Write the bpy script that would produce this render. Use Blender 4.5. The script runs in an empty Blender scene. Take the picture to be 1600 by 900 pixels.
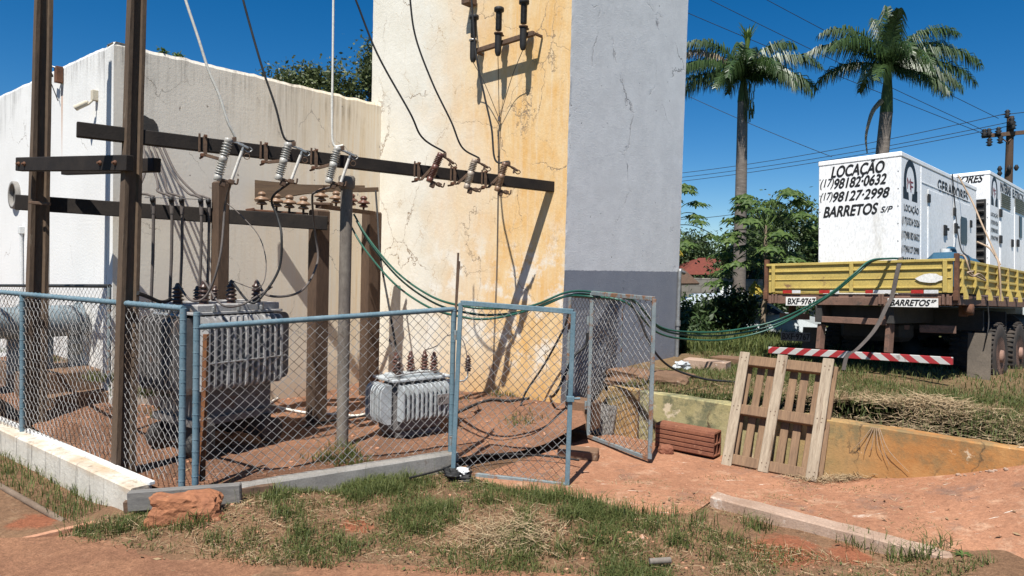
import bpy, math, random
import numpy as np
from mathutils import Vector, Matrix, noise

# ------------------------------------------------------------------ camera, sky, sun, exposure
sc = bpy.context.scene
COL = sc.collection
rnd = random.Random(7)
F_PX, PITCH, ROLL, EYE = 1109.0, math.radians(2.1), 0.026, 2.0
cam_d = bpy.data.cameras.new("camera")
cam_d.sensor_width = 36.0
cam_d.lens = F_PX / 1600.0 * 36.0
cam_d.clip_start, cam_d.clip_end = 0.05, 3000.0
cam = bpy.data.objects.new("camera", cam_d)
COL.objects.link(cam)
CAM_R = Matrix.Rotation(math.pi / 2 - PITCH, 3, 'X') @ Matrix.Rotation(ROLL, 3, 'Z')
cam.matrix_world = Matrix.Translation((0, 0, EYE)) @ CAM_R.to_4x4()
sc.camera = cam
SUN_EL, SUN_HEAD = math.radians(60), math.radians(19)      # heading of the light's travel, to the right of +Y
HEAD = Vector((math.sin(SUN_HEAD), math.cos(SUN_HEAD), 0))
world = bpy.data.worlds.new("World"); sc.world = world; world.use_nodes = True
wn = world.node_tree
sky = wn.nodes.new("ShaderNodeTexSky"); sky.sky_type = 'NISHITA'; sky.sun_disc = False
sky.sun_elevation = SUN_EL
sky.sun_rotation = math.atan2(-HEAD.x, -HEAD.y)
sky.altitude = 1800; sky.air_density = 1.0; sky.dust_density = 0.1; sky.ozone_density = 4.0
bgn = wn.nodes["Background"]; bgn.inputs[1].default_value = 0.06
hsv = wn.nodes.new('ShaderNodeHueSaturation'); hsv.inputs['Saturation'].default_value = 1.38; hsv.inputs['Value'].default_value = 1.1
wn.links.new(sky.outputs[0], hsv.inputs['Color']); wn.links.new(hsv.outputs[0], bgn.inputs[0])
sun_d = bpy.data.lights.new("sun", 'SUN'); sun_d.energy = 5.0; sun_d.angle = math.radians(0.5); sun_d.color = (1.0, 0.955, 0.88)
sun = bpy.data.objects.new("sun", sun_d); COL.objects.link(sun)
sun.location = (-8, -14, 30)
tdir = Vector((HEAD.x * math.cos(SUN_EL), HEAD.y * math.cos(SUN_EL), -math.sin(SUN_EL)))
sun.rotation_euler = tdir.to_track_quat('-Z', 'Y').to_euler()
vs = sc.view_settings
vs.view_transform = 'Standard'; vs.look = 'None'; vs.gamma = 1.0; vs.use_curve_mapping = False
vs.exposure = 0.62

# ------------------------------------------------------------------ measuring helpers (pixel of the photo -> point of the place)
def ray(px, py):
    return CAM_R @ Vector(((px - 800) / F_PX, -(py - 450) / F_PX, -1.0))
def P(px, py, d):
    r = ray(px, py); return Vector((0, 0, EYE)) + r * (d / r.y)
def G(px, py, z=0.0):
    r = ray(px, py); return Vector((0, 0, EYE)) + r * ((z - EYE) / r.z)
def onplane(px, py, q, n):
    r = ray(px, py); q = Vector(q); n = Vector(n)
    return Vector((0, 0, EYE)) + r * ((q - Vector((0, 0, EYE))).dot(n) / r.dot(n))
def onvert(px, py, A, B):
    """point on the vertical plane through ground points A and B"""
    d = Vector((B[0] - A[0], B[1] - A[1], 0)); return onplane(px, py, (A[0], A[1], 0), (d.y, -d.x, 0))
def V(*a): return Vector(a)
def sstep(a, b, x):
    t = min(1.0, max(0.0, (x - a) / (b - a))); return t * t * (3 - 2 * t)
def nz(x, y, z=0.0): return noise.noise(Vector((x, y, z)))

# ------------------------------------------------------------------ object plumbing
def tag(o, label=None, cat=None, group=None, kind=None):
    if label: o['label'] = label
    if cat: o['category'] = cat
    if group: o['group'] = group
    if kind: o['kind'] = kind
    return o
MW = {}
def empty(name, loc, rot=None, label=None, cat=None, group=None):
    o = bpy.data.objects.new(name, None); COL.objects.link(o); o.empty_display_size = 0.1
    m = Matrix.Translation(loc) @ (rot.to_4x4() if rot is not None else Matrix.Identity(4))
    o.matrix_basis = m; MW[o.name] = m
    return tag(o, label, cat, group)
def copy_tree(o, parent=None):
    c = o.copy(); COL.objects.link(c)
    if parent is not None: c.parent = parent
    for ch in list(o.children): copy_tree(ch, c)
    return c
def catmull(pts, k=8):
    pts = [Vector(p) for p in pts]
    if len(pts) < 3: return pts
    q = [pts[0] * 2 - pts[1]] + pts + [pts[-1] * 2 - pts[-2]]
    out = []
    for i in range(1, len(q) - 2):
        a, b, c, d = q[i - 1:i + 3]
        for j in range(k):
            t = j / k
            out.append(0.5 * (2 * b + (c - a) * t + (2 * a - 5 * b + 4 * c - d) * t * t + (3 * b - a - 3 * c + d) * t ** 3))
    out.append(pts[-1]); return out
class MB:
    def __init__(s): s.v, s.f, s.m, s.sm = [], [], [], []
    def add(s, vs, fs, mi=0, smooth=False):
        o = len(s.v); s.v.extend([tuple(p) for p in vs])
        for f in fs: s.f.append(tuple(i + o for i in f)); s.m.append(mi); s.sm.append(smooth)
        return s
    def box(s, c, size, R=None, b=0.004, mi=0):
        hx, hy, hz = [q / 2 for q in size]; b = min(b, hx * .45, hy * .45, hz * .45); c = Vector(c)
        vs, idx = [], {}
        for sx in (-1, 1):
            for sy in (-1, 1):
                for sz in (-1, 1):
                    for a in range(3):
                        h = [hx, hy, hz]; p = [h[k] - (0 if k == a else b) for k in range(3)]
                        p = Vector((p[0] * sx, p[1] * sy, p[2] * sz))
                        idx[(sx, sy, sz, a)] = len(vs); vs.append(c + (R @ p if R is not None else p))
        I = lambda sx, sy, sz, a: idx[(sx, sy, sz, a)]
        fs = []
        def quad(l, flip): fs.append(tuple(reversed(l)) if flip else tuple(l))
        for e in (-1, 1):
            quad([I(e, -1, -1, 0), I(e, 1, -1, 0), I(e, 1, 1, 0), I(e, -1, 1, 0)], e < 0)
            quad([I(-1, e, -1, 1), I(-1, e, 1, 1), I(1, e, 1, 1), I(1, e, -1, 1)], e < 0)
            quad([I(-1, -1, e, 2), I(1, -1, e, 2), I(1, 1, e, 2), I(-1, 1, e, 2)], e < 0)
        for a in (-1, 1):
            for c2 in (-1, 1):
                quad([I(a, c2, -1, 0), I(a, c2, -1, 1), I(a, c2, 1, 1), I(a, c2, 1, 0)], a * c2 < 0)
                quad([I(a, -1, c2, 0), I(a, 1, c2, 0), I(a, 1, c2, 2), I(a, -1, c2, 2)], a * c2 < 0)
                quad([I(-1, a, c2, 1), I(-1, a, c2, 2), I(1, a, c2, 2), I(1, a, c2, 1)], a * c2 < 0)
        for sx in (-1, 1):
            for sy in (-1, 1):
                for sz in (-1, 1):
                    quad([I(sx, sy, sz, 0), I(sx, sy, sz, 1), I(sx, sy, sz, 2)], sx * sy * sz < 0)
        return s.add(vs, fs, mi)
    def bar(s, p, q, w, h, up=(0, 0, 1), b=0.004, mi=0):
        p, q = Vector(p), Vector(q); x = (q - p); L = x.length; x.normalize()
        up = Vector(up); y = up.cross(x)
        if y.length < 1e-4: y = Vector((0, 1, 0)).cross(x)
        y.normalize(); z = x.cross(y)
        return s.box((p + q) / 2, (L, w, h), Matrix((x, y, z)).transposed(), b, mi)
    def tube(s, pts, r, n=8, cap=True, mi=0, smooth=True):
        pts = [Vector(p) for p in pts]; N = len(pts)
        rs = [r] * N if not hasattr(r, '__len__') else r
        vs, fs = [], []; u = None
        for i in range(N):
            t = (pts[min(i + 1, N - 1)] - pts[max(i - 1, 0)]).normalized()
            if u is None:
                u = t.orthogonal().normalized()
            else:
                u = (u - t * u.dot(t)); u = u.normalized() if u.length > 1e-6 else t.orthogonal().normalized()
            w = t.cross(u)
            for k in range(n):
                a = 2 * math.pi * k / n; vs.append(pts[i] + (u * math.cos(a) + w * math.sin(a)) * rs[i])
        for i in range(N - 1):
            for k in range(n):
                k2 = (k + 1) % n; fs.append((i * n + k, i * n + k2, (i + 1) * n + k2, (i + 1) * n + k))
        s.add(vs, fs, mi, smooth)
        if cap and n > 3:
            s.add(vs[:n], [tuple(reversed(range(n)))], mi); s.add(vs[-n:], [tuple(range(n))], mi)
        return s
    def lathe(s, prof, n=16, M=None, mi=0, smooth=True, cap=True):
        vs, fs = [], []; M = M or Matrix.Identity(4)
        for r, z in prof:
            for k in range(n):
                a = 2 * math.pi * k / n; vs.append(M @ Vector((r * math.cos(a), r * math.sin(a), z)))
        for i in range(len(prof) - 1):
            for k in range(n):
                k2 = (k + 1) % n; fs.append((i * n + k, i * n + k2, (i + 1) * n + k2, (i + 1) * n + k))
        s.add(vs, fs, mi, smooth)
        if cap:
            s.add(vs[:n], [tuple(reversed(range(n)))], mi); s.add(vs[-n:], [tuple(range(n))], mi)
        return s
    def prism(s, outline, M, h, mi=0):
        """outline in the local xy plane of M, extruded from z=0 to z=h"""
        n = len(outline)
        vs = [M @ Vector((a, b, 0)) for a, b in outline] + [M @ Vector((a, b, h)) for a, b in outline]
        fs = [tuple(reversed(range(n))), tuple(range(n, 2 * n))] + [(i, (i + 1) % n, n + (i + 1) % n, n + i) for i in range(n)]
        return s.add(vs, fs, mi)
    def quads(s, A, mi=0, smooth=False):
        """A: array n x k x 3 of polygons"""
        A = np.asarray(A); n, k = A.shape[:2]; o = len(s.v)
        s.v.extend(map(tuple, A.reshape(-1, 3).tolist()))
        s.f.extend([tuple(range(o + i * k, o + i * k + k)) for i in range(n)])
        s.m.extend([mi] * n); s.sm.extend([smooth] * n); return s
    def build(s, name, mats, parent=None, local=False, label=None, cat=None, group=None, kind=None, origin=None):
        if not isinstance(mats, (list, tuple)): mats = [mats]
        me = bpy.data.meshes.new(name)
        A = np.array(s.v, dtype=float).reshape(-1, 3)
        o = bpy.data.objects.new(name, me)
        if parent is not None:
            if not local:
                Mi = np.array(MW[parent.name].inverted()); A = A @ Mi[:3, :3].T + Mi[:3, 3]
            o.parent = parent
            MW[o.name] = MW[parent.name]
        else:
            org = np.array(origin) if origin is not None else np.array([(A[:, 0].min() + A[:, 0].max()) / 2, (A[:, 1].min() + A[:, 1].max()) / 2, A[:, 2].min()])
            A = A - org; o.location = org; MW[o.name] = Matrix.Translation(org)
        me.from_pydata(A.tolist(), [], s.f)
        for m in mats: me.materials.append(m)
        me.polygons.foreach_set('material_index', s.m); me.polygons.foreach_set('use_smooth', s.sm)
        me.update(); COL.objects.link(o)
        return tag(o, label, cat, group, kind)
def rotz(a): return Matrix.Rotation(a, 3, 'Z')
def frame(x, y, z, o=(0, 0, 0)):
    m = Matrix((x, y, z)).transposed().to_4x4(); m.translation = o; return m
def along(p, q):
    """matrix whose z axis runs from p to q"""
    p, q = Vector(p), Vector(q); z = (q - p).normalized(); x = z.orthogonal().normalized(); return frame(x, z.cross(x), z, p)

# ------------------------------------------------------------------ materials
class NT:
    def __init__(s, name):
        s.mat = bpy.data.materials.new(name); s.mat.use_nodes = True; s.t = s.mat.node_tree
        s.b = s.t.nodes["Principled BSDF"]
    def n(s, ty, ins=None, **kw):
        nd = s.t.nodes.new("ShaderNode" + ty)
        for k, v in kw.items(): setattr(nd, k, v)
        for k, v in (ins or {}).items():
            if hasattr(v, 'is_output') or isinstance(v, bpy.types.NodeSocket): s.t.links.new(v, nd.inputs[k])
            else: nd.inputs[k].default_value = v
        return nd
    def co(s, scale=(1, 1, 1), src='Object'):
        tc = s.n('TexCoord'); mp = s.n('Mapping', {'Vector': tc.outputs[src], 'Scale': scale}); return mp.outputs[0]
    def noise(s, scale, detail=6, rough=.6, stretch=(1, 1, 1), dist=0):
        return s.n('TexNoise', {'Vector': s.co(stretch), 'Scale': scale, 'Detail': detail, 'Roughness': rough, 'Distortion': dist}).outputs['Fac']
    def ramp(s, fac, lo, hi, a=0.0, b=1.0):
        return s.n('MapRange', {'Value': fac, 'From Min': lo, 'From Max': hi, 'To Min': a, 'To Max': b}).outputs[0]
    def math(s, op, a, b=0.0):
        return s.n('Math', {0: a, 1: b}, operation=op).outputs[0]
    def mix(s, fac, a, b, blend='MIX'):
        m = s.n('Mix', data_type='RGBA', blend_type=blend)
        for k, v in ((0, fac), (6, a), (7, b)):
            if isinstance(v, bpy.types.NodeSocket): s.t.links.new(v, m.inputs[k])
            elif k == 0: m.inputs[0].default_value = v
            else: m.inputs[k].default_value = (*v, 1) if len(v) == 3 else v
        return m.outputs[2]
    def bump(s, h, strength=.3, dist=.01):
        return s.n('Bump', {'Height': h, 'Strength': strength, 'Distance': dist}).outputs[0]
    def out(s, col, rough=.8, metal=0.0, normal=None, spec=.4):
        for k, v in (('Base Color', col), ('Roughness', rough), ('Metallic', metal), ('Specular IOR Level', spec)):
            if isinstance(v, bpy.types.NodeSocket): s.t.links.new(v, s.b.inputs[k])
            else: s.b.inputs[k].default_value = (*v, 1) if hasattr(v, '__len__') and len(v) == 3 else v
        if normal is not None: s.t.links.new(normal, s.b.inputs['Normal'])
        return s.mat
def worn(name, c1, c2, scale=3.0, rough=.85, metal=0.0, bump=.25, bscale=60, stretch=(1, 1, 1), c3=None, s3=6.0, t3=.6, spec=.3, dist=0.0, bdist=.006):
    t = NT(name)
    a = t.ramp(t.noise(scale, 8, .65, stretch, dist), .35, .65)
    col = t.mix(a, c1, c2)
    if c3 is not None:
        col = t.mix(t.ramp(t.noise(s3, 8, .7, stretch), t3, t3 + .08), col, c3)
    f = t.noise(bscale, 4, .6, stretch)
    col = t.mix(1.0, col, t.n('CombineColor', {0: t.ramp(f, .2, .8, .75, 1.25), 1: t.ramp(f, .2, .8, .75, 1.25), 2: t.ramp(f, .2, .8, .75, 1.25)}).outputs[0], 'MULTIPLY')
    return t.out(col, rough, metal, t.bump(f, bump, bdist), spec)
def leafmat(name, dark, light, trans=.25, rough=.5, spec=.4):
    t = NT(name); g = t.n('NewGeometry')
    col = t.mix(g.outputs['Random Per Island'], dark, light)
    t.out(col, rough, 0, None, spec)
    t.b.inputs['Subsurface Weight'].default_value = 0
    tr = t.n('BsdfTranslucent'); t.t.links.new(col, tr.inputs[0])
    mx = t.n('MixShader', {0: trans, 1: t.b.outputs[0], 2: tr.outputs[0]})
    t.t.links.new(mx.outputs[0], t.t.nodes['Material Output'].inputs[0]); return t.mat

def wall_cracks(t, col, dark, scale=1.3, width=.012, thr=.5, seed=0.0):
    v = t.co((1, 1, .8))
    dn = t.n('TexNoise', {'Vector': v, 'Scale': 2.6, 'Detail': 7.0, 'Roughness': .65})
    vv = t.n('VectorMath', {0: v, 1: t.n('VectorMath', {0: dn.outputs['Color'], 'Scale': .38}, operation='SCALE').outputs[0]}, operation='ADD').outputs[0]
    vv = t.n('VectorMath', {0: vv, 1: (seed, seed * .7, seed * .3)}, operation='ADD').outputs[0]
    vo = t.n('TexVoronoi', {'Vector': vv, 'Scale': scale}, feature='DISTANCE_TO_EDGE')
    line = t.ramp(vo.outputs['Distance'], width * .3, width, 1, 0)
    m = t.math('MULTIPLY', line, t.ramp(t.noise(1.1 + seed * .07, 3), thr, thr + .12))
    return t.mix(m, col, dark), m

def white_plaster():
    t = NT('white_plaster')
    st = t.noise(2.2, 8, .7, (7, 7, .5)); big = t.noise(.8, 6)
    col = t.mix(t.ramp(big, .35, .7), (.74, .74, .725), (.66, .66, .645))
    col = t.mix(t.ramp(st, .60, .75, 0, .45), col, (.55, .54, .50))
    z = t.n('SeparateXYZ', {0: t.co()}).outputs[2]
    top = t.math('MULTIPLY', t.math('MULTIPLY', t.ramp(z, 3.6, 4.35), t.ramp(st, .42, .65)), t.ramp(t.noise(1.4, 5, .6), .40, .60)); col = t.mix(top, col, (.20, .19, .18))
    sx = t.n('SeparateXYZ', {0: t.co()}).outputs[0]; bx = Matrix((V(.757, -.654, 0), V(.654, .757, 0), V(0, 0, 1))) @ (onplane(97, 135, (-4.53, 8.04, 0), (.654, .757, 0)) - V(-4.53, 8.04, 0))
    dx = t.math('ABSOLUTE', t.math('SUBTRACT', sx, bx.x)); rs = t.math('MULTIPLY', t.ramp(t.math('SUBTRACT', dx, t.math('MULTIPLY', t.math('SUBTRACT', st, .5), .05)), .035, .012), t.math('MULTIPLY', t.ramp(z, bx.z + .02, bx.z - .02), t.ramp(z, bx.z - 1.0, bx.z - .2)))
    col = t.mix(t.math('MULTIPLY', rs, .85), col, (.42, .19, .07))
    gr = t.math('MULTIPLY', t.ramp(z, 1.1, .2), t.ramp(t.noise(3, 6), .4, .65, 0, .6)); col = t.mix(gr, col, (.45, .36, .26))
    col, m = wall_cracks(t, col, (.35, .33, .3), .8, .006, .52, 3.0)
    f = t.noise(35, 6)
    return t.out(col, .9, 0, t.bump(f, .35, .012), .2)
def grey_plaster():
    t = NT('weathered_beige_plaster')
    st = t.noise(2.0, 8, .7, (9, 9, .35)); big = t.noise(.7, 6); y = t.n('SeparateXYZ', {0: t.co()})
    col = t.mix(t.ramp(big, .3, .7), (.76, .715, .63), (.64, .605, .535))
    warm = t.math('MULTIPLY', t.ramp(y.outputs[1], 1.2, 3.4), t.ramp(st, .3, .7)); col = t.mix(warm, col, (.68, .53, .33))
    col = t.mix(t.math('MULTIPLY', t.ramp(st, .55, .75, 0, .6), t.ramp(t.noise(1.3, 5, .6), .4, .65)), col, (.50, .42, .33))
    top = t.math('MULTIPLY', t.math('MULTIPLY', t.ramp(y.outputs[2], 3.4, 4.36), t.ramp(st, .45, .68)), t.ramp(t.noise(1.6, 5, .6), .42, .62)); col = t.mix(top, col, (.12, .11, .10))
    col = t.mix(t.ramp(t.noise(9, 3), .70, .74), col, (.25, .22, .19))
    gr = t.ramp(y.outputs[2], .6, .1, 0, .6); col = t.mix(gr, col, (.42, .30, .2))
    col, m = wall_cracks(t, col, (.30, .27, .23), 1.1, .006, .5, 5.0)
    f = t.noise(26, 7, .7)
    return t.out(col, .92, 0, t.bump(f, .26, .010), .2)
def yellow_wall():
    t = NT('ochre_stained_wall')
    s = t.n('SeparateXYZ', {0: t.co()}); x, z = s.outputs[0], s.outputs[2]
    st = t.noise(1.6, 9, .7, (10, 10, .45)); big = t.noise(.9, 7, .65)
    fx = t.ramp(t.math('ADD', x, t.math('MULTIPLY', t.math('SUBTRACT', big, .5), 2.8)), -2.7, -.85)
    fx = t.math('MULTIPLY', fx, t.ramp(st, .25, .5, .55, 1.0))
    col = t.mix(t.ramp(t.noise(1.7, 8, .7), .35, .65), (.71, .68, .60), (.62, .58, .49))
    col = t.mix(fx, col, t.mix(t.ramp(t.noise(2.4, 8, .72, (1.6, 1.6, .7)), .36, .64), (.66, .39, .14), (.72, .54, .31)))
    pt = t.math('MULTIPLY', t.ramp(t.noise(2.3, 8, .7), .50, .58), t.math('MULTIPLY', t.ramp(z, 2.7, 1.9), t.ramp(z, .25, .75)))
    col = t.mix(t.math('MULTIPLY', pt, .85), col, (.72, .69, .62))
    col = t.mix(t.math('MULTIPLY', t.ramp(t.math('ADD', z, t.math('MULTIPLY', big, .9)), 1.2, .55), t.ramp(x, -3.4, -.4, .35, 1)), col, (.56, .33, .13))
    col = t.mix(t.ramp(st, .62, .8, 0, .45), col, (.45, .30, .15))
    col, m = wall_cracks(t, col, (.30, .22, .15), 1.0, .0060, .45, 1.0)
    col, m2 = wall_cracks(t, col, (.42, .30, .18), 2.6, .008, .48, 8.0)
    f = t.math('SUBTRACT', t.noise(22, 8, .7), t.math('MULTIPLY', m, 1.5))
    return t.out(col, .92, 0, t.bump(f, .45, .012), .2)
def grey_tower():
    t = NT('painted_grey_render')
    z = t.n('SeparateXYZ', {0: t.co()}).outputs[2]
    big = t.noise(1.4, 6); lump = t.noise(7, 7, .7)
    col = t.mix(t.ramp(t.noise(2.6, 8, .7), .35, .65), (.63, .635, .64), (.72, .725, .73))
    col = t.mix(t.ramp(t.noise(1.5, 7, .7, (8, 8, .4)), .58, .8, 0, .35), col, (.50, .49, .47))
    band = t.ramp(t.math('ADD', z, t.math('MULTIPLY', t.math('SUBTRACT', t.noise(14, 5, .7), .5), .035)), 1.914, 1.922)
    lower = t.mix(t.ramp(t.noise(2.2, 8, .7), .4, .7), (.215, .23, .27), (.25, .265, .30))
    lower = t.mix(t.ramp(t.math('ADD', z, t.math('MULTIPLY', lump, .6)), 1.0, .6, 0, .5), lower, (.25, .19, .15))
    col = t.mix(band, lower, col)
    col, m = wall_cracks(t, col, (.30, .30, .31), .8, .007, .5, 2.0)
    pits = t.ramp(t.noise(13, 2), .73, .76); col = t.mix(pits, col, (.22, .22, .22))
    h = t.math('ADD', t.math('MULTIPLY', lump, .45), t.math('SUBTRACT', t.math('MULTIPLY', t.noise(60, 6), .35), t.math('MULTIPLY', t.math('ADD', m, pits), .8)))
    return t.out(col, .8, 0, t.bump(h, .6, .016), .3)
M_WHITE, M_GREYW, M_YELLOW, M_TOWER = white_plaster(), grey_plaster(), yellow_wall(), grey_tower()
M_CONC = worn('raw_concrete', (.27, .255, .235), (.19, .18, .165), 4, bump=.4, c3=(.16, .13, .10), s3=5, t3=.58)
M_POST = worn('dark_weathered_concrete', (.125, .085, .055), (.072, .05, .036), 3, stretch=(1, 1, .3), bump=.5, bscale=45, c3=(.19, .15, .11), s3=9, t3=.62)
M_POST2 = worn('brown_concrete_post', (.105, .066, .043), (.068, .044, .031), 3, stretch=(1, 1, .25), bump=.5, bscale=45, c3=(.05, .035, .028), s3=5, t3=.6)
M_PIPE = worn('grey_asbestos_pipe', (.21, .185, .155), (.12, .10, .085), 5, stretch=(1, 1, .4), bump=.3, c3=(.07, .06, .05), s3=12, t3=.6)
M_BEAM = worn('creosoted_black_beam', (.012, .009, .008), (.024, .018, .014), 5, rough=.75, bump=.3, bscale=50, spec=.3)
M_PLANK = worn('brown_plank', (.13, .085, .05), (.085, .055, .035), 3, stretch=(.4, .4, 5), bump=.3)
M_STEEL = worn('galvanised_steel', (.42, .43, .43), (.28, .28, .27), 12, rough=.5, metal=.7, bump=.1, c3=(.22, .13, .08), s3=9, t3=.66)
M_RUST = worn('rusty_iron', (.17, .08, .045), (.09, .045, .03), 9, rough=.9, bump=.4)
M_RUSTD = worn('rusted_dark_fitting', (.09, .06, .045), (.16, .10, .065), 20, rough=.85, metal=.2, bump=.2)
M_BLUE = worn('weathered_blue_paint', (.095, .165, .205), (.15, .215, .25), 6, rough=.7, bump=.15, c3=(.25, .18, .13), s3=14, t3=.66)
M_BLUER = worn('rust_spotted_blue_grey_paint', (.15, .19, .205), (.22, .25, .255), 6, rough=.7, bump=.2, c3=(.2, .105, .06), s3=7, t3=.52)
M_MESH = worn('galvanised_wire', (.36, .36, .355), (.24, .235, .23), 9, rough=.5, metal=.35, bump=0, c3=(.12, .09, .07), s3=3, t3=.5)
M_BLK = worn('black_rubber', (.014, .014, .015), (.03, .03, .03), 6, rough=.6, bump=.1)
M_GREYC = worn('dusty_grey_cable', (.085, .075, .07), (.12, .10, .09), 6, rough=.7, bump=.05)
M_WHITEC = worn('white_cable_sheath', (.72, .70, .64), (.6, .58, .52), 5, rough=.5, bump=.02)
M_GREEN = worn('green_cable_sheath', (.010, .065, .045), (.018, .10, .068), 4, rough=.42, bump=.02, spec=.5)
M_PORC = worn('grey_porcelain', (.42, .41, .375), (.30, .28, .25), 10, rough=.35, bump=.03, c3=(.22, .17, .13), s3=14, t3=.62, spec=.5)
M_PORCR = worn('red_brown_porcelain', (.13, .05, .032), (.085, .035, .025), 10, rough=.4, bump=.03, spec=.5)
M_PORCT = worn('tan_porcelain', (.27, .17, .10), (.15, .08, .05), 9, rough=.45, bump=.03, spec=.5)
M_PORCD = worn('dark_brown_porcelain', (.045, .025, .02), (.075, .04, .028), 12, rough=.35, bump=.02, spec=.5)
M_TUBE = worn('pale_fuse_tube', (.62, .60, .56), (.5, .47, .42), 10, rough=.5, bump=.03)
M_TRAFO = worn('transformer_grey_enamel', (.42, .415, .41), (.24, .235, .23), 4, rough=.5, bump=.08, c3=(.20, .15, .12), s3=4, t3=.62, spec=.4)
M_TRAFOD = worn('shade_darkened_dirty_enamel', (.10, .095, .092), (.17, .16, .155), 4, rough=.6, bump=.1, c3=(.13, .09, .07), s3=4, t3=.55)  # dirty enamel, also darkened to paint shade behind and between the fins
M_TRAFOB = worn('pale_transformer_enamel', (.46, .49, .505), (.33, .36, .375), 5, rough=.45, bump=.05, c3=(.24, .2, .17), s3=5, t3=.64)
M_DARK = worn('sooty_steel', (.035, .034, .034), (.06, .055, .05), 6, rough=.7, bump=.2)
M_TANK = worn('blue_grey_tank_paint', (.15, .20, .235), (.22, .26, .27), 4, rough=.6, bump=.15, c3=(.32, .30, .22), s3=3, t3=.58)
M_WOODL = worn('pale_pallet_wood', (.39, .32, .235), (.255, .20, .145), 5, stretch=(9, 9, .7), bump=.3, c3=(.17, .115, .075), s3=2.2, t3=.56, bscale=25)
M_WOODM = worn('brown_pallet_wood', (.245, .155, .092), (.16, .10, .062), 5, stretch=(9, 9, .7), bump=.3, c3=(.12, .08, .05), s3=3, t3=.6, bscale=25)
M_WOODG = worn('grey_timber', (.13, .125, .12), (.20, .19, .175), 4, stretch=(.6, 8, 8), bump=.4, bscale=25, c3=(.06, .055, .05), s3=3, t3=.6)
M_BRICK = worn('red_clay_brick', (.24, .098, .055), (.17, .065, .04), 6, bump=.3, c3=(.38, .20, .12), s3=7, t3=.6)
M_LATER = worn('laterite_rock', (.33, .14, .068), (.23, .095, .05), 5, bump=.8, bscale=25, c3=(.5, .32, .19), s3=6, t3=.62, bdist=.02)
M_DRYC = worn('red_stained_concrete', (.47, .25, .155), (.40, .195, .115), 2.2, bump=.45, bscale=30, c3=(.52, .38, .28), s3=2.6, t3=.60, stretch=(1, 1, 1))
M_KERB = worn('dusty_kerb_concrete', (.40, .29, .22), (.29, .195, .14), 3, bump=.5, c3=(.55, .48, .41), s3=5, t3=.58)
M_BLACKP = worn('black_lettering_paint', (.012, .012, .013), (.02, .02, .02), 8, rough=.5, bump=0)
M_REDP = worn('dark_red_paint', (.22, .015, .02), (.17, .012, .018), 8, rough=.5, bump=0)
M_GENW = worn('white_canopy_enamel', (.80, .805, .81), (.72, .73, .735), 2, rough=.42, bump=.03, stretch=(1, 1, .35), c3=(.58, .565, .53), s3=1.0, t3=.60, spec=.5)
M_YEL = worn('faded_yellow_truck_paint', (.49, .375, .11), (.40, .30, .085), 3, rough=.6, bump=.12, c3=(.20, .12, .06), s3=4, t3=.58, spec=.4)
M_TBROWN = worn('oxide_brown_chassis_paint', (.20, .115, .085), (.135, .08, .06), 5, rough=.7, bump=.2, c3=(.08, .06, .05), s3=6, t3=.58)
M_PLATE = worn('white_plate_paint', (.74, .73, .70), (.64, .63, .6), 7, rough=.5, bump=.02)
M_TYRE = worn('dusty_tyre_rubber', (.028, .027, .026), (.07, .055, .045), 5, rough=.85, bump=.2)
M_RIM = worn('rusty_pink_rim', (.36, .22, .17), (.25, .15, .11), 6, rough=.7, bump=.1)
M_FLAP = worn('dusty_mud_flap', (.10, .085, .07), (.15, .125, .10), 4, rough=.85, bump=.1)
M_RREF = worn('red_reflector', (.42, .03, .025), (.30, .025, .02), 20, rough=.35, bump=.1)
M_WREF = worn('white_reflector', (.62, .62, .62), (.5, .5, .5), 20, rough=.35, bump=.1)
M_CAN = worn('blue_plastic', (.02, .075, .13), (.035, .10, .16), 5, rough=.45, bump=.05)
M_ROPE = worn('beige_rope', (.42, .31, .22), (.32, .24, .17), 30, rough=.9, bump=.3)
M_PVC = worn('white_pvc', (.68, .69, .68), (.58, .59, .58), 6, rough=.45, bump=.02)
M_GLASS = worn('dark_window', (.015, .017, .018), (.025, .027, .028), 3, rough=.35, bump=0, spec=.3)
M_CARP = worn('silver_white_car_paint', (.58, .63, .66), (.55, .60, .63), 2, rough=.25, bump=0, spec=.6)
M_ROOF = worn('red_roof_tile', (.17, .045, .028), (.12, .034, .024), 7, bump=.5, bscale=14, bdist=.05)
M_HOUSE = worn('cream_house_wall', (.58, .53, .42), (.5, .45, .36), 2, bump=.1)
M_TRUNK = worn('ringed_palm_trunk', (.20, .17, .145), (.13, .11, .095), 3, stretch=(1, 1, 6), bump=.4, bscale=8, c3=(.27, .24, .21), s3=4, t3=.6)
M_BARK = worn('brown_bark', (.13, .095, .065), (.08, .06, .045), 6, stretch=(1, 1, .4), bump=.5)
M_SHAFT = worn('green_crownshaft', (.075, .11, .035), (.05, .08, .025), 3, rough=.5, bump=.1)
M_PALM = leafmat('palm_leaflets', (.02, .046, .012), (.062, .105, .03), .15, .42, .45)
M_PALMY = leafmat('young_palm_leaf', (.12, .19, .035), (.18, .25, .06), .3)
M_PALMD = leafmat('dead_palm_leaf', (.26, .20, .13), (.36, .29, .2), .2)
M_LEAF1 = leafmat('dark_leaves', (.025, .046, .015), (.085, .125, .042), .25)
M_LEAF2 = leafmat('olive_leaves', (.04, .06, .02), (.125, .15, .055), .25)
M_LEAF3 = leafmat('papaya_leaves', (.045, .09, .02), (.125, .185, .05), .35)
M_LEAFY = leafmat('yellowed_papaya_leaves', (.45, .34, .04), (.6, .48, .09), .35)
M_SHRUB = leafmat('shrub_leaves', (.02, .042, .013), (.07, .11, .035), .2)
M_GRASS = leafmat('grass_blades', (.058, .088, .022), (.18, .20, .065), .38, .55)
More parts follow.
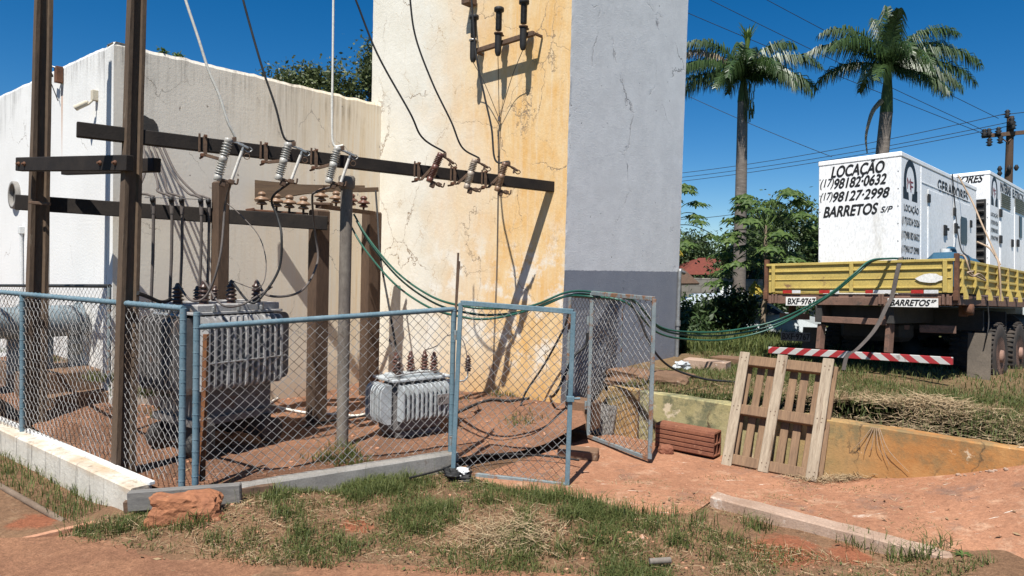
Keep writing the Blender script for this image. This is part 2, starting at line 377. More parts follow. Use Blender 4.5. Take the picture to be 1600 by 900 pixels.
M_GRASSD = leafmat('parched_grass_blades', (.13, .125, .04), (.33, .27, .14), .3, .7)
M_STRAW = leafmat('dry_straw', (.24, .165, .09), (.47, .36, .22), .15, .8)
def lines_wall():
    t = NT('grey_block_masonry')
    br = t.n('TexBrick', {'Vector': t.n('CombineXYZ', {0: t.n('SeparateXYZ', {0: t.co()}).outputs[0], 1: t.n('SeparateXYZ', {0: t.co()}).outputs[2]}).outputs[0], 'Color1': (.27, .25, .22, 1), 'Color2': (.21, .20, .18, 1), 'Mortar': (.13, .12, .11, 1), 'Scale': 1.0, 'Mortar Size': .012, 'Brick Width': .4, 'Row Height': .2})
    col = t.mix(t.ramp(t.noise(1.2, 6), .4, .7), br.outputs[0], (.17, .15, .13)); return t.out(col, .9, 0, t.bump(t.noise(40, 4), .3, .01), .2)
M_BLOCK = lines_wall()
def retaining():
    t = NT('mouldy_ochre_render')
    s = t.n('SeparateXYZ', {0: t.co()}); x, z = s.outputs[0], s.outputs[2]
    b = t.noise(2.5, 8, .65); st = t.noise(4, 7, .7, (3, 3, 1))
    lx = t.ramp(t.math('ADD', x, t.math('MULTIPLY', t.math('SUBTRACT', b, .5), 2.0)), -.9, .5)
    col = t.mix(lx, (.33, .29, .145), (.37, .175, .06))
    col = t.mix(t.ramp(b, .45, .7, 0, .8), col, t.mix(lx, (.44, .38, .23), (.47, .28, .115)))
    mould = t.math('MULTIPLY', t.ramp(t.noise(4, 8, .75), .47, .60), t.ramp(z, .12, .5)); mould = t.math('MULTIPLY', mould, t.ramp(lx, 0, 1, .95, .55))
    col = t.mix(mould, col, (.12, .125, .075))
    col = t.mix(t.math('MULTIPLY', t.ramp(z, .12, .0), t.ramp(st, .3, .6)), col, (.42, .17, .06))
    col = t.mix(t.math('MULTIPLY', t.ramp(t.noise(3.1, 8, .7), .60, .64), .8), col, (.60, .50, .36))
    col, m = wall_cracks(t, col, (.10, .07, .04), 1.4, .014, .46, 4.0)
    return t.out(col, .92, 0, t.bump(t.noise(28, 7, .7), .5, .012), .2)
M_RETAIN = retaining()
def parapet():
    t = NT('whitewashed_low_wall')
    b = t.noise(3, 8, .65); st = t.noise(2.5, 8, .7, (6, 6, .6))
    col = t.mix(t.ramp(b, .35, .65), (.60, .57, .50), (.46, .43, .37))
    col = t.mix(t.ramp(st, .54, .68, 0, .9), col, (.17, .155, .14))
    z = t.n('SeparateXYZ', {0: t.co()}).outputs[2]
    col = t.mix(t.math('MULTIPLY', t.ramp(z, .40, .46), t.ramp(b, .38, .7, 0, .75)), col, (.46, .31, .17))
    col = t.mix(t.ramp(t.math('ADD', z, t.math('MULTIPLY', b, .12)), .12, .06), col, (.36, .24, .15))
    return t.out(col, .92, 0, t.bump(t.noise(24, 7, .7), .6, .015), .2)
M_PARA = parapet()
def dirt(name, c1, c2, c3, litter=.62, patches=()):
    t = NT(name)
    a = t.noise(1.1, 8, .65); b = t.noise(6, 8, .75); f = t.noise(60, 5, .7)
    col = t.mix(t.ramp(a, .38, .62), c1, c2)
    col = t.mix(t.ramp(b, .55, .7, 0, .8), col, c3)
    for (px_, py_, rad, pc) in patches:                  # places where bare soil of another colour shows
        dv = t.n('VectorMath', {0: t.co(), 1: (px_, py_, -.06)}, operation='DISTANCE').outputs['Value']
        m_ = t.ramp(t.math('ADD', dv, t.math('MULTIPLY', t.math('SUBTRACT', b, .5), rad * 1.6)), rad * 1.05, rad * .75)
        col = t.mix(m_, col, pc)
    vo = t.n('TexVoronoi', {'Vector': t.co(), 'Scale': 38.0, 'Randomness': 1.0})
    peb = t.math('MULTIPLY', t.ramp(vo.outputs['Distance'], .22, .17), t.ramp(t.noise(5, 4), litter, litter + .06))
    col = t.mix(peb, col, (.36, .27, .20))
    g = t.math('MULTIPLY', t.ramp(f, .25, .75, .6, 1.4), t.ramp(t.noise(20, 6, .75), .3, .7, .7, 1.25))
    col = t.mix(1.0, col, t.n('CombineColor', {0: g, 1: g, 2: g}).outputs[0], 'MULTIPLY')
    h = t.math('ADD', t.math('MULTIPLY', b, 1.0), t.math('ADD', t.math('MULTIPLY', f, .35), t.math('MULTIPLY', peb, .25)))
    return t.out(col, .95, 0, t.bump(h, .8, .03), .15)
M_DIRT = dirt('red_brown_dirt', (.215, .125, .072), (.165, .095, .055), (.33, .225, .135), .58, [(*G(*q, -.07)[:2], r_, (.25, .095, .05)) for q, r_ in (((1225, 862), .30), (((1330, 868)), .18), ((560, 828), .14), ((60, 800), .22))])
M_YARD = dirt('yard_dirt', (.245, .125, .075), (.165, .088, .055), (.32, .19, .13))
M_LITTER = dirt('littered_soil', (.19, .125, .07), (.13, .09, .045), (.30, .22, .13), .55)
M_FAR = dirt('far_grassland', (.06, .075, .025), (.08, .085, .03), (.13, .11, .05), .8)
def slab_mat():
    t = NT('red_stained_slab')
    a = t.noise(1.3, 8, .65); b = t.noise(3.4, 9, .72); f = t.noise(70, 5, .7)
    sc_ = t.noise(3.0, 8, .7, (1.0, 5.0, 1.0)); 
    col = t.mix(t.ramp(a, .36, .64), (.37, .185, .108), (.28, .135, .078))
    col = t.mix(t.ramp(b, .54, .66, 0, .75), col, (.44, .28, .185))
    col = t.mix(t.ramp(sc_, .63, .67, 0, .9), col, (.62, .54, .45))
    col = t.mix(t.ramp(t.noise(2.1, 8, .7), .56, .68, 0, .8), col, (.19, .12, .09))
    g = t.math('MULTIPLY', t.ramp(f, .25, .75, .72, 1.28), t.ramp(t.noise(22, 6, .75), .3, .7, .75, 1.2)); col = t.mix(1.0, col, t.n('CombineColor', {0: g, 1: g, 2: g}).outputs[0], 'MULTIPLY')
    return t.out(col, .9, 0, t.bump(t.math('ADD', b, t.math('ADD', t.math('MULTIPLY', t.noise(22, 6, .75), .35), t.math('MULTIPLY', f, .3))), .6, .022), .2)
M_SLAB = slab_mat()
M_PAVE = dirt('trodden_red_pavement', (.29, .15, .085), (.22, .11, .065), (.36, .20, .12), .7)
M_STEP = worn('soil_stained_concrete', (.20, .115, .07), (.13, .08, .05), 3, bump=.5, c3=(.34, .27, .21), s3=4, t3=.6)
# ------------------------------------------------------------------ axes of the place
WU, NU = V(.757, -.654, 0), V(.654, .757, 0)            # along the ochre face / away from it
INNER, KC = V(-2.06, 10.9, 0), V(-4.53, 8.04, 0)        # inner corner, white building's outer corner
TC = INNER + WU * 3.55                                   # tower corner
RU, RN = V(.785, -.62, 0).normalized(), V(.62, .785, 0).normalized()   # along / behind the low retaining wall
RE = V(1.18, 8.46, 0)                                    # its end near the tower
BR = frame(WU, NU, V(0, 0, 1)).to_3x3()
def ra(p): return (Vector((p[0], p[1], 0)) - RE).dot(RU)
def rn(p): return (Vector((p[0], p[1], 0)) - RE).dot(RN)

# ------------------------------------------------------------------ terrain
def z_emb(x, y):
    a, n = (x - RE.x) * RU.x + (y - RE.y) * RU.y, (x - RE.x) * RN.x + (y - RE.y) * RN.y
    z = .512 + .09 * sstep(.18, .8, n) - .13 * sstep(2.2, 6.0, a) * sstep(1.0, 4.0, n) - .10 * sstep(3.5, 9.0, n)
    z += .03 * nz(x * 1.3, y * 1.3) * sstep(0, .5, n)
    if a < .12:
        low = .06 + (z + .02 - .06) * sstep(-.25, 1.25, n)
        z = low + (z - low) * sstep(-.32, .06, a)
    return z
def z_drive(x, y):
    a, n = (x - RE.x) * RU.x + (y - RE.y) * RU.y, (x - RE.x) * RN.x + (y - RE.y) * RN.y
    s = max(0.0, a - 2.42); w = min(1.15, max(0.0, (n + 1.5) / 1.5))
    return -.02 + .19 * s ** 1.6 * (.15 + .85 * w) + .012 * nz(x * 1.7, y * 1.7, 3)
def z_yard(x, y):
    d = ((x - INNER.x) * WU.x + (y - INNER.y) * WU.y); n = (x - INNER.x) * NU.x + (y - INNER.y) * NU.y
    z = .04 + .16 * sstep(-1.4, -.1, n) * sstep(.5, 3.5, d) + .10 * sstep(-1.2, 0, n)
    z += .35 * sstep(-3.2, -5.5, x) * sstep(6.6, 8.2, y)
    z += .035 * nz(x * 1.5, y * 1.5, 5) + .012 * nz(x * 6, y * 6, 1)
    return z
def z_fore(x, y):
    z = -.045 - .055 * sstep(5.6, 4.6, y) + .05 * math.exp(-((x + 2.1) ** 2 + (y - 5.55) ** 2) / .25) + .05 * sstep(6.4, 7.0, y - .62 * x) * 0
    z -= .10 * sstep(-2.6, -3.8, x)
    z += .06 * math.exp(-((x - .35) ** 2 + (y - 5.6) ** 2) / .18) + .05 * math.exp(-((x + 1.7) ** 2 + (y - 5.5) ** 2) / .5)
    a_, n_ = ra((x, y)), rn((x, y)); z += .032 * math.exp(-((n_ + 2.74 - .3 * a_) ** 2) / .05) * sstep(-.3, .4, a_) * sstep(2.6, 2.1, a_)
    z += .17 * sstep(3.2, 4.1, a_) * sstep(-2.7, -1.7, n_)
    z += .028 * nz(x * 1.6, y * 1.6, 9) + .014 * nz(x * 5, y * 5, 2)
    return z
def sheet(name, poly, zf, step, mat, kind='structure', edge=.0):
    """height field over a polygon: cells of a grid clipped to the outline"""
    import bmesh
    if isinstance(poly[0][0], (tuple, list, Vector)):
        a = sheet(name, poly[0], zf, step, mat, kind); b = sheet(name, poly[1], zf, step, mat, kind)
        bm = bmesh.new(); bm.from_mesh(a.data); bm.from_mesh(b.data); bmesh.ops.remove_doubles(bm, verts=bm.verts[:], dist=.0005); bm.to_mesh(a.data); bm.free(); bpy.data.objects.remove(b); return a
    xs = [p[0] for p in poly]; ys = [p[1] for p in poly]
    bm = bmesh.new()
    nx, ny = int((max(xs) - min(xs)) / step) + 2, int((max(ys) - min(ys)) / step) + 2
    g = [[bm.verts.new((min(xs) - step / 2 + i * step, min(ys) - step / 2 + j * step, 0)) for j in range(ny + 1)] for i in range(nx + 1)]
    for i in range(nx):
        for j in range(ny): bm.faces.new((g[i][j], g[i + 1][j], g[i + 1][j + 1], g[i][j + 1]))
    m = len(poly); area = sum(poly[i][0] * poly[(i + 1) % m][1] - poly[(i + 1) % m][0] * poly[i][1] for i in range(m)); sg = 1 if area > 0 else -1
    for i in range(m):                                   # outlines are convex
        a, b = poly[i], poly[(i + 1) % m]; nrm = Vector((b[1] - a[1], a[0] - b[0], 0)) * sg
        bmesh.ops.bisect_plane(bm, geom=bm.verts[:] + bm.edges[:] + bm.faces[:], plane_co=(a[0], a[1], 0), plane_no=nrm, clear_outer=True)
    for v in bm.verts: v.co.z = zf(v.co.x, v.co.y)
    me = bpy.data.meshes.new(name); bm.to_mesh(me); bm.free()
    me.polygons.foreach_set('use_smooth', [True] * len(me.polygons)); me.materials.append(mat)
    o = bpy.data.objects.new(name, me); COL.objects.link(o); return tag(o, kind=kind)
Q0 = V(-2.62, 5.62, 0)                                   # outer corner of the fenced yard
GATE_L, GATE_R = V(-.52, 6.86, 0), V(.90, 8.10, 0)
sheet('ground', [(-15, 3.0), (7, 3.0), (7, 7.5), (1.5, 9.2), (-15, 16)], z_fore, .09, M_DIRT)
mb = MB(); S = 1500
mb.add([(-S, -S, -.45), (S, -S, -.45), (S, S, -.45), (-S, S, -.45)], [(0, 1, 2, 3)])
mb.build('terrain', M_FAR, kind='structure', origin=(0, 0, -.45))
mb = MB()                                                # higher ground beyond the yard, out to the horizon
pA, pB = RE + RU * 9 + RN * 3.0, RE + RN * 9.0 - RU * 14
far = [pA, RE + RU * 400 + RN * 3.0, V(600, 900, 0), V(-700, 900, 0), V(-700, pB.y, 0), pB, RE + RN * 9.0 + RU * 9]
mb.add([(p.x, p.y, .33) for p in far], [tuple(range(len(far)))]); mb.build('field', M_FAR, kind='structure', origin=(0, 20, .33))
e = lambda a, n: (RE + RU * a + RN * n)[:2]
sheet('embankment', [e(-.44, -.02), e(0, .12), e(9, .12), e(9, 9.1), e(-.44, 9.1)], z_emb, .11, M_LITTER)
d1, d2 = G(820, 770, 0), G(1130, 808, 0)
sheet('driveway', [[tuple(e(-.02, .06)), tuple(e(1.95, .06)), tuple(e(1.95, -2.08)), tuple(e(.50, -2.52)), tuple(e(-.30, -2.34)), tuple(e(-.02, -.5))], [tuple(e(1.95, .06)), tuple(e(9, .06)), tuple(e(9, -1.5)), tuple(e(1.95, -1.5))]], z_drive, .10, M_SLAB)
yd = [Q0 + V(.03, .05, 0), GATE_L + V(.0, .0, 0), V(.95, 8.05, 0), TC + NU * .05, INNER + NU * .05 - WU * .3, KC + NU * .3 - WU * .2, KC - WU * 2.6, V(-5.9, 7.95, 0)]
hull = [(-2.6, 5.66), (-.50, 6.88), (.80, 8.02), (.62, 8.75), (-2.05, 11.1), (-5.2, 9.6), (-7.6, 11.0), (-7.4, 9.3), (-5.9, 7.95)]
sheet('yard', [(-2.6, 5.66), (.86, 7.78), (.86, 8.75), (-2.0, 11.1), (-7.6, 11.1), (-7.6, 9.2)], z_yard, .10, M_YARD)
# red pavement strip along the bottom of the view and the buried kerb beside it
pa, pb, pc = G(-60, 846, -.1), G(330, 872, -.1), G(905, 902, -.1)
mb = MB()
outl = [(pa.x, pa.y), (G(120, 842, -.1).x, G(120, 842, -.1).y), (pb.x, pb.y), (G(600, 886, -.1).x, G(600, 886, -.1).y), (pc.x, pc.y), (pc.x + .6, 3.2), (pa.x, 3.2)]
mb.prism(outl[::-1], Matrix.Translation((0, 0, -.165)), .085); mb.build('pavement', M_PAVE, kind='structure')
mb = MB(); mb.bar(G(-60, 864, -.1) - V(0, 0, .035), G(150, 816, -.08) - V(0, 0, .03), .045, .08); mb.build('kerb', M_DRYC, kind='structure')

# ------------------------------------------------------------------ white building and tower
bld = empty('building', KC, BR, 'low flat-roofed plaster building, one side bright white and one streaked beige', 'building')
mb = MB()
LW, LN, H = 13.0, 9.0, 4.35
def strip(mb, p, q, z0, top, mi, nseg, seed, out):
    """upright wall face from p to q (local) with a slightly ragged upper edge and a rounded coping"""
    vs, fs = [], []
    for i in range(nseg + 1):
        t = i / nseg; x, y = p[0] + (q[0] - p[0]) * t, p[1] + (q[1] - p[1]) * t
        r = .018 * noise.noise((t * nseg * .35, seed, 0)) + .010 * noise.noise((t * nseg * 1.3, seed, 4))
        vs += [(x, y, z0), (x, y, top - .04 + r), (x - out[0] * .02, y - out[1] * .02, top + r), (x - out[0] * .2, y - out[1] * .2, top + r), (x - out[0] * .2, y - out[1] * .2, top - .4)]
    for i in range(nseg):
        for k in range(4): fs.append((i * 5 + k, i * 5 + 5 + k, i * 5 + 6 + k, i * 5 + 1 + k))
    mb.add(vs, fs, mi)
strip(mb, (-LW, 0), (0, 0), -.5, H, 0, 130, 1, (0, -1)); mb.build('white_wall', M_WHITE, bld, True)
mb = MB(); strip(mb, (0, 0), (0, 3.78), -.5, H, 0, 60, 5, (1, 0)); mb.build('beige_wall', M_GREYW, bld, True)
mb = MB()
mb.add([(0, 3.78, -.5), (0, LN, -.5), (0, LN, H), (0, 3.78, H), (-LW, LN, -.5), (-LW, LN, H), (-LW, 0, -.5), (-LW, 0, H)], [(0, 1, 2, 3), (1, 4, 5, 2), (4, 6, 7, 5)]); mb.build('rear_wall', M_WHITE, bld, True)
mb = MB(); mb.add([(-LW + .1, .15, H - .3), (-.15, .15, H - .3), (-.15, LN - .1, H - .3), (-LW + .1, LN - .1, H - .3)], [(0, 1, 2, 3)]); mb.build('roof', M_CONC, bld, True)
Wf = lambda px, py: BR.transposed() @ (onplane(px, py, KC, NU) - KC)          # white face in building axes
Bf = lambda px, py: BR.transposed() @ (onplane(px, py, KC, WU) - KC)
c = Wf(26, 305); mb = MB()
mb.lathe([(.20, 0), (.20, .06), (.15, .06), (.15, .004)], 24, frame(V(1, 0, 0), V(0, 0, 1), V(0, -1, 0), c)); mb.build('round_vent', M_CONC, bld, True)
mb = MB(); mb.lathe([(.15, .003), (.15, .006)], 24, frame(V(1, 0, 0), V(0, 0, 1), V(0, -1, 0), c)); mb.build('vent_opening', M_DARK, bld, True)
mb = MB(); a, b_ = Wf(37, 362), Wf(38, 470); a.y = b_.y = -.03
mb.tube([a, b_], .022, 8); mb.box(a + V(0, 0, .02), (.09, .06, .1)); mb.build('conduit', M_PVC, bld, True)
mb = MB(); a, b_ = Wf(79, 200), Wf(75, 560); mb.box(((a.x + b_.x) / 2, .001, (a.z + b_.z) / 2), (.035, .016, abs(a.z - b_.z)), None, .004); mb.build('wall_joint', M_CONC, bld, True)
a, b_ = Wf(166, 225), Wf(167, 560); mb = MB(); mb.box(((a.x + b_.x) / 2, .002, (a.z + b_.z) / 2), (.02, .014, abs(a.z - b_.z)), None, .003); mb.build('wall_joint', M_PVC, bld, True)
# hole where the cables enter the beige wall
c = Bf(236, 203); mb = MB(); vsr = []
for k in range(14):
    an = k / 14 * 2 * math.pi; r = .095 * (1 + .8 * noise.noise((k * 1.7, 3, 1))); vsr.append((.006, c.y + math.cos(an) * r * 1.1, c.z + math.sin(an) * r * 1.4 + math.cos(an) * -.06))
mb.add(vsr + [(.006 + .0, c.y, c.z)], [(i, (i + 1) % 14, 14) for i in range(14)]); mb.build('broken_plaster', M_DARK, bld, True)
twr = empty('tower', TC, BR, 'tall plaster tower with an ochre stained face and a grey painted face', 'tower')
TD = 2.9
def ragged(mb, p, q, out, n=170, seed=0, jp=True, jq=True):
    """upright face whose vertical arrises wander and are chipped a little"""
    vs, fs = [], []
    for i in range(n + 1):
        z = -.5 + 8.1 * i / n; w = .007 * noise.noise((z * 2.0, 4.4, 0)) + .006 * noise.noise((z * 9, 4.4, 2)); w -= .022 * max(0, noise.noise((z * 5, 9.1, 3)) - .42)
        w2 = .007 * noise.noise((z * 2.0, 14.4, 0)) + .005 * noise.noise((z * 9, 14.4, 2))
        d = V(q[0] - p[0], q[1] - p[1], 0).normalized() * .05
        vs += [(p[0] + w * out[0][0], p[1] + w * out[0][1], z), (p[0] + d.x, p[1] + d.y, z), (q[0] - d.x, q[1] - d.y, z), (q[0] + w2 * out[1][0], q[1] + w2 * out[1][1], z)]
    for i in range(n):
        for k in range(3): fs.append((4 * i + k, 4 * i + k + 1, 4 * i + k + 5, 4 * i + k + 4))
    mb.add(vs, fs)
mb = MB(); ragged(mb, (0, 0), (-3.79, 0), ((1, 0), (-1, 0)), jq=True); mb.build('ochre_face', M_YELLOW, twr, True)
mb = MB(); ragged(mb, (0, 0), (0, TD), ((1, 0), (0, 1))); mb.build('grey_face', M_TOWER, twr, True)
mb = MB(); mb.add([(0, TD, -.5), (-3.79, TD, -.5), (-3.79, 0, -.5), (0, TD, 7.6), (-3.79, TD, 7.6), (-3.79, 0, 7.6), (0, 0, 7.6)], [(0, 1, 4, 3), (1, 2, 5, 4), (3, 4, 5, 6)]); mb.build('rear_faces', M_TOWER, twr, True)
mb = MB(); pz = 1.93                                     # white drain pipe at the tower's far corner
q = TC + NU * (TD + .05) - WU * .02
pts = [TC + NU * (TD - .02) + WU * -.25 + V(0, 0, pz), q + WU * .02 + V(0, 0, pz), q + WU * .05 + V(0, 0, pz - .05), q + WU * .05 + V(0, 0, .5)]
q = TC + NU * (TD - .05) + WU * .042
mb.tube(catmull([q + V(0, 0, .45), q + V(0, 0, pz - .10), q + NU * .03 + V(0, 0, pz - .02), q + NU * .14 + V(0, 0, pz - .03)], 6), .028, 10)
mb.lathe([(.04, 0), (.04, .08)], 10, frame(V(1, 0, 0), V(0, 1, 0), V(0, 0, 1), q + V(0, 0, 1.1)))
mb.build('drain_pipe', M_STEEL, label='white plastic drain pipe down the far corner of the tower', cat='pipe')

# floodlight and camera on the white wall
def wallpt(px, py, off=0.0): return onplane(px, py, KC, NU) - NU * off
fl = empty('floodlight', wallpt(98, 118), BR, 'small black floodlight on a rusty box under the white parapet', 'floodlight')
mb = MB(); mb.box((0, -.045, 0), (.09, .08, .20)); mb.build('mounting_box', M_RUST, fl, True)
mb = MB(); mb.tube([(0, -.07, .08), (-.04, -.12, .10), (-.08, -.14, .08)], .012, 6); mb.build('arm', M_STEEL, fl, True)
Rf = Matrix.Rotation(.35, 3, 'Y') @ Matrix.Rotation(.5, 3, 'X')
mb = MB(); mb.box((-.10, -.15, .08), (.12, .045, .22), Rf); mb.build('lamp_housing', M_BLK, fl, True)
mb = MB(); mb.box(Vector((-.10, -.15, .08)) + Rf @ V(0, -.025, 0), (.095, .006, .185), Rf, .001); mb.build('glass', M_GLASS, fl, True)
mb = MB(); mb.tube(catmull([(-.10, -.14, .0), (-.08, -.09, -.15), (-.07, -.03, -.32)], 5), .006, 5); mb.build('cable', M_BLK, fl, True)
cc = empty('security_camera', wallpt(152, 150), BR, 'cream security camera on the white wall near the corner', 'security camera')
mb = MB(); mb.box((0, -.03, 0), (.07, .06, .12)); mb.build('mount', M_HOUSE, cc, True)
mb = MB(); mb.tube([(0, -.05, -.06), (0, -.09, -.11), (-.04, -.13, -.10)], .014, 6); mb.build('arm', M_HOUSE, cc, True)
ax = V(-.62, -.62, -.45).normalized(); c0 = V(-.03, -.11, -.10)
mb = MB(); mb.lathe([(.02, -.03), (.033, -.01), (.033, .11), (.036, .12), (.036, .13)], 12, along(c0, c0 + ax)); mb.build('housing', M_HOUSE, cc, True)
mb = MB(); mb.lathe([(.03, .127), (.03, .133)], 12, along(c0, c0 + ax)); mb.build('lens', M_GLASS, cc, True)

# ------------------------------------------------------------------ low walls, kerbs, steps
def longbox(name, A, B, thick, z0, z1, mat, label, cat, off=0, jag=.006, seg=.12, cut=None):
    """a long low wall from ground point A to B with slightly uneven edges"""
    A, B = Vector((A[0], A[1], 0)), Vector((B[0], B[1], 0)); d = (B - A); L = d.length; d.normalize(); nrm = V(-d.y, d.x, 0)
    n = max(2, int(L / seg)); vs, fs = [], []
    for i in range(n + 1):
        t = i / n; p = A + d * (L * t)
        za, zb = (z1(t) if callable(z1) else z1), (z0(t) if callable(z0) else z0)
        j = [jag * noise.noise((i * .7, k * 3.1, len(name) % 7)) for k in range(4)]
        for o_, z in ((0 + j[0], zb), (0 + j[0] * .5, za - .012), (.012, za + j[1]), (thick - .012, za + j[2]), (thick + j[3] * .5, za - .012), (thick, zb)): vs.append((p.x + nrm.x * (off + o_), p.y + nrm.y * (off + o_), z))
    for i in range(n):
        for k in range(5): fs.append((i * 6 + k, i * 6 + 6 + k, i * 6 + 7 + k, i * 6 + 1 + k))
    fs += [(5, 4, 3, 2, 1, 0), tuple(n * 6 + k for k in range(6))]
    mb = MB(); mb.add(vs, [tuple(reversed(f)) for f in fs]); ctr = (A + B) / 2
    e_ = empty(name, (ctr.x, ctr.y, (z0(0.5) if callable(z0) else z0)), frame(d, nrm, V(0, 0, 1)).to_3x3(), label, cat)
    return e_, mb
def single(name, root, mb, mat):
    """turn the empty+mesh pair into one oriented mesh object"""
    M = MW[root.name]; lab, ct = root['label'], root['category']; bpy.data.objects.remove(root)
    Mi = np.array(M.inverted()); A = np.array(mb.v) @ Mi[:3, :3].T + Mi[:3, 3]
    me = bpy.data.meshes.new(name); me.from_pydata(A.tolist(), [], mb.f); me.materials.append(mat)
    me.polygons.foreach_set('material_index', mb.m); me.update()
    o = bpy.data.objects.new(name, me); COL.objects.link(o); o.matrix_basis = M; MW[o.name] = M
    return tag(o, lab, ct)
# white parapet under the left fence
pl0, pl1 = V(-2.99, 5.575, 0), V(-6.58, 8.31, 0)
r, mb = longbox('parapet_wall', pl1, pl0, .17, -.35, .12, M_PARA, 'whitewashed low wall with a dark stain under the side fence', 'low wall'); single('parapet_wall', r, mb, M_PARA)
mb = MB(); mb.bar(pl1 + V(.09, .12, .132), pl0 + V(.115, .115, .132), .05, .03); mb.build('coping_strip', M_PVC, label='thin bright white strip along the top of the whitewashed low wall', cat='strip')
# concrete beam under the front fence
r, mb = longbox('fence_footing', V(-2.2, 5.74, 0), V(-.47, 6.78, 0), .15, -.25, lambda t: .10 + .05 * t, M_CONC, 'rough grey concrete beam under the front fence', 'concrete beam', jag=.012); single('fence_footing', r, mb, M_CONC)
# retaining wall, one bay beyond the dark joint and the longer orange one
zb = lambda p: z_drive(p.x, p.y) - .12
jn = .42
r, mb = longbox('retaining_wall', RE + RU * 0, RE + RU * (jn - .012), .16, -.15, .545, M_RETAIN, 'short mouldy yellow bay of the low retaining wall behind the open gate', 'retaining wall', off=0, jag=.014); single('retaining_wall', r, mb, M_RETAIN)
r, mb = longbox('retaining_wall', RE + RU * (jn + .012), RE + RU * 4.75, .16, -.15, lambda t: .545 - .02 * t, M_RETAIN, 'long ochre and orange low retaining wall behind the leaning pallet', 'retaining wall', jag=.016); single('retaining_wall', r, mb, M_RETAIN)
mb = MB(); mb.box(RE + RU * jn + RN * .08 + V(0, 0, .18), (.022, .15, .70), frame(RU, RN, V(0, 0, 1)).to_3x3()); mb.build('joint_strip', M_RUSTD, label='dark upright strip in the joint of the low retaining wall', cat='strip')
# broken rim of the wall's far end
mb = MB()
for k in range(26):
    a = 3.55 + rnd.random() * 1.0; p = RE + RU * a; s_ = .008 + rnd.random() * .022
    p = p - RN * (.03 + .05 * rnd.random()) if rnd.random() < .5 else p + RN * .06; zz = (z_drive(p.x, p.y) + .005) if rn(p) < 0 else .50
    mb.box(p + V(0, 0, zz), (s_ * 1.6, s_, s_ * .7), Matrix.Rotation(rnd.random() * 3, 3, 'Z') @ Matrix.Rotation(rnd.random(), 3, 'X'), s_ * .2)
mb.build('rubble', M_KERB, kind='stuff', label='crumbled plaster bits at the low end of the retaining wall', cat='rubble')
# kerb in front of the driveway
r, mb = longbox('driveway_kerb', RE + RU * 1.98 - RN * 1.62, RE + RU * 4.3 - RN * 1.62, .17, -.25, lambda t: .055 - .045 * t, M_KERB, 'pale dusty concrete kerb beam along the near edge of the red slab', 'kerb beam', jag=.016); single('driveway_kerb', r, mb, M_KERB)
# brown terraces at the foot of the white wall
for nm, o0, o1, zt, lab in (('concrete_step', .235, 1.9, .62, 'upper brown concrete terrace carrying the tank legs'), ('concrete_step', 0, .22, .40, 'lower brown concrete step between the tall posts')):
    A, B = V(-5.10, 7.54, 0) - WU * o0, V(-4.56, 8.15, 0) - WU * o0
    r, mb = longbox(nm, A, B, o1 - o0, -.1, zt, M_RUSTD, lab, 'step', jag=.02); single(nm, r, mb, M_STEP)

# ------------------------------------------------------------------ chain-link fences and gate leaves
def chain(mb, A, B, z0a, z1a, z0b, z1b, pitch=.088, r=.0030, seed=0, sag=.012):
    A, B = Vector((A[0], A[1], 0)), Vector((B[0], B[1], 0)); L = (B - A).length; d = (B - A).normalized(); nrm = V(-d.y, d.x, 0)
    Hm = max(z1a - z0a, z1b - z0b); hs = pitch / 2
    def pos(u, v, side):
        t = u / L; lo, hi = z0a + (z0b - z0a) * t, z1a + (z1b - z1a) * t
        w = sag * noise.noise((u * 3.0, v * 3.0, seed)); w2 = sag * noise.noise((u * 3.0, v * 3.0, seed + 9))
        k = math.sin(math.pi * min(1, max(0, t))) * math.sin(math.pi * min(1, max(0, v / Hm)))
        return A + d * (u + w * k) + nrm * (side * .004 + w2 * 1.6 * k) + V(0, 0, lo + (hi - lo) * v / Hm + w2 * k)
    n = int((L + Hm) / pitch) + 1
    for sgn in (1, -1):
        for i in range(-1, n + 1):
            c = i * pitch; pts = []
            m = int(Hm / hs) + 1
            for j in range(m + 1):
                v = min(Hm, j * hs); u = (c - v) if sgn > 0 else (c - Hm + v)
                if sgn < 0: u = c - Hm + v
                if -1e-6 <= u <= L + 1e-6: pts.append(pos(u, v, sgn * (1 if j % 2 else -1)))
                else:
                    if len(pts) > 1: mb.tube(pts, r, 3, False)
                    pts = []
            if len(pts) > 1: mb.tube(pts, r, 3, False)
    return mb
def rail_with_ties(mb, p, q, r, ties=None):
    mb.tube([p, q], r, 10)
    L = (Vector(q) - Vector(p)).length; d = (Vector(q) - Vector(p)).normalized()
    for k in range(int(L / .088)):
        c = Vector(p) + d * (k + .5) * .088; M = along(c, c + (d + V(0, 0, .15)))
        mb.lathe([(r + .001, -.003), (r + .005, 0), (r + .001, .003)], 8, M, cap=False)
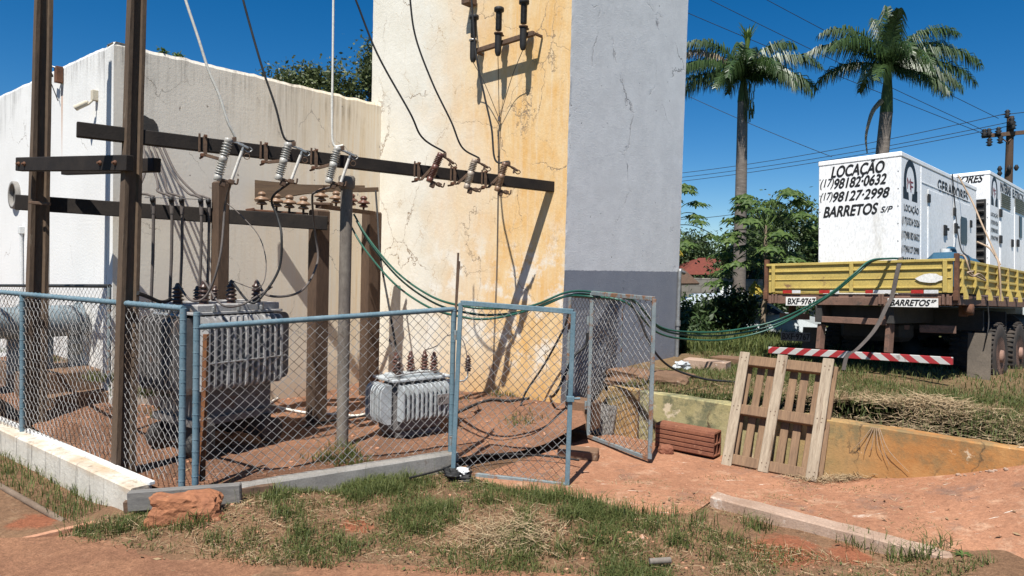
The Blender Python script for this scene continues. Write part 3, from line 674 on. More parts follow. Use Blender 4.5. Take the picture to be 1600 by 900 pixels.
def fence_panel(label, A, B, z0a, z1a, z0b, z1b, posts, mat=None, seed=0, rail=True, pitch=.088):
    mat = mat or M_BLUE
    root = empty('chain_link_fence', ((A[0] + B[0]) / 2, (A[1] + B[1]) / 2, min(z0a, z0b)), None, label, 'fence')
    chain(MB(), A, B, z0a, z1a, z0b, z1b, seed=seed, pitch=pitch).build('wire_netting', M_MESH, root)
    if rail:
        m = MB(); rail_with_ties(m, V(A[0], A[1], z1a), V(B[0], B[1], z1b), .024); m.build('top_rail', mat, root)
    for (t, lo, hi, r_) in posts:
        p = Vector((A[0] + (B[0] - A[0]) * t, A[1] + (B[1] - A[1]) * t, 0)); m = MB()
        za = z0a + (z0b - z0a) * t
        m.tube([p + V(0, 0, za + lo), p + V(0, 0, (z1a + (z1b - z1a) * t) + hi)], r_, 10)
        for k in range(14): m.lathe([(r_ + .001, -.003), (r_ + .004, 0), (r_ + .001, .003)], 8, frame(V(1, 0, 0), V(0, 1, 0), V(0, .15, 1).normalized(), p + V(0, 0, za + .05 + k * .1)), cap=False)
        m.build('post', mat, root)
    return root
cA = P(284, 757, 5.66); cB = P(-70, 640, 8.25)
fence_panel('side chain-link fence on the whitewashed low wall', (cA.x, cA.y), (cB.x, cB.y), .12, P(284, 482, 5.66).z, .12, P(-70, 450, 8.25).z, [(0, -.06, .0, .027), (.62, -.02, 0, .026)], seed=1)
fA, fB = P(305, 757, 5.66), P(704, 704, 6.83)
fence_panel('front chain-link fence between the corner and the gate', (fA.x, fA.y), (fB.x, fB.y), fA.z + .02, P(303, 511, 5.66).z, fB.z + .01, P(711, 483, 6.83).z, [(0, -.02, .12, .027), (1.0, -.02, .01, .025)], seed=2)
b0, b1 = P(885, 660, 8.35), P(966, 640, 9.6)
fence_panel('rusty short fence panel beside the grey tower face', (b0.x, b0.y), (b1.x, b1.y), .05, P(883, 461, 8.35).z, .45, P(969, 468, 9.6).z, [(0, -.05, .02, .022), (1, -.2, 0, .022)], M_BLUER, 3)
z1, z2 = KC - WU * .1 - NU * .32, KC - WU * 6 - NU * .32
mb = MB(); mb.tube([onvert(-30, 446, z1, z2), onvert(172, 447, z1, z2)], .02, 8)
fr = empty('chain_link_fence', z1 + V(0, 0, .6), None, 'dark railed fence close against the white wall behind the tank', 'fence')
mb.build('top_rail', M_BLK, fr)
za_, zb_ = onvert(172, 447, z1, z2), onvert(-30, 446, z1, z2)
chain(MB(), (za_.x, za_.y), (zb_.x, zb_.y), .62, za_.z, .62, zb_.z, seed=6, pitch=.11, r=.002).build('wire_netting', M_MESH, fr)
mb = MB(); mb.tube([onvert(171, 446, z1, z2), onvert(171, 446, z1, z2) * 1 - V(0, 0, onvert(171, 446, z1, z2).z - .6)], .02, 8); mb.build('post', M_BLUER, fr)

def gate_leaf(label, TL, BL, TR, BRt, mat, seed, latch_side=None):
    root = empty('gate_leaf', BL, None, label, 'gate')
    def fr(p, q, w=.042): m = MB(); m.bar(p, q, .036, w); return m
    fr(TL, BL).build('stile', mat, root); fr(TR, BRt).build('stile', mat, root)
    fr(TL, TR, .046).build('top_rail', mat, root); fr(BL, BRt, .040).build('bottom_rail', M_BLUER, root)
    chain(MB(), TL, TR, BL.z, TL.z, BRt.z, TR.z, seed=seed, sag=.02).build('wire_netting', M_MESH, root)
    return root
L_TL, L_BL, L_TR, L_BR = P(720, 473, 6.66), P(708, 738, 6.66), P(896, 487, 6.40), P(886, 758, 6.40)
g1 = gate_leaf('blue gate leaf nearest the front fence, its bottom rail lifted off the soil', L_TL, L_BL, L_TR, L_BR, M_BLUE, 11)
mb = MB(); m_ = L_TR * .5 + L_BR * .5; mb.box(m_ + V(-.0, -.01, 0), (.07, .05, .05)); mb.tube([m_ + V(.01, 0, 0), m_ + V(.09, 0, .005)], .012, 6); mb.build('latch', M_BLUE, g1)
for z in (.25, 1.25):
    mb = MB(); p = L_BL + (L_TL - L_BL) * (z / 1.6) + V(-.035, .01, 0); mb.tube([p, p + V(0, 0, .09)], .016, 8); mb.box(p + V(.012, 0, .04), (.04, .02, .03)); mb.build('hinge', M_BLUER, g1)
R_TL, R_BL, R_TR, R_BR = P(925, 458, 8.1), P(919, 681, 8.1), P(1022, 467, 7.17), P(1015, 717, 7.17)
g2 = gate_leaf('rusty grey gate leaf swung open beside the yellow retaining wall', R_TL, R_BL, R_TR, R_BR, M_BLUER, 12)
for z in (.3, 1.25):
    mb = MB(); p = R_BL + (R_TL - R_BL) * (z / 1.6) + V(-.035, .01, 0); mb.tube([p, p + V(0, 0, .09)], .016, 8); mb.build('hinge', M_BLUER, g2)
mb = MB(); mb.tube([P(716, 395, 6.92), P(705, 640, 6.92), P(701, 690, 6.9)], .011, 6); mb.tube([P(718, 408, 6.90), P(712, 500, 6.9), P(706, 640, 6.88)], .008, 6)
mb.build('steel_rod', M_RUSTD, label='pair of thin dark rods standing upright at the gate hinge', cat='rod')
mb = MB(); mb.bar(P(321, 522, 5.85), P(315, 752, 5.75), .035, .03); mb.bar(P(321, 522, 5.85) + V(.017, .02, 0), P(315, 752, 5.75) + V(.017, .02, 0), .006, .03)
mb.build('iron_stake', worn('orange_rust', (.20, .085, .035), (.12, .05, .025), 8, stretch=(1, 1, .3), bump=.3), label='rusty orange iron stake tied to the corner of the front fence', cat='stake')
# ------------------------------------------------------------------ posts
AX = frame(WU, NU, V(0, 0, 1)).to_3x3()
def ipost(name, base, top, w, dpt, mat, label, z_extra=0, taper=.85, lean=(0, 0)):
    """concrete post of I section: wide along NU, narrow along WU with a groove"""
    root_M = frame(WU, NU, V(0, 0, 1), base)
    g = .25
    out = lambda k: [(-w / 2 * k, -dpt / 2 * k), (w / 2 * k, -dpt / 2 * k), (w / 2 * k, -dpt * .28 * k), (w * g * k, -dpt * .2 * k), (w * g * k, dpt * .2 * k), (w / 2 * k, dpt * .28 * k), (w / 2 * k, dpt / 2 * k), (-w / 2 * k, dpt / 2 * k), (-w / 2 * k, dpt * .28 * k), (-w * g * k, dpt * .2 * k), (-w * g * k, -dpt * .2 * k), (-w / 2 * k, -dpt * .28 * k)]
    n = 14; vs, fs = [], []
    for i in range(n + 1):
        t = i / n; k = 1 + (taper - 1) * t
        for j, (a, b) in enumerate(out(k)):
            q = .004 * noise.noise((i * 1.3, j * 2.1, w * 10))
            vs.append(Vector((a + q + lean[0] * t, b + q + lean[1] * t, t * (top - base.z + .25) - .25)))
    for i in range(n):
        for j in range(12): fs.append((i * 12 + j, i * 12 + (j + 1) % 12, i * 12 + 12 + (j + 1) % 12, i * 12 + 12 + j))
    fs += [tuple(reversed(range(12))), tuple(n * 12 + j for j in range(12))]
    me = bpy.data.meshes.new(name); me.from_pydata(vs, [], fs); me.materials.append(mat); me.update()
    o = bpy.data.objects.new(name, me); COL.objects.link(o); o.matrix_basis = root_M; MW[o.name] = root_M
    return tag(o, label, 'post')
p1 = P(52, 676, 7.40); p2 = P(191, 742, 6.20)
t1, t2 = P(71, -120, 7.40), P(217, -120, 6.20)
def wn_(p, q): d = q - p; return (d.dot(WU), d.dot(NU))
ipost('concrete_post', V(p1.x, p1.y, 0), t1.z, .125, .195, M_POST, 'tall dark concrete post behind the side fence, farther from the corner', lean=wn_(V(p1.x, p1.y, 0), V(t1.x, t1.y, 0)), taper=.70)
ipost('concrete_post', V(p2.x, p2.y, 0), t2.z, .120, .165, M_POST, 'tall dark concrete post just inside the fence corner', lean=wn_(V(p2.x, p2.y, 0), V(t2.x, t2.y, 0)), taper=.74)
def sqpost(name, foot, top, w, d, mat, label):
    f, t = Vector(foot), Vector(top); mb = MB(); ax = (t - f).normalized()
    mb.box((f + t) / 2 - V(0, 0, .1), (w, d, (t - f).length + .2), AX, .018)
    M = frame(WU, NU, V(0, 0, 1), f); Mi = M.inverted()
    A = [tuple(Mi @ Vector(v)) for v in mb.v]; lx, ly = (Mi @ t).x, (Mi @ t).y; hz = (Mi @ t).z
    me = bpy.data.meshes.new(name); me.from_pydata(A, [], mb.f); me.materials.append(mat); me.update()
    o = bpy.data.objects.new(name, me); COL.objects.link(o); o.matrix_basis = M; MW[o.name] = M
    return tag(o, label, 'post')
def vpost(px, py0, py1, d): a, b = P(px, py0, d), P(px, py1, d); return V(a.x, a.y, min(a.z, .08)), V(a.x, a.y, b.z)
a, b = vpost(341, 660, 284, 7.95); sqpost('square_post', a, b, .15, .15, M_POST2, 'square brown post behind the large transformer under the pale fuse holder')
a, b = vpost(494, 654, 328, 8.40); b34 = b; a34 = a; sqpost('square_post', a, b, .17, .20, M_POST2, 'square brown post between the two transformers, the nearer of the pair')
a, b = vpost(576, 612, 331, 9.95); b4 = b; sqpost('square_post', a, b, .17, .24, M_POST2, 'scorched square brown post close to the inner corner of the walls')
BA, BD = V(.449, 8.73, 0), V(-.834, -.552, 0)            # long beam: fixed to the ochre face at BA, running back to the corner post
def beam_at(px):
    """ground point of the long beam under photo column px"""
    k = (px - 800) / F_PX; s = (k * BA.y - BA.x) / (BD.x - k * BD.y); return BA + BD * s, s
BZ = 2.93
pp, _ = beam_at(539); mb = MB()
ptop = BZ - .085
mb.tube([V(pp.x, pp.y, -.1), V(pp.x - .004, pp.y, 1.2), V(pp.x, pp.y, ptop - .13)], .062, 16)
mb.lathe([(.062, 0), (.082, .02), (.085, .12), (.07, .14)], 16, Matrix.Translation((pp.x, pp.y, ptop - .15)))
mb.build('round_pole', M_PIPE, label='slim round grey pole with a collar propping the long beam', cat='pole')
# ------------------------------------------------------------------ beams
bA = BA + V(0, 0, BZ) - BD * .12; sL = beam_at(118)[1]; bB = BA + BD * sL + V(0, 0, BZ + .085)
mb = MB(); mb.bar(bA, bB, .09, .125, b=.006); mb.build('long_beam', M_BEAM, label='long black crossbeam reaching from the corner post to the ochre tower face', cat='beam', origin=bB)
a, b = P(30, 257, 7.20), P(203, 255, 6.06)
ar = empty('timber_crossarm', a, None, 'short black double crossarm clamping the two tall posts together', 'crossarm')
mb = MB(); mb.bar(a, b + (b - a) * .0, .07, .135, b=.006); mb.build('front_timber', M_BEAM, ar)
mb = MB(); off = V(.20, .22, 0); mb.bar(a + off * 1.35, P(246, 258, 6.40), .07, .125, b=.006); mb.build('rear_timber', M_BEAM, ar)
for t in (.04, .10, .80, .92):
    mb = MB(); q = a + (b - a) * t; n_ = (b - a).normalized().cross(V(0, 0, 1)); n_ = n_ if n_.y < 0 else -n_
    mb.lathe([(.022, 0), (.022, .012), (.010, .014), (.010, .03)], 8, along(q + n_ * .034 + V(0, 0, .0), q + n_ * .1)); mb.build('bolt', M_RUST, ar)
lA, lB = P(26, 316, 7.55), P(512, 349, 8.22)
mb = MB(); mb.bar(lA, lB, .09, .16, b=.006); mb.build('lower_beam', M_BEAM, label='lower black beam running behind the tall posts to the square post', cat='beam')
mb = MB(); mb.bar(P(45, 316, 7.26), P(79, 319, 7.24), .02, .03); mb.build('post_clamp', M_RUSTD, label='thin rusty clamp round the farther tall post', cat='clamp')
q = P(498, 348, 8.27); mb = MB(); mb.bar(P(478, 345, 8.24), P(514, 349, 8.24), .02, .035); mb.build('post_clamp', M_RUSTD, label='flat rusty clamp round the square post at the lower beam', cat='clamp')
mb = MB(); vs = []
pk = [(398, 281, 9.15), (470, 288, 9.2), (505, 290, 9.25), (505, 300, 9.25), (472, 303, 9.2), (398, 315, 9.15)]
A_ = [P(*q) for q in pk]; th = V(.03, .05, 0)
mb.add([tuple(p) for p in A_] + [tuple(p + th) for p in A_], [(0, 1, 2, 3, 4, 5), (11, 10, 9, 8, 7, 6)] + [(i, i + 6, (i + 1) % 6 + 6, (i + 1) % 6) for i in range(6)])
mb.bar(P(476, 294, 9.30), P(570, 295, 9.55), .045, .09); mb.bar(P(560, 297, 9.5), P(591, 296, 9.62), .04, .06)
mb.build('broken_plank', M_PLANK, label='split brown planks behind the row of pin insulators', cat='plank')
r1a, r1b = P(389, 328, 8.15), P(482, 334, 8.30)
mb = MB(); mb.bar(r1a, r1b, .045, .022); mb.bar(P(384, 329, 8.13), P(398, 327, 8.16), .06, .035); mb.build('insulator_rail', M_RUST, label='thin rusty rail carrying four pin insulators over the lower beam', cat='rail')
r2a, r2b = P(497, 322, 8.5), P(583, 333, 9.7)
mb = MB(); mb.bar(r2a, r2b, .08, .05); mb.box(r2a + V(.05, .05, .03), (.2, .14, .03)); mb.build('insulator_rail', M_RUSTD, label='dark iron rail carrying insulators between the two square posts', cat='rail')

# ------------------------------------------------------------------ pin insulators
def pin_ins(loc, label, mat):
    r = empty('pin_insulator', loc, None, label, 'insulator', 'pin insulators on the rails')
    mb = MB(); mb.lathe([(.014, -.02), (.014, .10)], 10); [None]
    mb.build('pin', M_RUSTD, r, True)
    mb = MB(); mb.lathe([(.018, .055), (.058, .062), (.062, .072), (.050, .085), (.032, .098), (.034, .102), (.082, .108), (.086, .118), (.066, .138), (.040, .150), (.040, .166), (.048, .172), (.046, .188), (.030, .205), (.012, .212)], 20)
    mb.build('porcelain', mat, r, True); return r
ins = [(409, 328, 8.19, 'first on the rusty rail, by its bent end'), (432, 331, 8.22, 'second on the rusty rail over the lower beam'), (452, 333, 8.25, 'third on the rusty rail over the lower beam'), (474, 335, 8.29, 'last on the rusty rail, next to the square post top')]
for px, py, d, s_ in ins: pin_ins(P(px, py, d), 'tan brown pin insulator, ' + s_, M_PORCT)
for px, py, d, s_ in [(502, 322, 8.55, 'pin insulator standing on the square post top below the pale fuse holder'), (525, 325, 8.85, 'brown pin insulator on the dark rail just left of the round pole'), (549, 328, 9.2, 'brown pin insulator half hidden behind the round pole'), (568, 331, 9.5, 'brown pin insulator where the green cables start')]:
    pin_ins(P(px, py, d), s_, M_PORCT if px < 540 else M_PORCR)

M_PORCM = worn('stained_porcelain', (.42, .36, .29), (.25, .18, .13), 9, rough=.45, bump=.03, spec=.5)
# ------------------------------------------------------------------ fuse cutouts on the long beam
BX = -BD; BYv = V(0, 0, 1).cross(BX)                      # along the beam to the right / away
def cutout(px, dz, tilt, L, mat, tube, label, ribs=5, arm=True):
    g, s_ = beam_at(px); base = g - BYv * .045 + V(0, 0, BZ + .085 * s_ / sL)
    r = empty('fuse_cutout', base, frame(BX, BYv, V(0, 0, 1)).to_3x3(), label, 'fuse cutout', 'fuse cutouts along the long beam')
    ct = V(0, -.13, dz); ax = V(math.sin(tilt), -.08, math.cos(tilt)).normalized()
    mb = MB(); mb.box((-.13, -.008, -.01), (.032, .012, .20)); mb.box((-.13, -.04, -.105), (.032, .07, .012)); mb.bar(V(-.13, -.07, -.105), ct - ax * .0 - V(.03, 0, 0), .014, .03); mb.box((-.18, -.008, .01), (.018, .012, .17)); mb.build('bracket', M_RUSTD, r, True)
    mb = MB(); mb.tube([(-.13, -.04, .075), (-.13, .12, .075)], .011, 6); mb.build('bolt', M_RUST, r, True)
    mb = MB(); mb.tube([(-.155, -.02, -.115), (-.155, .1, -.115)], .010, 6); mb.box((-.155, .0, -.098), (.03, .05, .03)); mb.build('bolt', M_RUST, r, True)
    R0 = .036; prof = [(R0 * .8, -L / 2), (R0 * .95, -L / 2 + .005), (R0, -L / 2 + .05)]
    def seg(z0, z1):
        st = (z1 - z0) / ribs
        for k in range(ribs): prof.extend([(R0 * .72, z0 + st * k + .002), (R0 * 1.18, z0 + st * (k + .45)), (R0 * 1.22, z0 + st * (k + .62)), (R0 * .74, z0 + st * (k + .9))])
    seg(-L / 2 + .055, -.03); prof += [(R0 * 1.05, -.028), (R0 * 1.05, .028)]; seg(.03, L / 2 - .045); prof += [(R0, L / 2 - .04), (R0 * .95, L / 2 - .004), (R0 * .7, L / 2)]
    Mx = along(ct, ct + ax); mb = MB(); mb.lathe(prof, 18, Mx); mb.build('insulator', mat, r, True)
    top, bot = ct + ax * (L / 2 - .02), ct - ax * (L / 2 - .02)
    side = V(math.cos(tilt), -.10, -math.sin(tilt)).normalized()
    tc, bc = top + side * .135 + ax * .0, bot + side * .115
    mb = MB(); mb.bar(top + side * .02, tc, .030, .016); mb.bar(tc - side * .05, tc + side * .045 - ax * .015, .034, .022); mb.bar(tc - ax * .01, tc - ax * .06, .03, .02)
    mb.tube(catmull([tc + side * .0 - ax * .03, tc + side * .05 - ax * .05, tc + side * .08 - ax * .02, tc + side * .05], 4), .006, 5); mb.build('upper_contact', M_STEEL if tube else M_RUSTD, r, True)
    mb = MB(); mb.box(top + side * .045 + ax * .02, (.035, .03, .045)); mb.tube([top + side * .045, top + side * .045 + ax * .05], .012, 6); mb.build('terminal', M_RUSTD, r, True)
    mb = MB(); mb.bar(bot, bc, .036, .022); mb.box(bc + ax * .005, (.05, .045, .04), Matrix.Rotation(tilt, 3, 'Y')); mb.box(bot + side * .05 - ax * .035, (.05, .035, .05), Matrix.Rotation(tilt, 3, 'Y'))
    mb.tube(catmull([bc + side * .0, bc + side * .05 - ax * .0, bc + side * .05 + ax * .05], 4), .009, 5); mb.build('lower_hinge', M_RUSTD, r, True)
    if tube:
        mb = MB(); mb.tube([bc + ax * .015, tc - ax * .055], .0145, 10); mb.build('fuse_tube', M_TUBE, r, True)
        mb = MB(); q = tc - ax * .09 + side * .05; mb.tube([q + (side * math.cos(k * .5236) + ax * math.sin(k * .5236)) * .026 for k in range(13)], .004, 5); mb.tube([tc - ax * .07, q - side * .024], .005, 5); mb.build('pull_ring', M_RUSTD, r, True)
    MWr = MW[r.name]
    return MWr @ (top + side * .045 + ax * .05), MWr @ bc
cuts = [(340, -.135, .23, .40, M_PORC, True, 'pale grey fuse cutout with tube over the square post, fed by the white wire'),
        (432, -.09, .24, .37, M_PORC, True, 'stained grey fuse cutout with tube above the tan pin insulators'),
        (508, -.07, .22, .37, M_PORC, True, 'grey fuse cutout with tube beside the round pole top'),
        (664, .03, .38, .34, M_PORCR, False, 'rust red fuse cutout without its tube'),
        (719, .01, .26, .34, M_PORCM, False, 'grey fuse cutout without tube, middle of the trio by the tower'),
        (766, .02, .26, .34, M_PORCT, False, 'brownish grey fuse cutout without tube, nearest the beam end at the tower')]
CT = [cutout(*c) for c in cuts]

# ------------------------------------------------------------------ wires
def cab(name, pts, r, mat, label, cat='cable', n=7, k=10, group=None):
    mb = MB(); mb.tube(catmull(pts, k), r, n); return mb.build(name, mat, label=label, cat=cat, group=group)
def up(ct, pix, d1):
    """wire from a cutout terminal up out of the picture through photo points"""
    d0 = ct.y; n = len(pix); pts = [ct]
    for i, (px, py) in enumerate(pix): pts.append(P(px, py, d0 + (d1 - d0) * (i + 1) / n))
    return pts
cab('overhead_wire', up(CT[0][0], [(356, 190), (343, 150), (326, 110), (310, 60), (290, 0), (262, -90)], 6.2), .0125, M_WHITEC, 'crooked white wire dropping to the first fuse cutout', 'wire')
cab('overhead_wire', up(CT[1][0], [(444, 215), (430, 165), (408, 100), (380, 0), (362, -80)], 6.6), .0105, M_BLK, 'black wire dropping to the stained grey fuse cutout', 'wire')
cab('overhead_wire', up(CT[2][0], [(521, 225), (519, 180), (520, 100), (521, 0), (522, -80)], 7.0), .0115, M_WHITEC, 'straight white wire dropping beside the round pole', 'wire')
cab('overhead_wire', up(CT[3][0], [(660, 215), (640, 175), (590, 85), (556, 0), (520, -90)], 7.2), .0105, M_BLK, 'black wire slanting down to the rust red fuse cutout', 'wire')
cab('overhead_wire', up(CT[4][0], [(722, 230), (705, 190), (676, 130), (650, 60), (641, 0), (636, -80)], 7.6), .0105, M_BLK, 'black wire curving down to the middle fuse cutout by the tower', 'wire')
cab('overhead_wire', up(CT[5][0], [(774, 250), (768, 200), (757, 150), (744, 85), (737, 0), (734, -80)], 8.3), .0115, M_BLK, 'black wire passing the left arrester to the last fuse cutout', 'wire')

# five cable tails that leave the hole in the beige wall and drop to the large transformer
hole = onplane(236, 218, KC, WU) + WU * .02
bun = [(239, 334, 310, 474, 7.35), (268, 334, 310, 476, 7.5), (284, 335, 311, 462, 7.65), (314, 337, 312, 470, 7.8), (326, 338, 313, 470, 7.9)]
tl = ['outermost cable tail, nearest the tall post', 'second cable tail from the tall post', 'cable tail ending on the dark bushing', 'fourth cable tail from the tall post', 'cable tail close against the square post']
bdirs = [(228, 262), (246, 285), (256, 276), (268, 270), (275, 270)]
for i, (px, _, yt, yb, d) in enumerate(bun):
    top = P(px, yt, d)
    hp = hole + NU * (-.10 + .05 * i) + V(0, 0, -.06 + .015 * i)
    mid = P(bdirs[i][0], bdirs[i][1], (d + hp.y) / 2 + .1)
    r = empty('cable_tail', P(px - 2, yb, d), None, 'dark ' + tl[i], 'cable', 'cable tails from the wall to the large transformer')
    mb = MB(); mb.tube(catmull([hp, mid, P(px - 22, yt - 12, d + .15), P(px - 8, yt - 6, d + .03), top + V(0, 0, .02)], 8), .013, 7); mb.build('lead', M_GREYC, r)
    mb = MB(); mb.tube([top + V(0, 0, .03), top, P(px + 1, yt + 24, d)], [.016, .028, .022], 8); mb.build('termination', M_GREYC, r)
    mb = MB(); mb.tube([P(px + 1, yt + 20, d), P(px, 400, d), P(px - 3, yb, d)], .0165, 8); mb.build('sheath', M_GREYC, r)
    mb = MB(); c = P(px - 1, yt + 2, d - .02); mb.lathe([(.016, -.022), (.030, -.015), (.030, .015), (.016, .022)], 10, along(c, c + BX)); mb.build('clamp', M_BLK, r)
mb = MB(); mb.tube([P(226, 308, 7.25), P(330, 312, 7.9)], .005, 5); mb.build('support_wire', M_STEEL, label='thin horizontal wire holding the five cable tails', cat='wire')

# ------------------------------------------------------------------ transformers
def fin(mb, M, w, h, t, r):
    """one radiator fin: local x = outward depth, local y = up"""
    o = [(0, 0)]
    for k in range(6): a = -math.pi / 2 + k * math.pi / 10; o.append((w - r + r * math.cos(a), r + r * math.sin(a)))
    for k in range(6): a = k * math.pi / 10; o.append((w - r + r * math.cos(a), h - r + r * math.sin(a)))
    o.append((0, h)); mb.prism(o, M, t)
def fins(mb, org, run, outw, n, step, w, h, t, r=.05):
    for k in range(n):
        o = org + run * (k * step); q = .006 * math.sin(k * 2.3)
        fin(mb, frame(outw, V(0, 0, 1), outw.cross(V(0, 0, 1)), o), w + q, h, t, r)
def bushing(root, c, h, r, mat, name='bushing', ribs=4, n=14):
    prof = [(r * .75, 0), (r * .75, h * .1)]; st = h * .72 / ribs
    for k in range(ribs): z = h * .1 + st * k; prof += [(r * .55, z), (r * (1.0 - .05 * k), z + st * .35), (r * (1.0 - .05 * k), z + st * .5), (r * .52, z + st * .9)]
    prof += [(r * .4, h * .86), (r * .45, h * .9), (r * .2, h)]
    mb = MB(); mb.lathe(prof, n, Matrix.Translation(c)); return mb.build(name, mat, root, True)
# large one
cx = P(298, 640, 6.42); lx, ly = V(.55, .835, 0).normalized(), V(-.835, .55, 0).normalized()
LX, LY = 1.22, 1.02
big = empty('transformer', V(cx.x, cx.y, 0) + lx * LX / 2 + ly * LY / 2 + V(0, 0, .05), frame(lx, ly, V(0, 0, 1)).to_3x3(), 'large dirty grey transformer with deep radiator fins and a strap round them', 'transformer')
tx, ty = LX / 2 - .17, LY / 2 - .20
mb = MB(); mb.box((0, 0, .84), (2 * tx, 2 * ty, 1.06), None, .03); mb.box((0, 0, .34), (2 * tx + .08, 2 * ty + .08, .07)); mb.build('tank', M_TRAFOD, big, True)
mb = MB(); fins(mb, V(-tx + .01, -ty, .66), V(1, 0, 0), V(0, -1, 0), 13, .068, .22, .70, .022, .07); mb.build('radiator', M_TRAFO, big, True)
mb = MB(); fins(mb, V(-tx, -ty + .02, .62), V(0, 1, 0), V(-1, 0, 0), 10, .062, .20, .72, .022, .07); mb.build('radiator', M_TRAFOD, big, True, label='radiator facing the side fence, shade painted into its grey')
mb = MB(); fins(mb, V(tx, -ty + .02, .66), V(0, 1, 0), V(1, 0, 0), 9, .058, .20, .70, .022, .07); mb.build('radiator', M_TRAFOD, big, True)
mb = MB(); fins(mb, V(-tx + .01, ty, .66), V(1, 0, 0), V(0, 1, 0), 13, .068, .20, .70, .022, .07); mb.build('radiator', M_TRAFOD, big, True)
zb_ = .93
mb = MB(); hw, hh = tx + .17, ty + .20
mb.tube([(-hw - .0, hh - .1, zb_ - .02), (-hw - .01, -ty + .05, zb_ - .02)], .010, 6); mb.tube([(-tx, -hh - .015, zb_), (tx - .02, -hh - .015, zb_)], .010, 6); mb.build('strap', M_STEEL, big, True)
mb = MB(); mb.box((.0, 0, 1.385), (2 * tx + .14, 2 * ty + .12, .025)); mb.box((.03, 0, 1.43), (2 * tx + .06, 2 * ty + .04, .07), None, .008); mb.build('lid', M_TRAFO, big, True)
for i in range(3):
    mb = MB(); mb.box((-tx + .15 + i * .27, -ty - .055, 1.425), (.035, .03, .045)); mb.tube([(-tx + .15 + i * .27, -ty - .06, 1.40), (-tx + .15 + i * .27, -ty - .07, 1.47)], .014, 6); mb.build('lid_clamp', M_STEEL, big, True)
for i in range(3): bushing(big, V(-tx + .16 + i * .30, -ty + .12, 1.465), .23, .058, M_PORCD)
for i in range(4): bushing(big, V(-tx + .12 + i * .2, ty - .14, 1.465), .16, .045, M_PORCD)
bushing(big, V(-tx - .0, -ty + .30, 1.465), .20, .06, M_PORCD)
mb = MB(); mb.tube([(-tx - .10, -ty + .05, 1.36), (-tx - .10, ty - .1, 1.36)], .02, 8)
for k in range(6): mb.tube([(-tx - .10, -ty + .08 + k * .08, 1.33), (-tx - .10, -ty + .08 + k * .08, 1.41)], .016, 6)
mb.build('valve_row', M_STEEL, big, True)
for sx in (-1, 1):
    mb = MB(); mb.box((sx * (tx - .12), 0, .20), (.10, 2 * ty + .16, .24), None, .01); mb.build('skid', M_DARK, big, True)
for sx in (-1, 1):
    for sy in (-1, 1):
        mb = MB(); mb.lathe([(.04, -.04), (.12, -.04), (.13, -.03), (.13, .03), (.12, .04), (.04, .04)], 18, frame(V(1, 0, 0), V(0, 0, 1), V(0, -1, 0), V(sx * (tx - .03), sy * (ty + .02), .13))); mb.build('wheel', M_DARK, big, True)
bigM = MW[big.name]
# small one
cs = P(613, 683, 7.58); sx_, sy_ = V(.76, .65, 0).normalized(), V(-.65, .76, 0).normalized()
SX, SY = .72, .38
sm_ = empty('transformer', V(cs.x, cs.y, .06) + sx_ * SX / 2 + sy_ * SY / 2, frame(sx_, sy_, V(0, 0, 1)).to_3x3(), 'small pale blue grey transformer with brown bushings near the gate', 'transformer')
mb = MB(); mb.box((0, 0, .30), (SX, SY, .60), None, .09); mb.box((0, 0, .02), (SX * .8, SY * .9, .05)); mb.build('tank', M_TRAFOD, sm_, True)
mb = MB(); fins(mb, V(-SX / 2 + .07, -SY / 2, .19), V(1, 0, 0), V(0, -1, 0), 11, .058, .13, .39, .016, .05); mb.build('radiator', M_TRAFOB, sm_, True)
mb = MB(); fins(mb, V(-SX / 2, -SY / 2 + .03, .15), V(0, 1, 0), V(-1, 0, 0), 7, .052, .13, .43, .020, .10); mb.build('radiator', M_TRAFOB, sm_, True)
mb = MB(); fins(mb, V(SX / 2, -SY / 2 + .03, .15), V(0, 1, 0), V(1, 0, 0), 7, .052, .13, .43, .020, .10); mb.build('radiator', M_TRAFOB, sm_, True)
mb = MB(); mb.box((0, 0, .625), (SX + .05, SY + .06, .03), None, .012); mb.box((0, 0, .655), (SX * .8, SY * .7, .035), None, .015); mb.build('lid', M_TRAFOB, sm_, True)
mb = MB(); mb.box((SX / 2 - .16, -SY / 2 - .145, .40), (.17, .012, .115), None, .004); plate = mb.build('rating_plate', M_STEEL, sm_, True)
for i in range(3): bushing(sm_, V(-.18 + i * .19, .06, .66), .24, .05, M_PORCR, ribs=5)
bushing(sm_, V(-.26, -.12, .66), .20, .045, M_PORCD, ribs=4)
bushing(sm_, V(.22, -.10, .66), .24, .052, M_PORCR, ribs=5)
q = MW[sm_.name].inverted() @ P(731, 580, 8.2)
bushing(sm_, q, .19, .045, M_PORCD, ribs=5)
mb = MB(); mb.tube(catmull([q + V(0, 0, .01), q + V(-.02, -.01, -.07), q + V(-.12, 0, -.10), V(SX / 2 - .05, .05, .66)], 6), .010, 6); mb.build('bushing_arm', M_STEEL, sm_, True)
mb = MB(); mb.tube(catmull([V(-SX / 2 - .05, -SY / 2 + .05, .66), V(-.1, -SY / 2 - .02, .70), V(.2, -SY / 2, .69), V(SX / 2, -.05, .71)], 6), .009, 6); mb.tube([V(-.3, -.2, .66), V(-.3, -.2, .5)], .014, 6); mb.build('lifting_rod', M_STEEL, sm_, True)
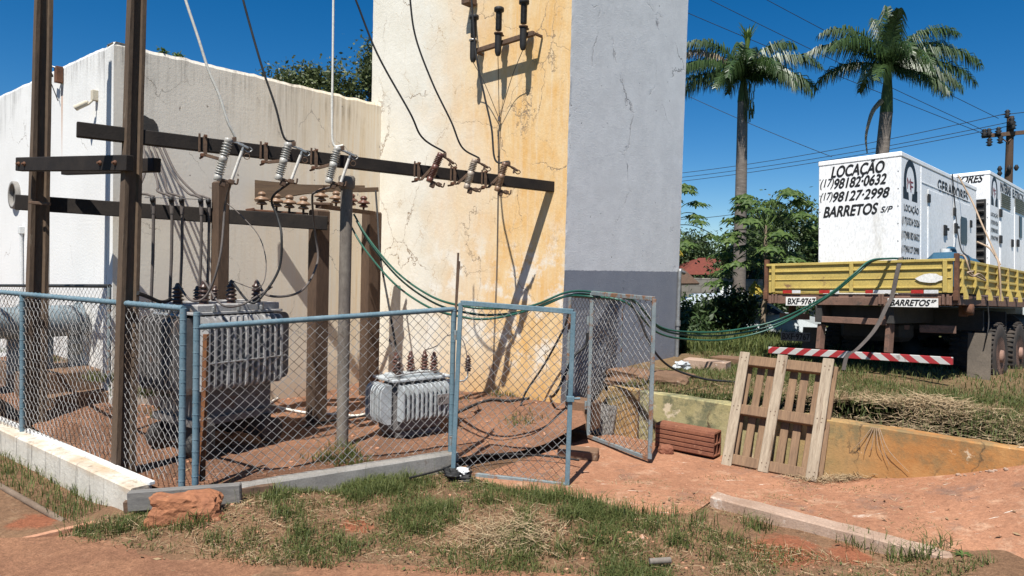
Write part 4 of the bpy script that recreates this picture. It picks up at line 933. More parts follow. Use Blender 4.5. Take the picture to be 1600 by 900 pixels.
def text(body, name, parent, M, w, h, mat, shear=.25, bold=.012, strike=0.0, label=None):
    """lettering: M maps the text plane (x right, y up, z towards the reader) into the parent's axes; fitted into w x h"""
    cu = bpy.data.curves.new(name, 'FONT'); cu.body = body; cu.size = 1; cu.shear = shear; cu.offset = bold; cu.extrude = 0.0
    o = bpy.data.objects.new(name, cu); COL.objects.link(o); bpy.context.view_layer.update()
    me = bpy.data.meshes.new_from_object(o.evaluated_get(bpy.context.evaluated_depsgraph_get())); bpy.data.objects.remove(o); bpy.data.curves.remove(cu)
    A = np.array([v.co for v in me.vertices]); lo, hi = A.min(0), A.max(0)
    A[:, 0] = (A[:, 0] - lo[0]) / (hi[0] - lo[0]) * w; A[:, 1] = (A[:, 1] - lo[1]) / (hi[1] - lo[1]) * h; A[:, 2] = 0
    if strike:                                           # a broad brush: the same stroke laid down again a little to the side
        F0 = [tuple(p.vertices) for p in me.polygons]; n0 = len(A); parts, F = [], []
        for i, (dx, dy) in enumerate(((0, 0), (1, .3), (-1, -.3), (.2, 1), (-.2, -1))):
            parts.append(A + np.array([dx * strike, dy * strike, i * .0003])); F += [tuple(v + i * n0 for v in f) for f in F0]
        A = np.concatenate(parts); bpy.data.meshes.remove(me); me = bpy.data.meshes.new(name); me.from_pydata(A.tolist(), [], F)
    Mn = np.array(M); A = A @ Mn[:3, :3].T + Mn[:3, 3]
    me.vertices.foreach_set('co', A.ravel()); me.update(); me.materials.clear(); me.materials.append(mat)
    o = bpy.data.objects.new(name, me); COL.objects.link(o); o.parent = parent; MW[o.name] = MW[parent.name]; return tag(o, label)
text('KU', 'lettering', sm_, frame(V(1, 0, 0), V(0, 0, 1), V(0, -1, 0), V(SX / 2 - .225, -SY / 2 - .1525, .365)), .075, .06, M_BLACKP, 0, .02)
# leads from the cutouts down to the transformers and between bushings
B = lambda *p: bigM @ V(*p)
bt = [B(-tx + .16 + i * .30, -ty + .12, 1.69) for i in range(3)]
cab('cutout_lead', [CT[0][1], P(352, 320, 6.75), P(344, 400, 6.6), P(325, 458, 6.6), P(300, 470, 6.6), B(-tx, -ty + .3, 1.65)], .011, M_GREYC, 'grey lead hanging from the first cutout past the square post')
cab('cutout_lead', [CT[1][1], P(425, 310, 7.0), P(434, 340, 7.0), P(440, 370, 6.9), P(436, 420, 6.9), P(410, 462, 6.8), P(390, 472, 6.75), bt[1]], .012, M_BLK, 'black lead looping from the second cutout to the lid of the large transformer')
cab('cutout_lead', [CT[2][1], P(494, 300, 7.3), P(488, 312, 7.4), P(492, 360, 7.6), P(496, 410, 7.6), P(470, 455, 7.2), P(420, 462, 6.9), bt[2]], .012, M_GREYC, 'dusty lead from the third cutout curling round the square post')
cab('bushing_lead', [bt[0], P(345, 475, 6.6), P(375, 477, 6.7), P(410, 458, 6.8), P(425, 448, 6.9)], .010, M_GREYC, 'lead drooping between the bushings of the large transformer')
cab('bushing_lead', [bt[1], P(404, 450, 6.7), P(416, 415, 6.9), P(405, 370, 7.2), P(375, 335, 7.5), P(355, 318, 7.8)], .005, M_GREYC, 'thin wire bowing from the lid up to the lower beam', 'wire')
cab('bushing_lead', [P(215, 458, 6.2), P(232, 464, 6.4), P(252, 472, 6.6), B(-tx, .1, 1.5)], .018, M_BLK, 'thick black cable entering behind the tall corner post')
cab('hanging_cable', [P(587, 298, 9.58), P(590, 340, 9.4), P(594, 400, 9.0), P(608, 480, 8.4), P(622, 560, 8.0), MW[sm_.name] @ V(-.26, -.14, .86)], .013, M_BLK, 'black cable slanting from the planks down to the small transformer')
cab('hanging_cable', [MW[sm_.name] @ V(-.18, .06, .9), P(615, 548, 8.0), P(608, 530, 8.1), P(618, 545, 8.0), P(628, 560, 7.9)], .006, M_GREYC, 'thin curl of wire above the small transformer', 'wire')
cab('hanging_cable', [MW[sm_.name] @ V(.2, .06, .9), P(683, 540, 8.2), P(700, 524, 8.3), P(722, 530, 8.3), P(731, 562, 8.2)], .006, M_GREYC, 'thin wire arching between the right hand bushings of the small transformer', 'wire')
# cables on and near the yard floor
Y = lambda px, py, lift=.02: (lambda g: V(g.x, g.y, z_yard(g.x, g.y) + lift))(G(px, py, .08))
cab('ground_cable', [Y(395, 640), Y(430, 622), Y(445, 612), Y(410, 625), Y(470, 640), Y(530, 645), Y(560, 648), Y(590, 640)], .016, M_WHITEC, 'white cable loop lying on the yard floor between the transformers')
cab('ground_cable', [Y(470, 664), Y(530, 652), Y(590, 646), Y(640, 650)], .014, M_BLK, 'black cable on the soil behind the small transformer')
cab('ground_cable', [Y(700, 655), Y(760, 648), Y(800, 652), Y(850, 645), P(868, 615, 8.2), P(895, 560, 8.25), P(915, 540, 8.3), P(918, 520, 8.3)], .016, M_BLK, 'black cable looping off the yard floor and up the short fence panel')
cab('ground_cable', [Y(640, 742), Y(690, 728), Y(740, 712), Y(800, 706), Y(860, 708), Y(905, 716)], .010, M_BLK, 'thin black cable across the soil behind the gate leaf')
cab('wall_cable', [P(812, 640, 8.55), P(822, 612, 8.55), P(850, 570, 8.5), P(880, 515, 8.3), P(888, 490, 8.25)], .013, M_BLK, 'dark cable rising along the foot of the tower to the short fence')
# green cables to the truck
def green(off, label, r=.0125, sag=0):
    pts = [(553, 335, 9.35), (575, 372, 9.1), (620, 425, 8.5), (672, 462, 7.6), (722, 478, 7.05), (770, 482, 7.0), (830, 478, 7.2), (885, 457, 7.9), (925, 456, 8.12), (985, 466, 8.0)]
    pts = [P(px + off[0] * .5, py + off[1] * (1 if i < 6 else .45), d + off[2]) for i, (px, py, d) in enumerate(pts)]
    tail = [(1030, 510 + sag, 8.6), (1085, 519 + sag * 1.3, 9.2), (1145, 516 + sag * 1.5, 9.6), (1215, 500 + sag * 1.2, 9.6), (1290, 463 + sag * .5, 9.3), (1335, 428 + sag * .3, 9.1), (1362, 408, 9.15), (1390, 404, 9.35), (1412, 404, 9.6)]
    pts += [P(px + off[0] * .3, py, d + off[2]) for px, py, d in tail]
    return cab('green_cable', pts, r, M_GREEN, label, 'cable', 8, 10, 'green cables from the insulators to the truck')
green((0, 0, 0), 'highest of the green cables running from the insulators over the gate to the truck')
green((8, 10, .05), 'middle green cable running from the insulators over the gate to the truck', sag=4)
green((-12, 16, -.04), 'lowest sagging green cable running from the insulators to the truck', sag=9)
cab('hanging_cable', [P(985, 470, 8.0), P(1000, 500, 7.9), P(1020, 545, 7.9), P(1050, 575, 8.1), P(1100, 592, 8.3), P(1145, 597, 8.4), P(1180, 606, 8.4)], .013, M_BLK, 'black cable drooping from the open gate leaf towards the pallet')

# arresters on the ochre face
def yw(px, py, off): return onplane(px, py, TC - NU * off, NU)
a, b = yw(741, 81, .17), yw(834, 52, .17)
mb = MB(); mb.bar(a, b, .05, .06); mb.bar(a, a + NU * .16, .03, .03); mb.bar(b, b + NU * .16, .03, .03)
mb.build('arrester_bracket', M_RUSTD, label='dark steel bar on the ochre face carrying three arresters', cat='bracket')
def arrester(px, y0, y1, label, ring):
    top, bot = yw(px, y0, .24), yw(px, y1, .24); L = (top - bot).length
    r = empty('surge_arrester', bot, AX, label, 'surge arrester', 'surge arresters on the tower')
    rb = .042; prof = []
    for k in range(16): z = L * .52 + L * .40 * k / 16; prof += [(rb * .75, z), (rb, z + L * .012), (rb * .75, z + L * .024)]
    mb = MB(); mb.lathe(prof, 16); mb.build('ribbed_body', M_BLK, r, True)
    mb = MB(); mb.lathe([(rb * .6, 0), (rb * .9, .03), (rb, .06), (rb * 1.05, L * .44)], 16); mb.build('lower_sleeve', M_BLK, r, True)
    mb = MB(); mb.lathe([(rb * .7, L * .90), (rb * 1.5, L * .915), (rb * 1.5, L * .985), (rb * 1.2, L)], 16); mb.build('cap', M_BLK, r, True)
    mb = MB(); mb.lathe([(rb * 1.05, L * .44), (rb * 1.35, L * .445), (rb * 1.35, L * .475), (rb * 1.05, L * .48)], 16); mb.box((.0, .06, L * .45), (.03, .07, .02)); mb.build('collar', M_RUSTD if not ring else M_STEEL, r, True); return bot
a1 = arrester(739, 24, 97, 'lowest of the three black surge arresters on the ochre face', True)
a2 = arrester(778, 12, 87, 'middle black surge arrester on the ochre face', False)
a3 = arrester(817, 0, 78, 'topmost black surge arrester, nearest the tower edge', False)
mb = MB(); c = yw(733, 3, .10); mb.box(c, (.14, .16, .08), AX); mb.bar(c, c + NU * .12, .04, .04); mb.tube(catmull([yw(738, 24, .24), yw(737, 8, .22), yw(735, -20, .2)], 4), .012, 6); mb.build('wall_terminal', M_RUSTD, label='small dark terminal fixed above the lowest arrester', cat='terminal')
jn_ = yw(780, 186, .05)
for (q, m1, lab) in ((a1, (757, 130), 'thin earth wire curving from the lowest arrester'), (a2, (779, 130), 'thin earth wire hanging straight from the middle arrester'), (a3, (800, 120), 'thin earth wire curving from the topmost arrester')):
    cab('earth_wire', [q, yw(*m1, .14), jn_], .0045, M_BLK, lab, 'wire', 5)
mb = MB(); mb.tube(catmull([jn_ + V(0, 0, .03), jn_, yw(778, 300, .03), yw(776, 420, .03), yw(772, 520, .03), yw(770, 615, .04)], 6), .006, 5); mb.box(jn_, (.03, .03, .06), AX); mb.box(yw(779, 245, .03), (.025, .03, .02), AX); mb.build('earth_wire', M_GREYC, label='long earth wire running down the ochre face to the ground', cat='wire')
# grey-blue flanged pipe tank on legs at the far left, lying square to the white wall
TA = P(125, 500, 8.50); TD_ = -NU
tk = empty('pipe_tank', V(TA.x, TA.y, .60) + TD_ * .5, AX, 'blue grey flanged tank on narrow legs beside the white wall', 'tank')
R_ = .185
def tpos(s_): return TA + TD_ * s_
mb = MB(); mb.tube([tpos(0), tpos(.42)], R_, 28); mb.build('shell', M_TANK, tk)
mb = MB(); mb.tube([tpos(.60), tpos(1.15)], R_ * .95, 28); mb.build('shell', M_TANK, tk)
for s_ in (.015, .42, .60):
    mb = MB(); mb.lathe([(R_ * .8, -.018), (R_ + .03, -.018), (R_ + .03, .018), (R_ * .8, .018)], 28, along(tpos(s_), tpos(s_ + .1)))
    for k in range(12):
        a_ = k * math.pi / 6; o = WU * math.cos(a_) * (R_ + .016) + V(0, 0, math.sin(a_) * (R_ + .016)); mb.tube([tpos(s_ - .03) + o, tpos(s_ + .03) + o], .010, 6)
    mb.build('flange', M_TANK, tk)
mb = MB(); mb.tube([tpos(.42), tpos(.60)], R_ * .5, 20); mb.build('coupling', M_DARK, tk)
for s_ in (.05, .36, .66):
    q = tpos(s_); mb = MB(); mb.bar(V(q.x, q.y, .58), V(q.x, q.y, q.z - R_ * .8), .15, .06, up=WU); mb.build('leg', M_TANK, tk)
# ------------------------------------------------------------------ truck with two generators
TR_R = Matrix.Rotation(-.801, 3, 'Z') @ Matrix.Rotation(-.033, 3, 'X') @ Matrix.Rotation(-.049, 3, 'Y')
TR_T = V(3.806, 10.621, 1.621)
TR_M = Matrix.Translation(TR_T) @ TR_R.to_4x4()
def tl(px, py, ax, val):
    """photo point on the truck plane where truck axis ax has the value val"""
    d = TR_R.transposed() @ ray(px, py); o = TR_R.transposed() @ (V(0, 0, EYE) - TR_T); return o + d * ((val - o[ax]) / d[ax])
TG = TR_M @ V(1.25, 3, -1.36)
truck = empty('flatbed_truck', TG, TR_R, 'flatbed truck with faded yellow drop sides and a red and white striped rear bumper', 'truck')
SH = MW[truck.name].inverted() @ TR_M                     # truck measuring axes -> truck empty axes
def tb(mb, name, mat, label=None, par=None):
    mb.v = [tuple(SH @ Vector(v)) for v in mb.v]; return mb.build(name, mat, par or truck, True, label)
W_, HB, LB = 2.5, .446, 7.6
mb = MB(); mb.box((W_ / 2, -.012, HB / 2), (W_ - .10, .022, HB - .03), None, .004)
mb.box((W_ / 2, -.022, HB - .018), (W_ - .04, .05, .036)); mb.box((W_ / 2, -.030, .325), (W_ - .12, .03, .020)); mb.box((W_ / 2, -.030, .085), (W_ - .22, .03, .022)); mb.box((W_ / 2, -.027, .205), (W_ - .12, .014, .012))
for x in (.13, 1.24, W_ - .13): mb.box((x, -.034, HB / 2), (.05, .035, HB - .04))
tg = tb(mb, 'tailgate', M_YEL)
mb = MB(); c = tl(1453, 435, 1, -.045); pts = []
for k in range(16): a_ = k / 16 * 2 * math.pi; r_ = 1 + .35 * noise.noise((k * 1.9, 2, 7)); pts.append((c.x + math.cos(a_) * .16 * r_, c.z + math.sin(a_) * .055 * r_))
mb.prism(pts, frame(V(1, 0, 0), V(0, 0, 1), V(0, -1, 0), V(0, -.0405, 0)), .003); tb(mb, 'torn_sticker', M_PLATE, None, tg)
for x in (.01, W_ - .01):
    mb = MB(); mb.box((x, -.0, .20), (.05, .07, .62)); mb.box((x, -.045, -.02), (.06, .02, .12)); tb(mb, 'corner_post', M_RUST)
def sideboard(x, s):
    mb = MB(); mb.box((x, LB / 2, HB / 2), (.022, LB - .1, HB - .03), None, .004); mb.box((x + s * .012, LB / 2, HB - .018), (.045, LB - .06, .036)); mb.box((x + s * .02, LB / 2, .325), (.03, LB - .1, .022)); mb.box((x + s * .02, LB / 2, .21), (.025, LB - .1, .03)); mb.box((x + s * .02, LB / 2, .10), (.03, LB - .1, .022))
    y = .12
    while y < LB:
        mb.box((x + s * .03, y, HB / 2), (.04, .05, HB - .03)); y += .62
    tb(mb, 'side_board', M_YEL)
    y = .12
    while y < 5.5:
        g = MB(); g.prism([(0, -.06), (.05, -.06), (.05, -.03), (.015, .12), (0, .12)], frame(V(s, 0, 0), V(0, 0, 1), V(0, -s, 0) * (1 if s > 0 else -1), V(x + s * .05, y + .02, 0)), .04); tb(g, 'gusset', M_YEL); y += .62
sideboard(W_ - .011, 1); sideboard(.011, -1)
mb = MB(); mb.box((W_ / 2, LB / 2, -.028), (W_ - .02, LB, .05)); tb(mb, 'bed_floor', M_TBROWN)
mb = MB(); mb.box((W_ / 2, .02, -.085), (W_ - .10, .07, .115)); mb.box((W_ / 2, -.012, -.10), (.95, .03, .11)); mb.box((W_ / 2 - .05, LB / 2, -.09), (W_ - .3, LB - .3, .06))
for x in (.12, .17, 1.60, 1.64, 2.35, 2.40): mb.box((x, -.03, -.07), (.03, .03, .13))
for x in (W_ - .03, .03): mb.box((x, LB / 2, -.09), (.05, LB, .09))
tb(mb, 'rear_crossmember', M_TBROWN)
for i, (x0, x1, mt) in enumerate(((.27, .41, M_RREF), (.41, .54, M_WREF), (.80, .95, M_RREF), (.95, 1.08, M_WREF), (1.42, 1.52, M_RREF), (1.52, 1.76, M_WREF), (1.98, 2.13, M_RREF), (2.13, 2.30, M_WREF))):
    mb = MB(); mb.box(((x0 + x1) / 2, -.036, .030), (x1 - x0 - .006, .008, .045), None, .002); tb(mb, 'reflector', mt, None, tg)
FR = lambda o: SH @ frame(V(1, 0, 0), V(0, 0, 1), V(0, -1, 0), o)
FS = lambda o: SH @ frame(V(0, 1, 0), V(0, 0, 1), V(1, 0, 0), o)
def plate_text(body, a, b_, y, mt, tmat, sh, label, sm=None):
    x0, x1, z1, z0 = a.x, b_.x, a.z, b_.z
    mb = MB(); mb.box(((x0 + x1) / 2, y, (z0 + z1) / 2), (x1 - x0, .012, z1 - z0), None, .002); p_ = tb(mb, 'number_plate' if any(ch.isdigit() for ch in body) else 'name_plate', mt, label)
    w = (x1 - x0) * (.92 if not sm else .80)
    text(body, 'lettering', p_, FR(V(x0 + .03, y - .0075, z0 + (z1 - z0) * .16)), w, (z1 - z0) * .68, tmat, sh, 0, .004)
    if sm: text(sm, 'lettering', p_, FR(V(x0 + .04 + w, y - .0075, z0 + (z1 - z0) * .52)), (x1 - x0) * .10, (z1 - z0) * .32, tmat, sh, 0, .002)
plate_text('BXF·9767', tl(1228, 464, 1, -.06), tl(1275, 478, 1, -.06), -.06, M_PLATE, M_BLACKP, .15, 'white painted plate with the truck number')
plate_text('BARRETOS', tl(1387, 466, 1, -.06), tl(1466, 480.5, 1, -.06), -.06, M_PLATE, M_BLACKP, .35, 'white painted plate with the town name', 'SP')
plate_text('BXF·9767', tl(1220, 518, 1, .42), tl(1266, 534, 1, .42), .42, worn('shade_darkened_plate', (.14, .15, .155), (.10, .105, .11), 6, rough=.6), M_BLACKP, .0, 'grey number plate hanging under the bed, coloured dark as if in shade')  # plate colour carries the shade under the bed
mb = MB(); a, b_ = tl(1275, 496, 1, .05), tl(1387, 507, 1, .05); mb.bar(V(a.x, .05, a.z - .02), V(b_.x, .05, b_.z + .03), .08, .085)
mb.prism([(0, 0), (.10, 0), (.02, .26), (-.03, .26)], frame(V(1, 0, 0), V(0, 0, 1), V(0, -1, 0), V(a.x, .08, a.z - .02)), .03); mb.prism([(0, 0), (-.08, 0), (-.05, .26), (.06, .26)], frame(V(1, 0, 0), V(0, 0, 1), V(0, -1, 0), V(b_.x - .02, .08, a.z - .0)), .03)
tb(mb, 'tow_frame', M_TBROWN)
mb = MB()
for x in (.78, 1.72): mb.box((x, 3.6, -.27), (.09, 7.2, .24))
for y in (.4, 1.7, 3.1, 4.6, 6.0): mb.box((1.25, y, -.25), (.9, .1, .18))
tb(mb, 'chassis_rails', M_DARK)
for px in (1284, 1391):
    a, b_ = tl(px, 512, 1, .10), tl(px + (-2 if px < 1300 else -8), 552, 1, .04); mb = MB(); mb.bar(V(a.x, .10, a.z + .05), V(a.x - .01, .06, -.78), .06, .115); tb(mb, 'bumper_bracket', M_TBROWN)
def stripes():
    t = NT('striped_bumper_paint'); s = t.n('SeparateXYZ', {0: t.co()})
    ax = t.math('ABSOLUTE', t.math('ADD', s.outputs[0], -.02)); v = t.math('ADD', ax, t.math('MULTIPLY', s.outputs[2], 1.25))
    fr_ = t.math('FRACT', t.math('MULTIPLY', v, 1 / .235)); k = t.math('GREATER_THAN', fr_, .5)
    col = t.mix(k, (.46, .455, .44), (.33, .03, .035)); ch = t.ramp(t.noise(7, 7, .7), .60, .63)
    col = t.mix(t.math('MULTIPLY', ch, t.ramp(s.outputs[0], .2, 1.05, .15, 1)), col, (.13, .07, .04)); return t.out(col, .45, 0, None, .4)
mb = MB(); mb.box((W_ / 2, .0, -.835), (W_ - .10, .05, .098), None, .006)
tb(mb, 'rear_bumper', stripes())
mb = MB(); mb.box((1.82, .35, -.44), (.06, .02, .06)); mb.box((2.20, .30, -.45), (.42, .03, .10)); tb(mb, 'tail_light', M_TBROWN)
mb = MB(); mb.box((.30, .30, -.33), (.45, .03, .09)); tb(mb, 'tail_light', M_TBROWN)
for x in (2.43, .10):
    mb = MB(); a_ = 1.35; mb.box((x, a_, -.86), (.28, .014, .70), Matrix.Rotation(-.10, 3, 'X'), .003); tb(mb, 'mud_flap', M_FLAP)
    mb = MB(); c = tl(1522, 484, 1, .6) if x > 1 else V(.25, .6, -.3)
    mb.lathe([(.02, -.05), (.075, -.05), (.075, .05), (.02, .05)], 14, frame(V(0, 1, 0), V(0, 0, 1), V(1, 0, 0), V(c.x - .06, .6, c.z))); mb.box((c.x - .12, .6, c.z + .02), (.10, .05, .22)); tb(mb, 'strap_winch', M_RUST)
def wheel(x, y, s):
    R1, zc = .49, -.875
    fm = frame(V(0, 1, 0), V(0, 0, 1), V(s, 0, 0), V(x, y, zc))
    mb = MB(); mb.lathe([(.29, -.13), (.40, -.14), (.47, -.125), (R1, -.08), (R1, .08), (.47, .125), (.40, .14), (.29, .13)], 40, fm)
    for k in range(40):
        a_ = k / 40 * 2 * math.pi
        for sd in (-1, 1): mb.box(fm @ V(math.cos(a_ + sd * .04) * (R1 + .004), math.sin(a_ + sd * .04) * (R1 + .004), sd * .07), (.12, .035, .02), (fm.to_3x3() @ Matrix.Rotation(a_, 3, 'Z') @ Matrix.Rotation(math.pi / 2, 3, 'Y')), .004)
    mb.v = [tuple(SH @ Vector(v)) for v in mb.v]
    ty_ = mb.build('wheel', M_TYRE, truck, True)
    mb = MB(); mb.lathe([(.30, .13), (.285, .10), (.26, .02), (.17, -.02), (.15, .06), (.10, .07), (.09, .16), (.02, .17)], 28, fm)
    for k in range(8): a_ = k * math.pi / 4; mb.tube([fm @ V(math.cos(a_) * .20, math.sin(a_) * .20, -.02), fm @ V(math.cos(a_) * .20, math.sin(a_) * .20, .035)], .014, 6)
    mb.v = [tuple(SH @ Vector(v)) for v in mb.v]; mb.build('rim', M_RIM, ty_, True)
wheel(W_ - .2, 9.1, 1); wheel(.2, 9.1, -1)
for y in (2.47, 3.77):
    wheel(W_ - .17, y, 1); wheel(W_ - .47, y, 1); wheel(.17, y, -1); wheel(.47, y, -1)
    mb = MB(); mb.tube([(.3, y, -.875), (W_ - .3, y, -.875)], .09, 10); mb.lathe([(.06, -.18), (.2, -.1), (.2, .1), (.06, .18)], 12, frame(V(0, 1, 0), V(0, 0, 1), V(1, 0, 0), V(1.25, y, -.87))); tb(mb, 'axle', M_DARK)
mb = MB(); mb.box((1.15, 1.2, -.52), (.9, .5, .30), None, .08); tb(mb, 'spare_carrier', M_DARK)
mb = MB(); mb.tube([(2.05, 4.75, -.55), (2.05, 5.9, -.55)], .30, 20); tb(mb, 'fuel_tank', M_DARK)  # tank and boxes below the bed, added dark to deepen the underside
mb = MB(); mb.box((.45, 5.3, -.55), (.6, 1.2, .55), None, .05); tb(mb, 'battery_box', M_DARK)
mb = MB(); mb.box((1.25, 6.6, -.60), (.75, 1.6, .75), None, .1); tb(mb, 'gearbox', M_DARK)
mb = MB(); mb.box((1.25, 1.75, -.34), (2.3, .03, .30), None, .01); mb.box((1.25, 3.12, -.42), (2.3, .03, .42), None, .01); tb(mb, 'underbed_shade_panel', M_DARK)  # dark panels across the bed, added to keep light from the underside
cabm = MB(); cabm.prism([(-.95, -.55), (1.0, -.55), (1.05, .35), (.80, 1.25), (-.95, 1.3)], frame(V(0, 1, 0), V(0, 0, 1), V(1, 0, 0), V(.08, 8.75, 0)), 2.34); cb = tb(cabm, 'cab', M_CARP)  # unseen cab, added to block light coming from beyond the bed
mb = MB(); mb.box((2.424, 9.05, .72), (.012, .8, .55), None, .004); tb(mb, 'side_window', M_GLASS, None, cb)
mb = MB(); mb.box((.076, 9.05, .72), (.012, .8, .55), None, .004); tb(mb, 'side_window', M_GLASS, None, cb)
mb = MB(); mb.bar(V(1.25, 9.80, .40), V(1.25, 9.62, 1.12), 2.0, .012, up=(0, 1, 0)); tb(mb, 'windscreen', M_GLASS, None, cb)

def gen_root(name, o, label): 
    M = TR_M @ Matrix.Translation(o); r = empty(name, M.translation, TR_R, label, 'generator'); return r
def generator(x0, x1, y0, L, top, label, side):
    r = gen_root('generator', V((x0 + x1) / 2, y0 + L / 2, .0), label); S = Matrix.Translation(V(-(x0 + x1) / 2, -(y0 + L / 2), 0))
    def gb(mb, n, m, par=None, lab=None): mb.v = [tuple(S @ Vector(v)) for v in mb.v]; return mb.build(n, m, par or r, True, lab)
    mb = MB(); mb.box(((x0 + x1) / 2, y0 + L / 2, (top - .075) / 2 + .05), (x1 - x0, L, top - .175), None, .01); mb.box(((x0 + x1) / 2, y0 + L / 2, .06), (x1 - x0 - .1, L - .1, .12))
    gb(mb, 'canopy', M_GENW)
    mb = MB(); mb.box(((x0 + x1) / 2, y0 + L / 2, top - .042), (x1 - x0 + .016, L + .016, .072), None, .012); gb(mb, 'roof_cap', M_GENW)
    mb = MB()
    for k in range(7):
        z = .25 + k * .235
        for x in (x0 + .025, x1 - .035): mb.lathe([(.008, 0), (.008, .005)], 6, frame(V(1, 0, 0), V(0, 0, 1), V(0, -1, 0), V(x, y0 - .0005, z)))
    gb(mb, 'rivets', M_STEEL)
    return r, S, gb
GX0, GX1, GY, GT, GL = .688, 1.788, .199, 1.93, 3.854
g1_, S1, gb1 = generator(GX0, GX1, GY, GL, GT, 'white generator canopy nearest the tailgate with phone numbers on its back', True)
def fit_text(body, par, S, fr, A, Bq, ax, mt=M_BLACKP, sh=.3, bold=.02):
    bold = min(bold, .015) if bold else 0
    """lettering between two photo points measured on the panel"""
    if fr == 'R': o = V(A.x, A.y - .0035, Bq.z); w, h = Bq.x - A.x, A.z - Bq.z; M = frame(V(1, 0, 0), V(0, 0, 1), V(0, -1, 0), o)
    else: o = V(A.x + .0035, A.y, Bq.z); w, h = Bq.y - A.y, A.z - Bq.z; M = frame(V(0, 1, 0), V(0, 0, 1), V(1, 0, 0), o)
    return text(body, 'lettering', par, S @ M, w, h, mt, sh, 0.0, min(h, .15) * (.040 if bold > .012 else .022 if bold else .015))
rr = lambda px, py: tl(px, py, 1, GY)
def rear_line(body, px0, px1, pyt_l, pyb_l, **k):
    a = rr(px0, pyt_l); b_ = rr(px0, pyb_l); c = rr(px1, pyt_l); c.z = b_.z; return fit_text(body, g1_, S1, 'R', a, V(c.x, c.y, b_.z), 1, **k)
rear_line('LOCAÇÃO', 1299, 1382, 257, 282); rear_line('(17)', 1282, 1303, 281, 297, bold=.0); rear_line('98182·0632', 1304, 1385, 280, 295, bold=.03)
rear_line('(17)', 1282, 1301, 302, 317, bold=.0); rear_line('98127·2998', 1302, 1390, 301, 315.5, bold=.03); rear_line('BARRETOS', 1287, 1372, 324, 340, bold=.04); rear_line('S/P', 1376, 1395, 323, 332, bold=.01)
ss = lambda px, py: tl(px, py, 0, GX1)
def side_line(g, S, x, body, y0, y1, z0, z1, **k): return fit_text(body, g, S, 'S', V(x, y0, z1), V(x, y1, z0), 0, **k)
def zs(px, py): return ss(px, py).z
sl = lambda body, zt, zb, y0=.29, y1=.96, **k: side_line(g1_, S1, GX1, body, y0, y1, zb, zt, **k)
sl('LOCAÇÃO', zs(1422, 319), zs(1422, 334), .31, .93, sh=-.1, bold=.0)
sl('(17)3324·2526', zs(1422, 341), zs(1422, 355), .24, .97, sh=.1, bold=.01); sl('(17)98182·0632', zs(1422, 363), zs(1422, 377), .22, .97, sh=.1, bold=.01)
sl('(17)96127·2998', zs(1422, 385), zs(1422, 398), .22, .95, sh=.1, bold=.01); sl('BARRETOS', zs(1422, 403), zs(1422, 414), .24, .92, sh=.1, bold=.02)
side_line(g1_, S1, GX1, 'GERADORES', 1.83, 3.50, zs(1490, 307), zs(1490, 291), sh=-.05, bold=.045)
def omega(par, S, x, y0, y1, z0, z1, col2=True):
    cy, cz, ry, h = (y0 + y1) / 2, z1 - (y1 - y0) * .55, (y1 - y0) * .36, z1 - z0
    def pt_(a, rr_): return (cy + math.cos(a) * rr_[0], cz + math.sin(a) * rr_[1])
    ro, ri = ((y1 - y0) * .46, z1 - cz), ((y1 - y0) * .29, (z1 - cz) * .72)
    A0 = -.55; n = 26; out, inn = [], []
    for k in range(n + 1):
        a = A0 + (math.pi - 2 * A0) * k / n; out.append(pt_(a, ro)); inn.append(pt_(a, ri))
    zb_ = z0 + .10
    L = [out[-1], (cy - ro[0] * .75, zb_ + .05), (y0, zb_ + .06), (y0 + .0, z0), (cy - ri[0] * .35, z0), (cy - ri[0] * .45, zb_), inn[-1]]
    Rr = [inn[0], (cy + ri[0] * .45, zb_), (cy + ri[0] * .35, z0), (y1, z0), (y1, zb_ + .06), (cy + ro[0] * .75, zb_ + .05), out[0]]
    M = S @ frame(V(0, 1, 0), V(0, 0, 1), V(1, 0, 0), V(x + .0012, 0, 0)); mb = MB(); q = []
    for i in range(n): q.append([out[i], inn[i], inn[i + 1], out[i + 1]])
    for f in q: mb.add([M @ V(*p, 0) for p in f], [(0, 3, 2, 1)])
    for f in (L, Rr): mb.add([M @ V(*p, 0) for p in f], [tuple(range(len(f)))])
    mb.v = [tuple(v) for v in mb.v]; mb.build('horseshoe_emblem', M_BLACKP, par, True)
    text('M', 'lettering', par, S @ frame(V(0, 1, 0), V(0, 0, 1), V(1, 0, 0), V(x + .002, cy - ri[0] * .80, cz - h * .14)), ri[0] * .85, h * .27, M_REDP, 0, .0)
    text('F', 'lettering', par, S @ frame(V(0, 1, 0), V(0, 0, 1), V(1, 0, 0), V(x + .0025, cy + ri[0] * .05, cz - h * .20)), ri[0] * .62, h * .27, M_REDP, 0, .0)
omega(g1_, S1, GX1, .28, .88, 1.30, 1.86)
def sidepanel(gb, x, y0, y1, z0, z1, name='door', lab=None, par=None):
    mb = MB(); mb.box((x + .001, (y0 + y1) / 2, (z0 + z1) / 2), (.018, y1 - y0, z1 - z0), None, .005); return gb(mb, name, M_GENW, par, lab)
yv = lambda px: ss(px, 350).y
d1_ = sidepanel(gb1, GX1, 1.35, 2.10, .18, 1.55); d2_ = sidepanel(gb1, GX1, 2.72, 3.62, .18, 1.55)
for (y, z) in ((1.36, 1.42), (1.36, .42), (2.68, 1.36), (3.64, 1.25)):
    mb = MB(); mb.box((GX1 + .018, y, z), (.022, .09, .12), None, .004); gb1(mb, 'hinge', M_BLK)
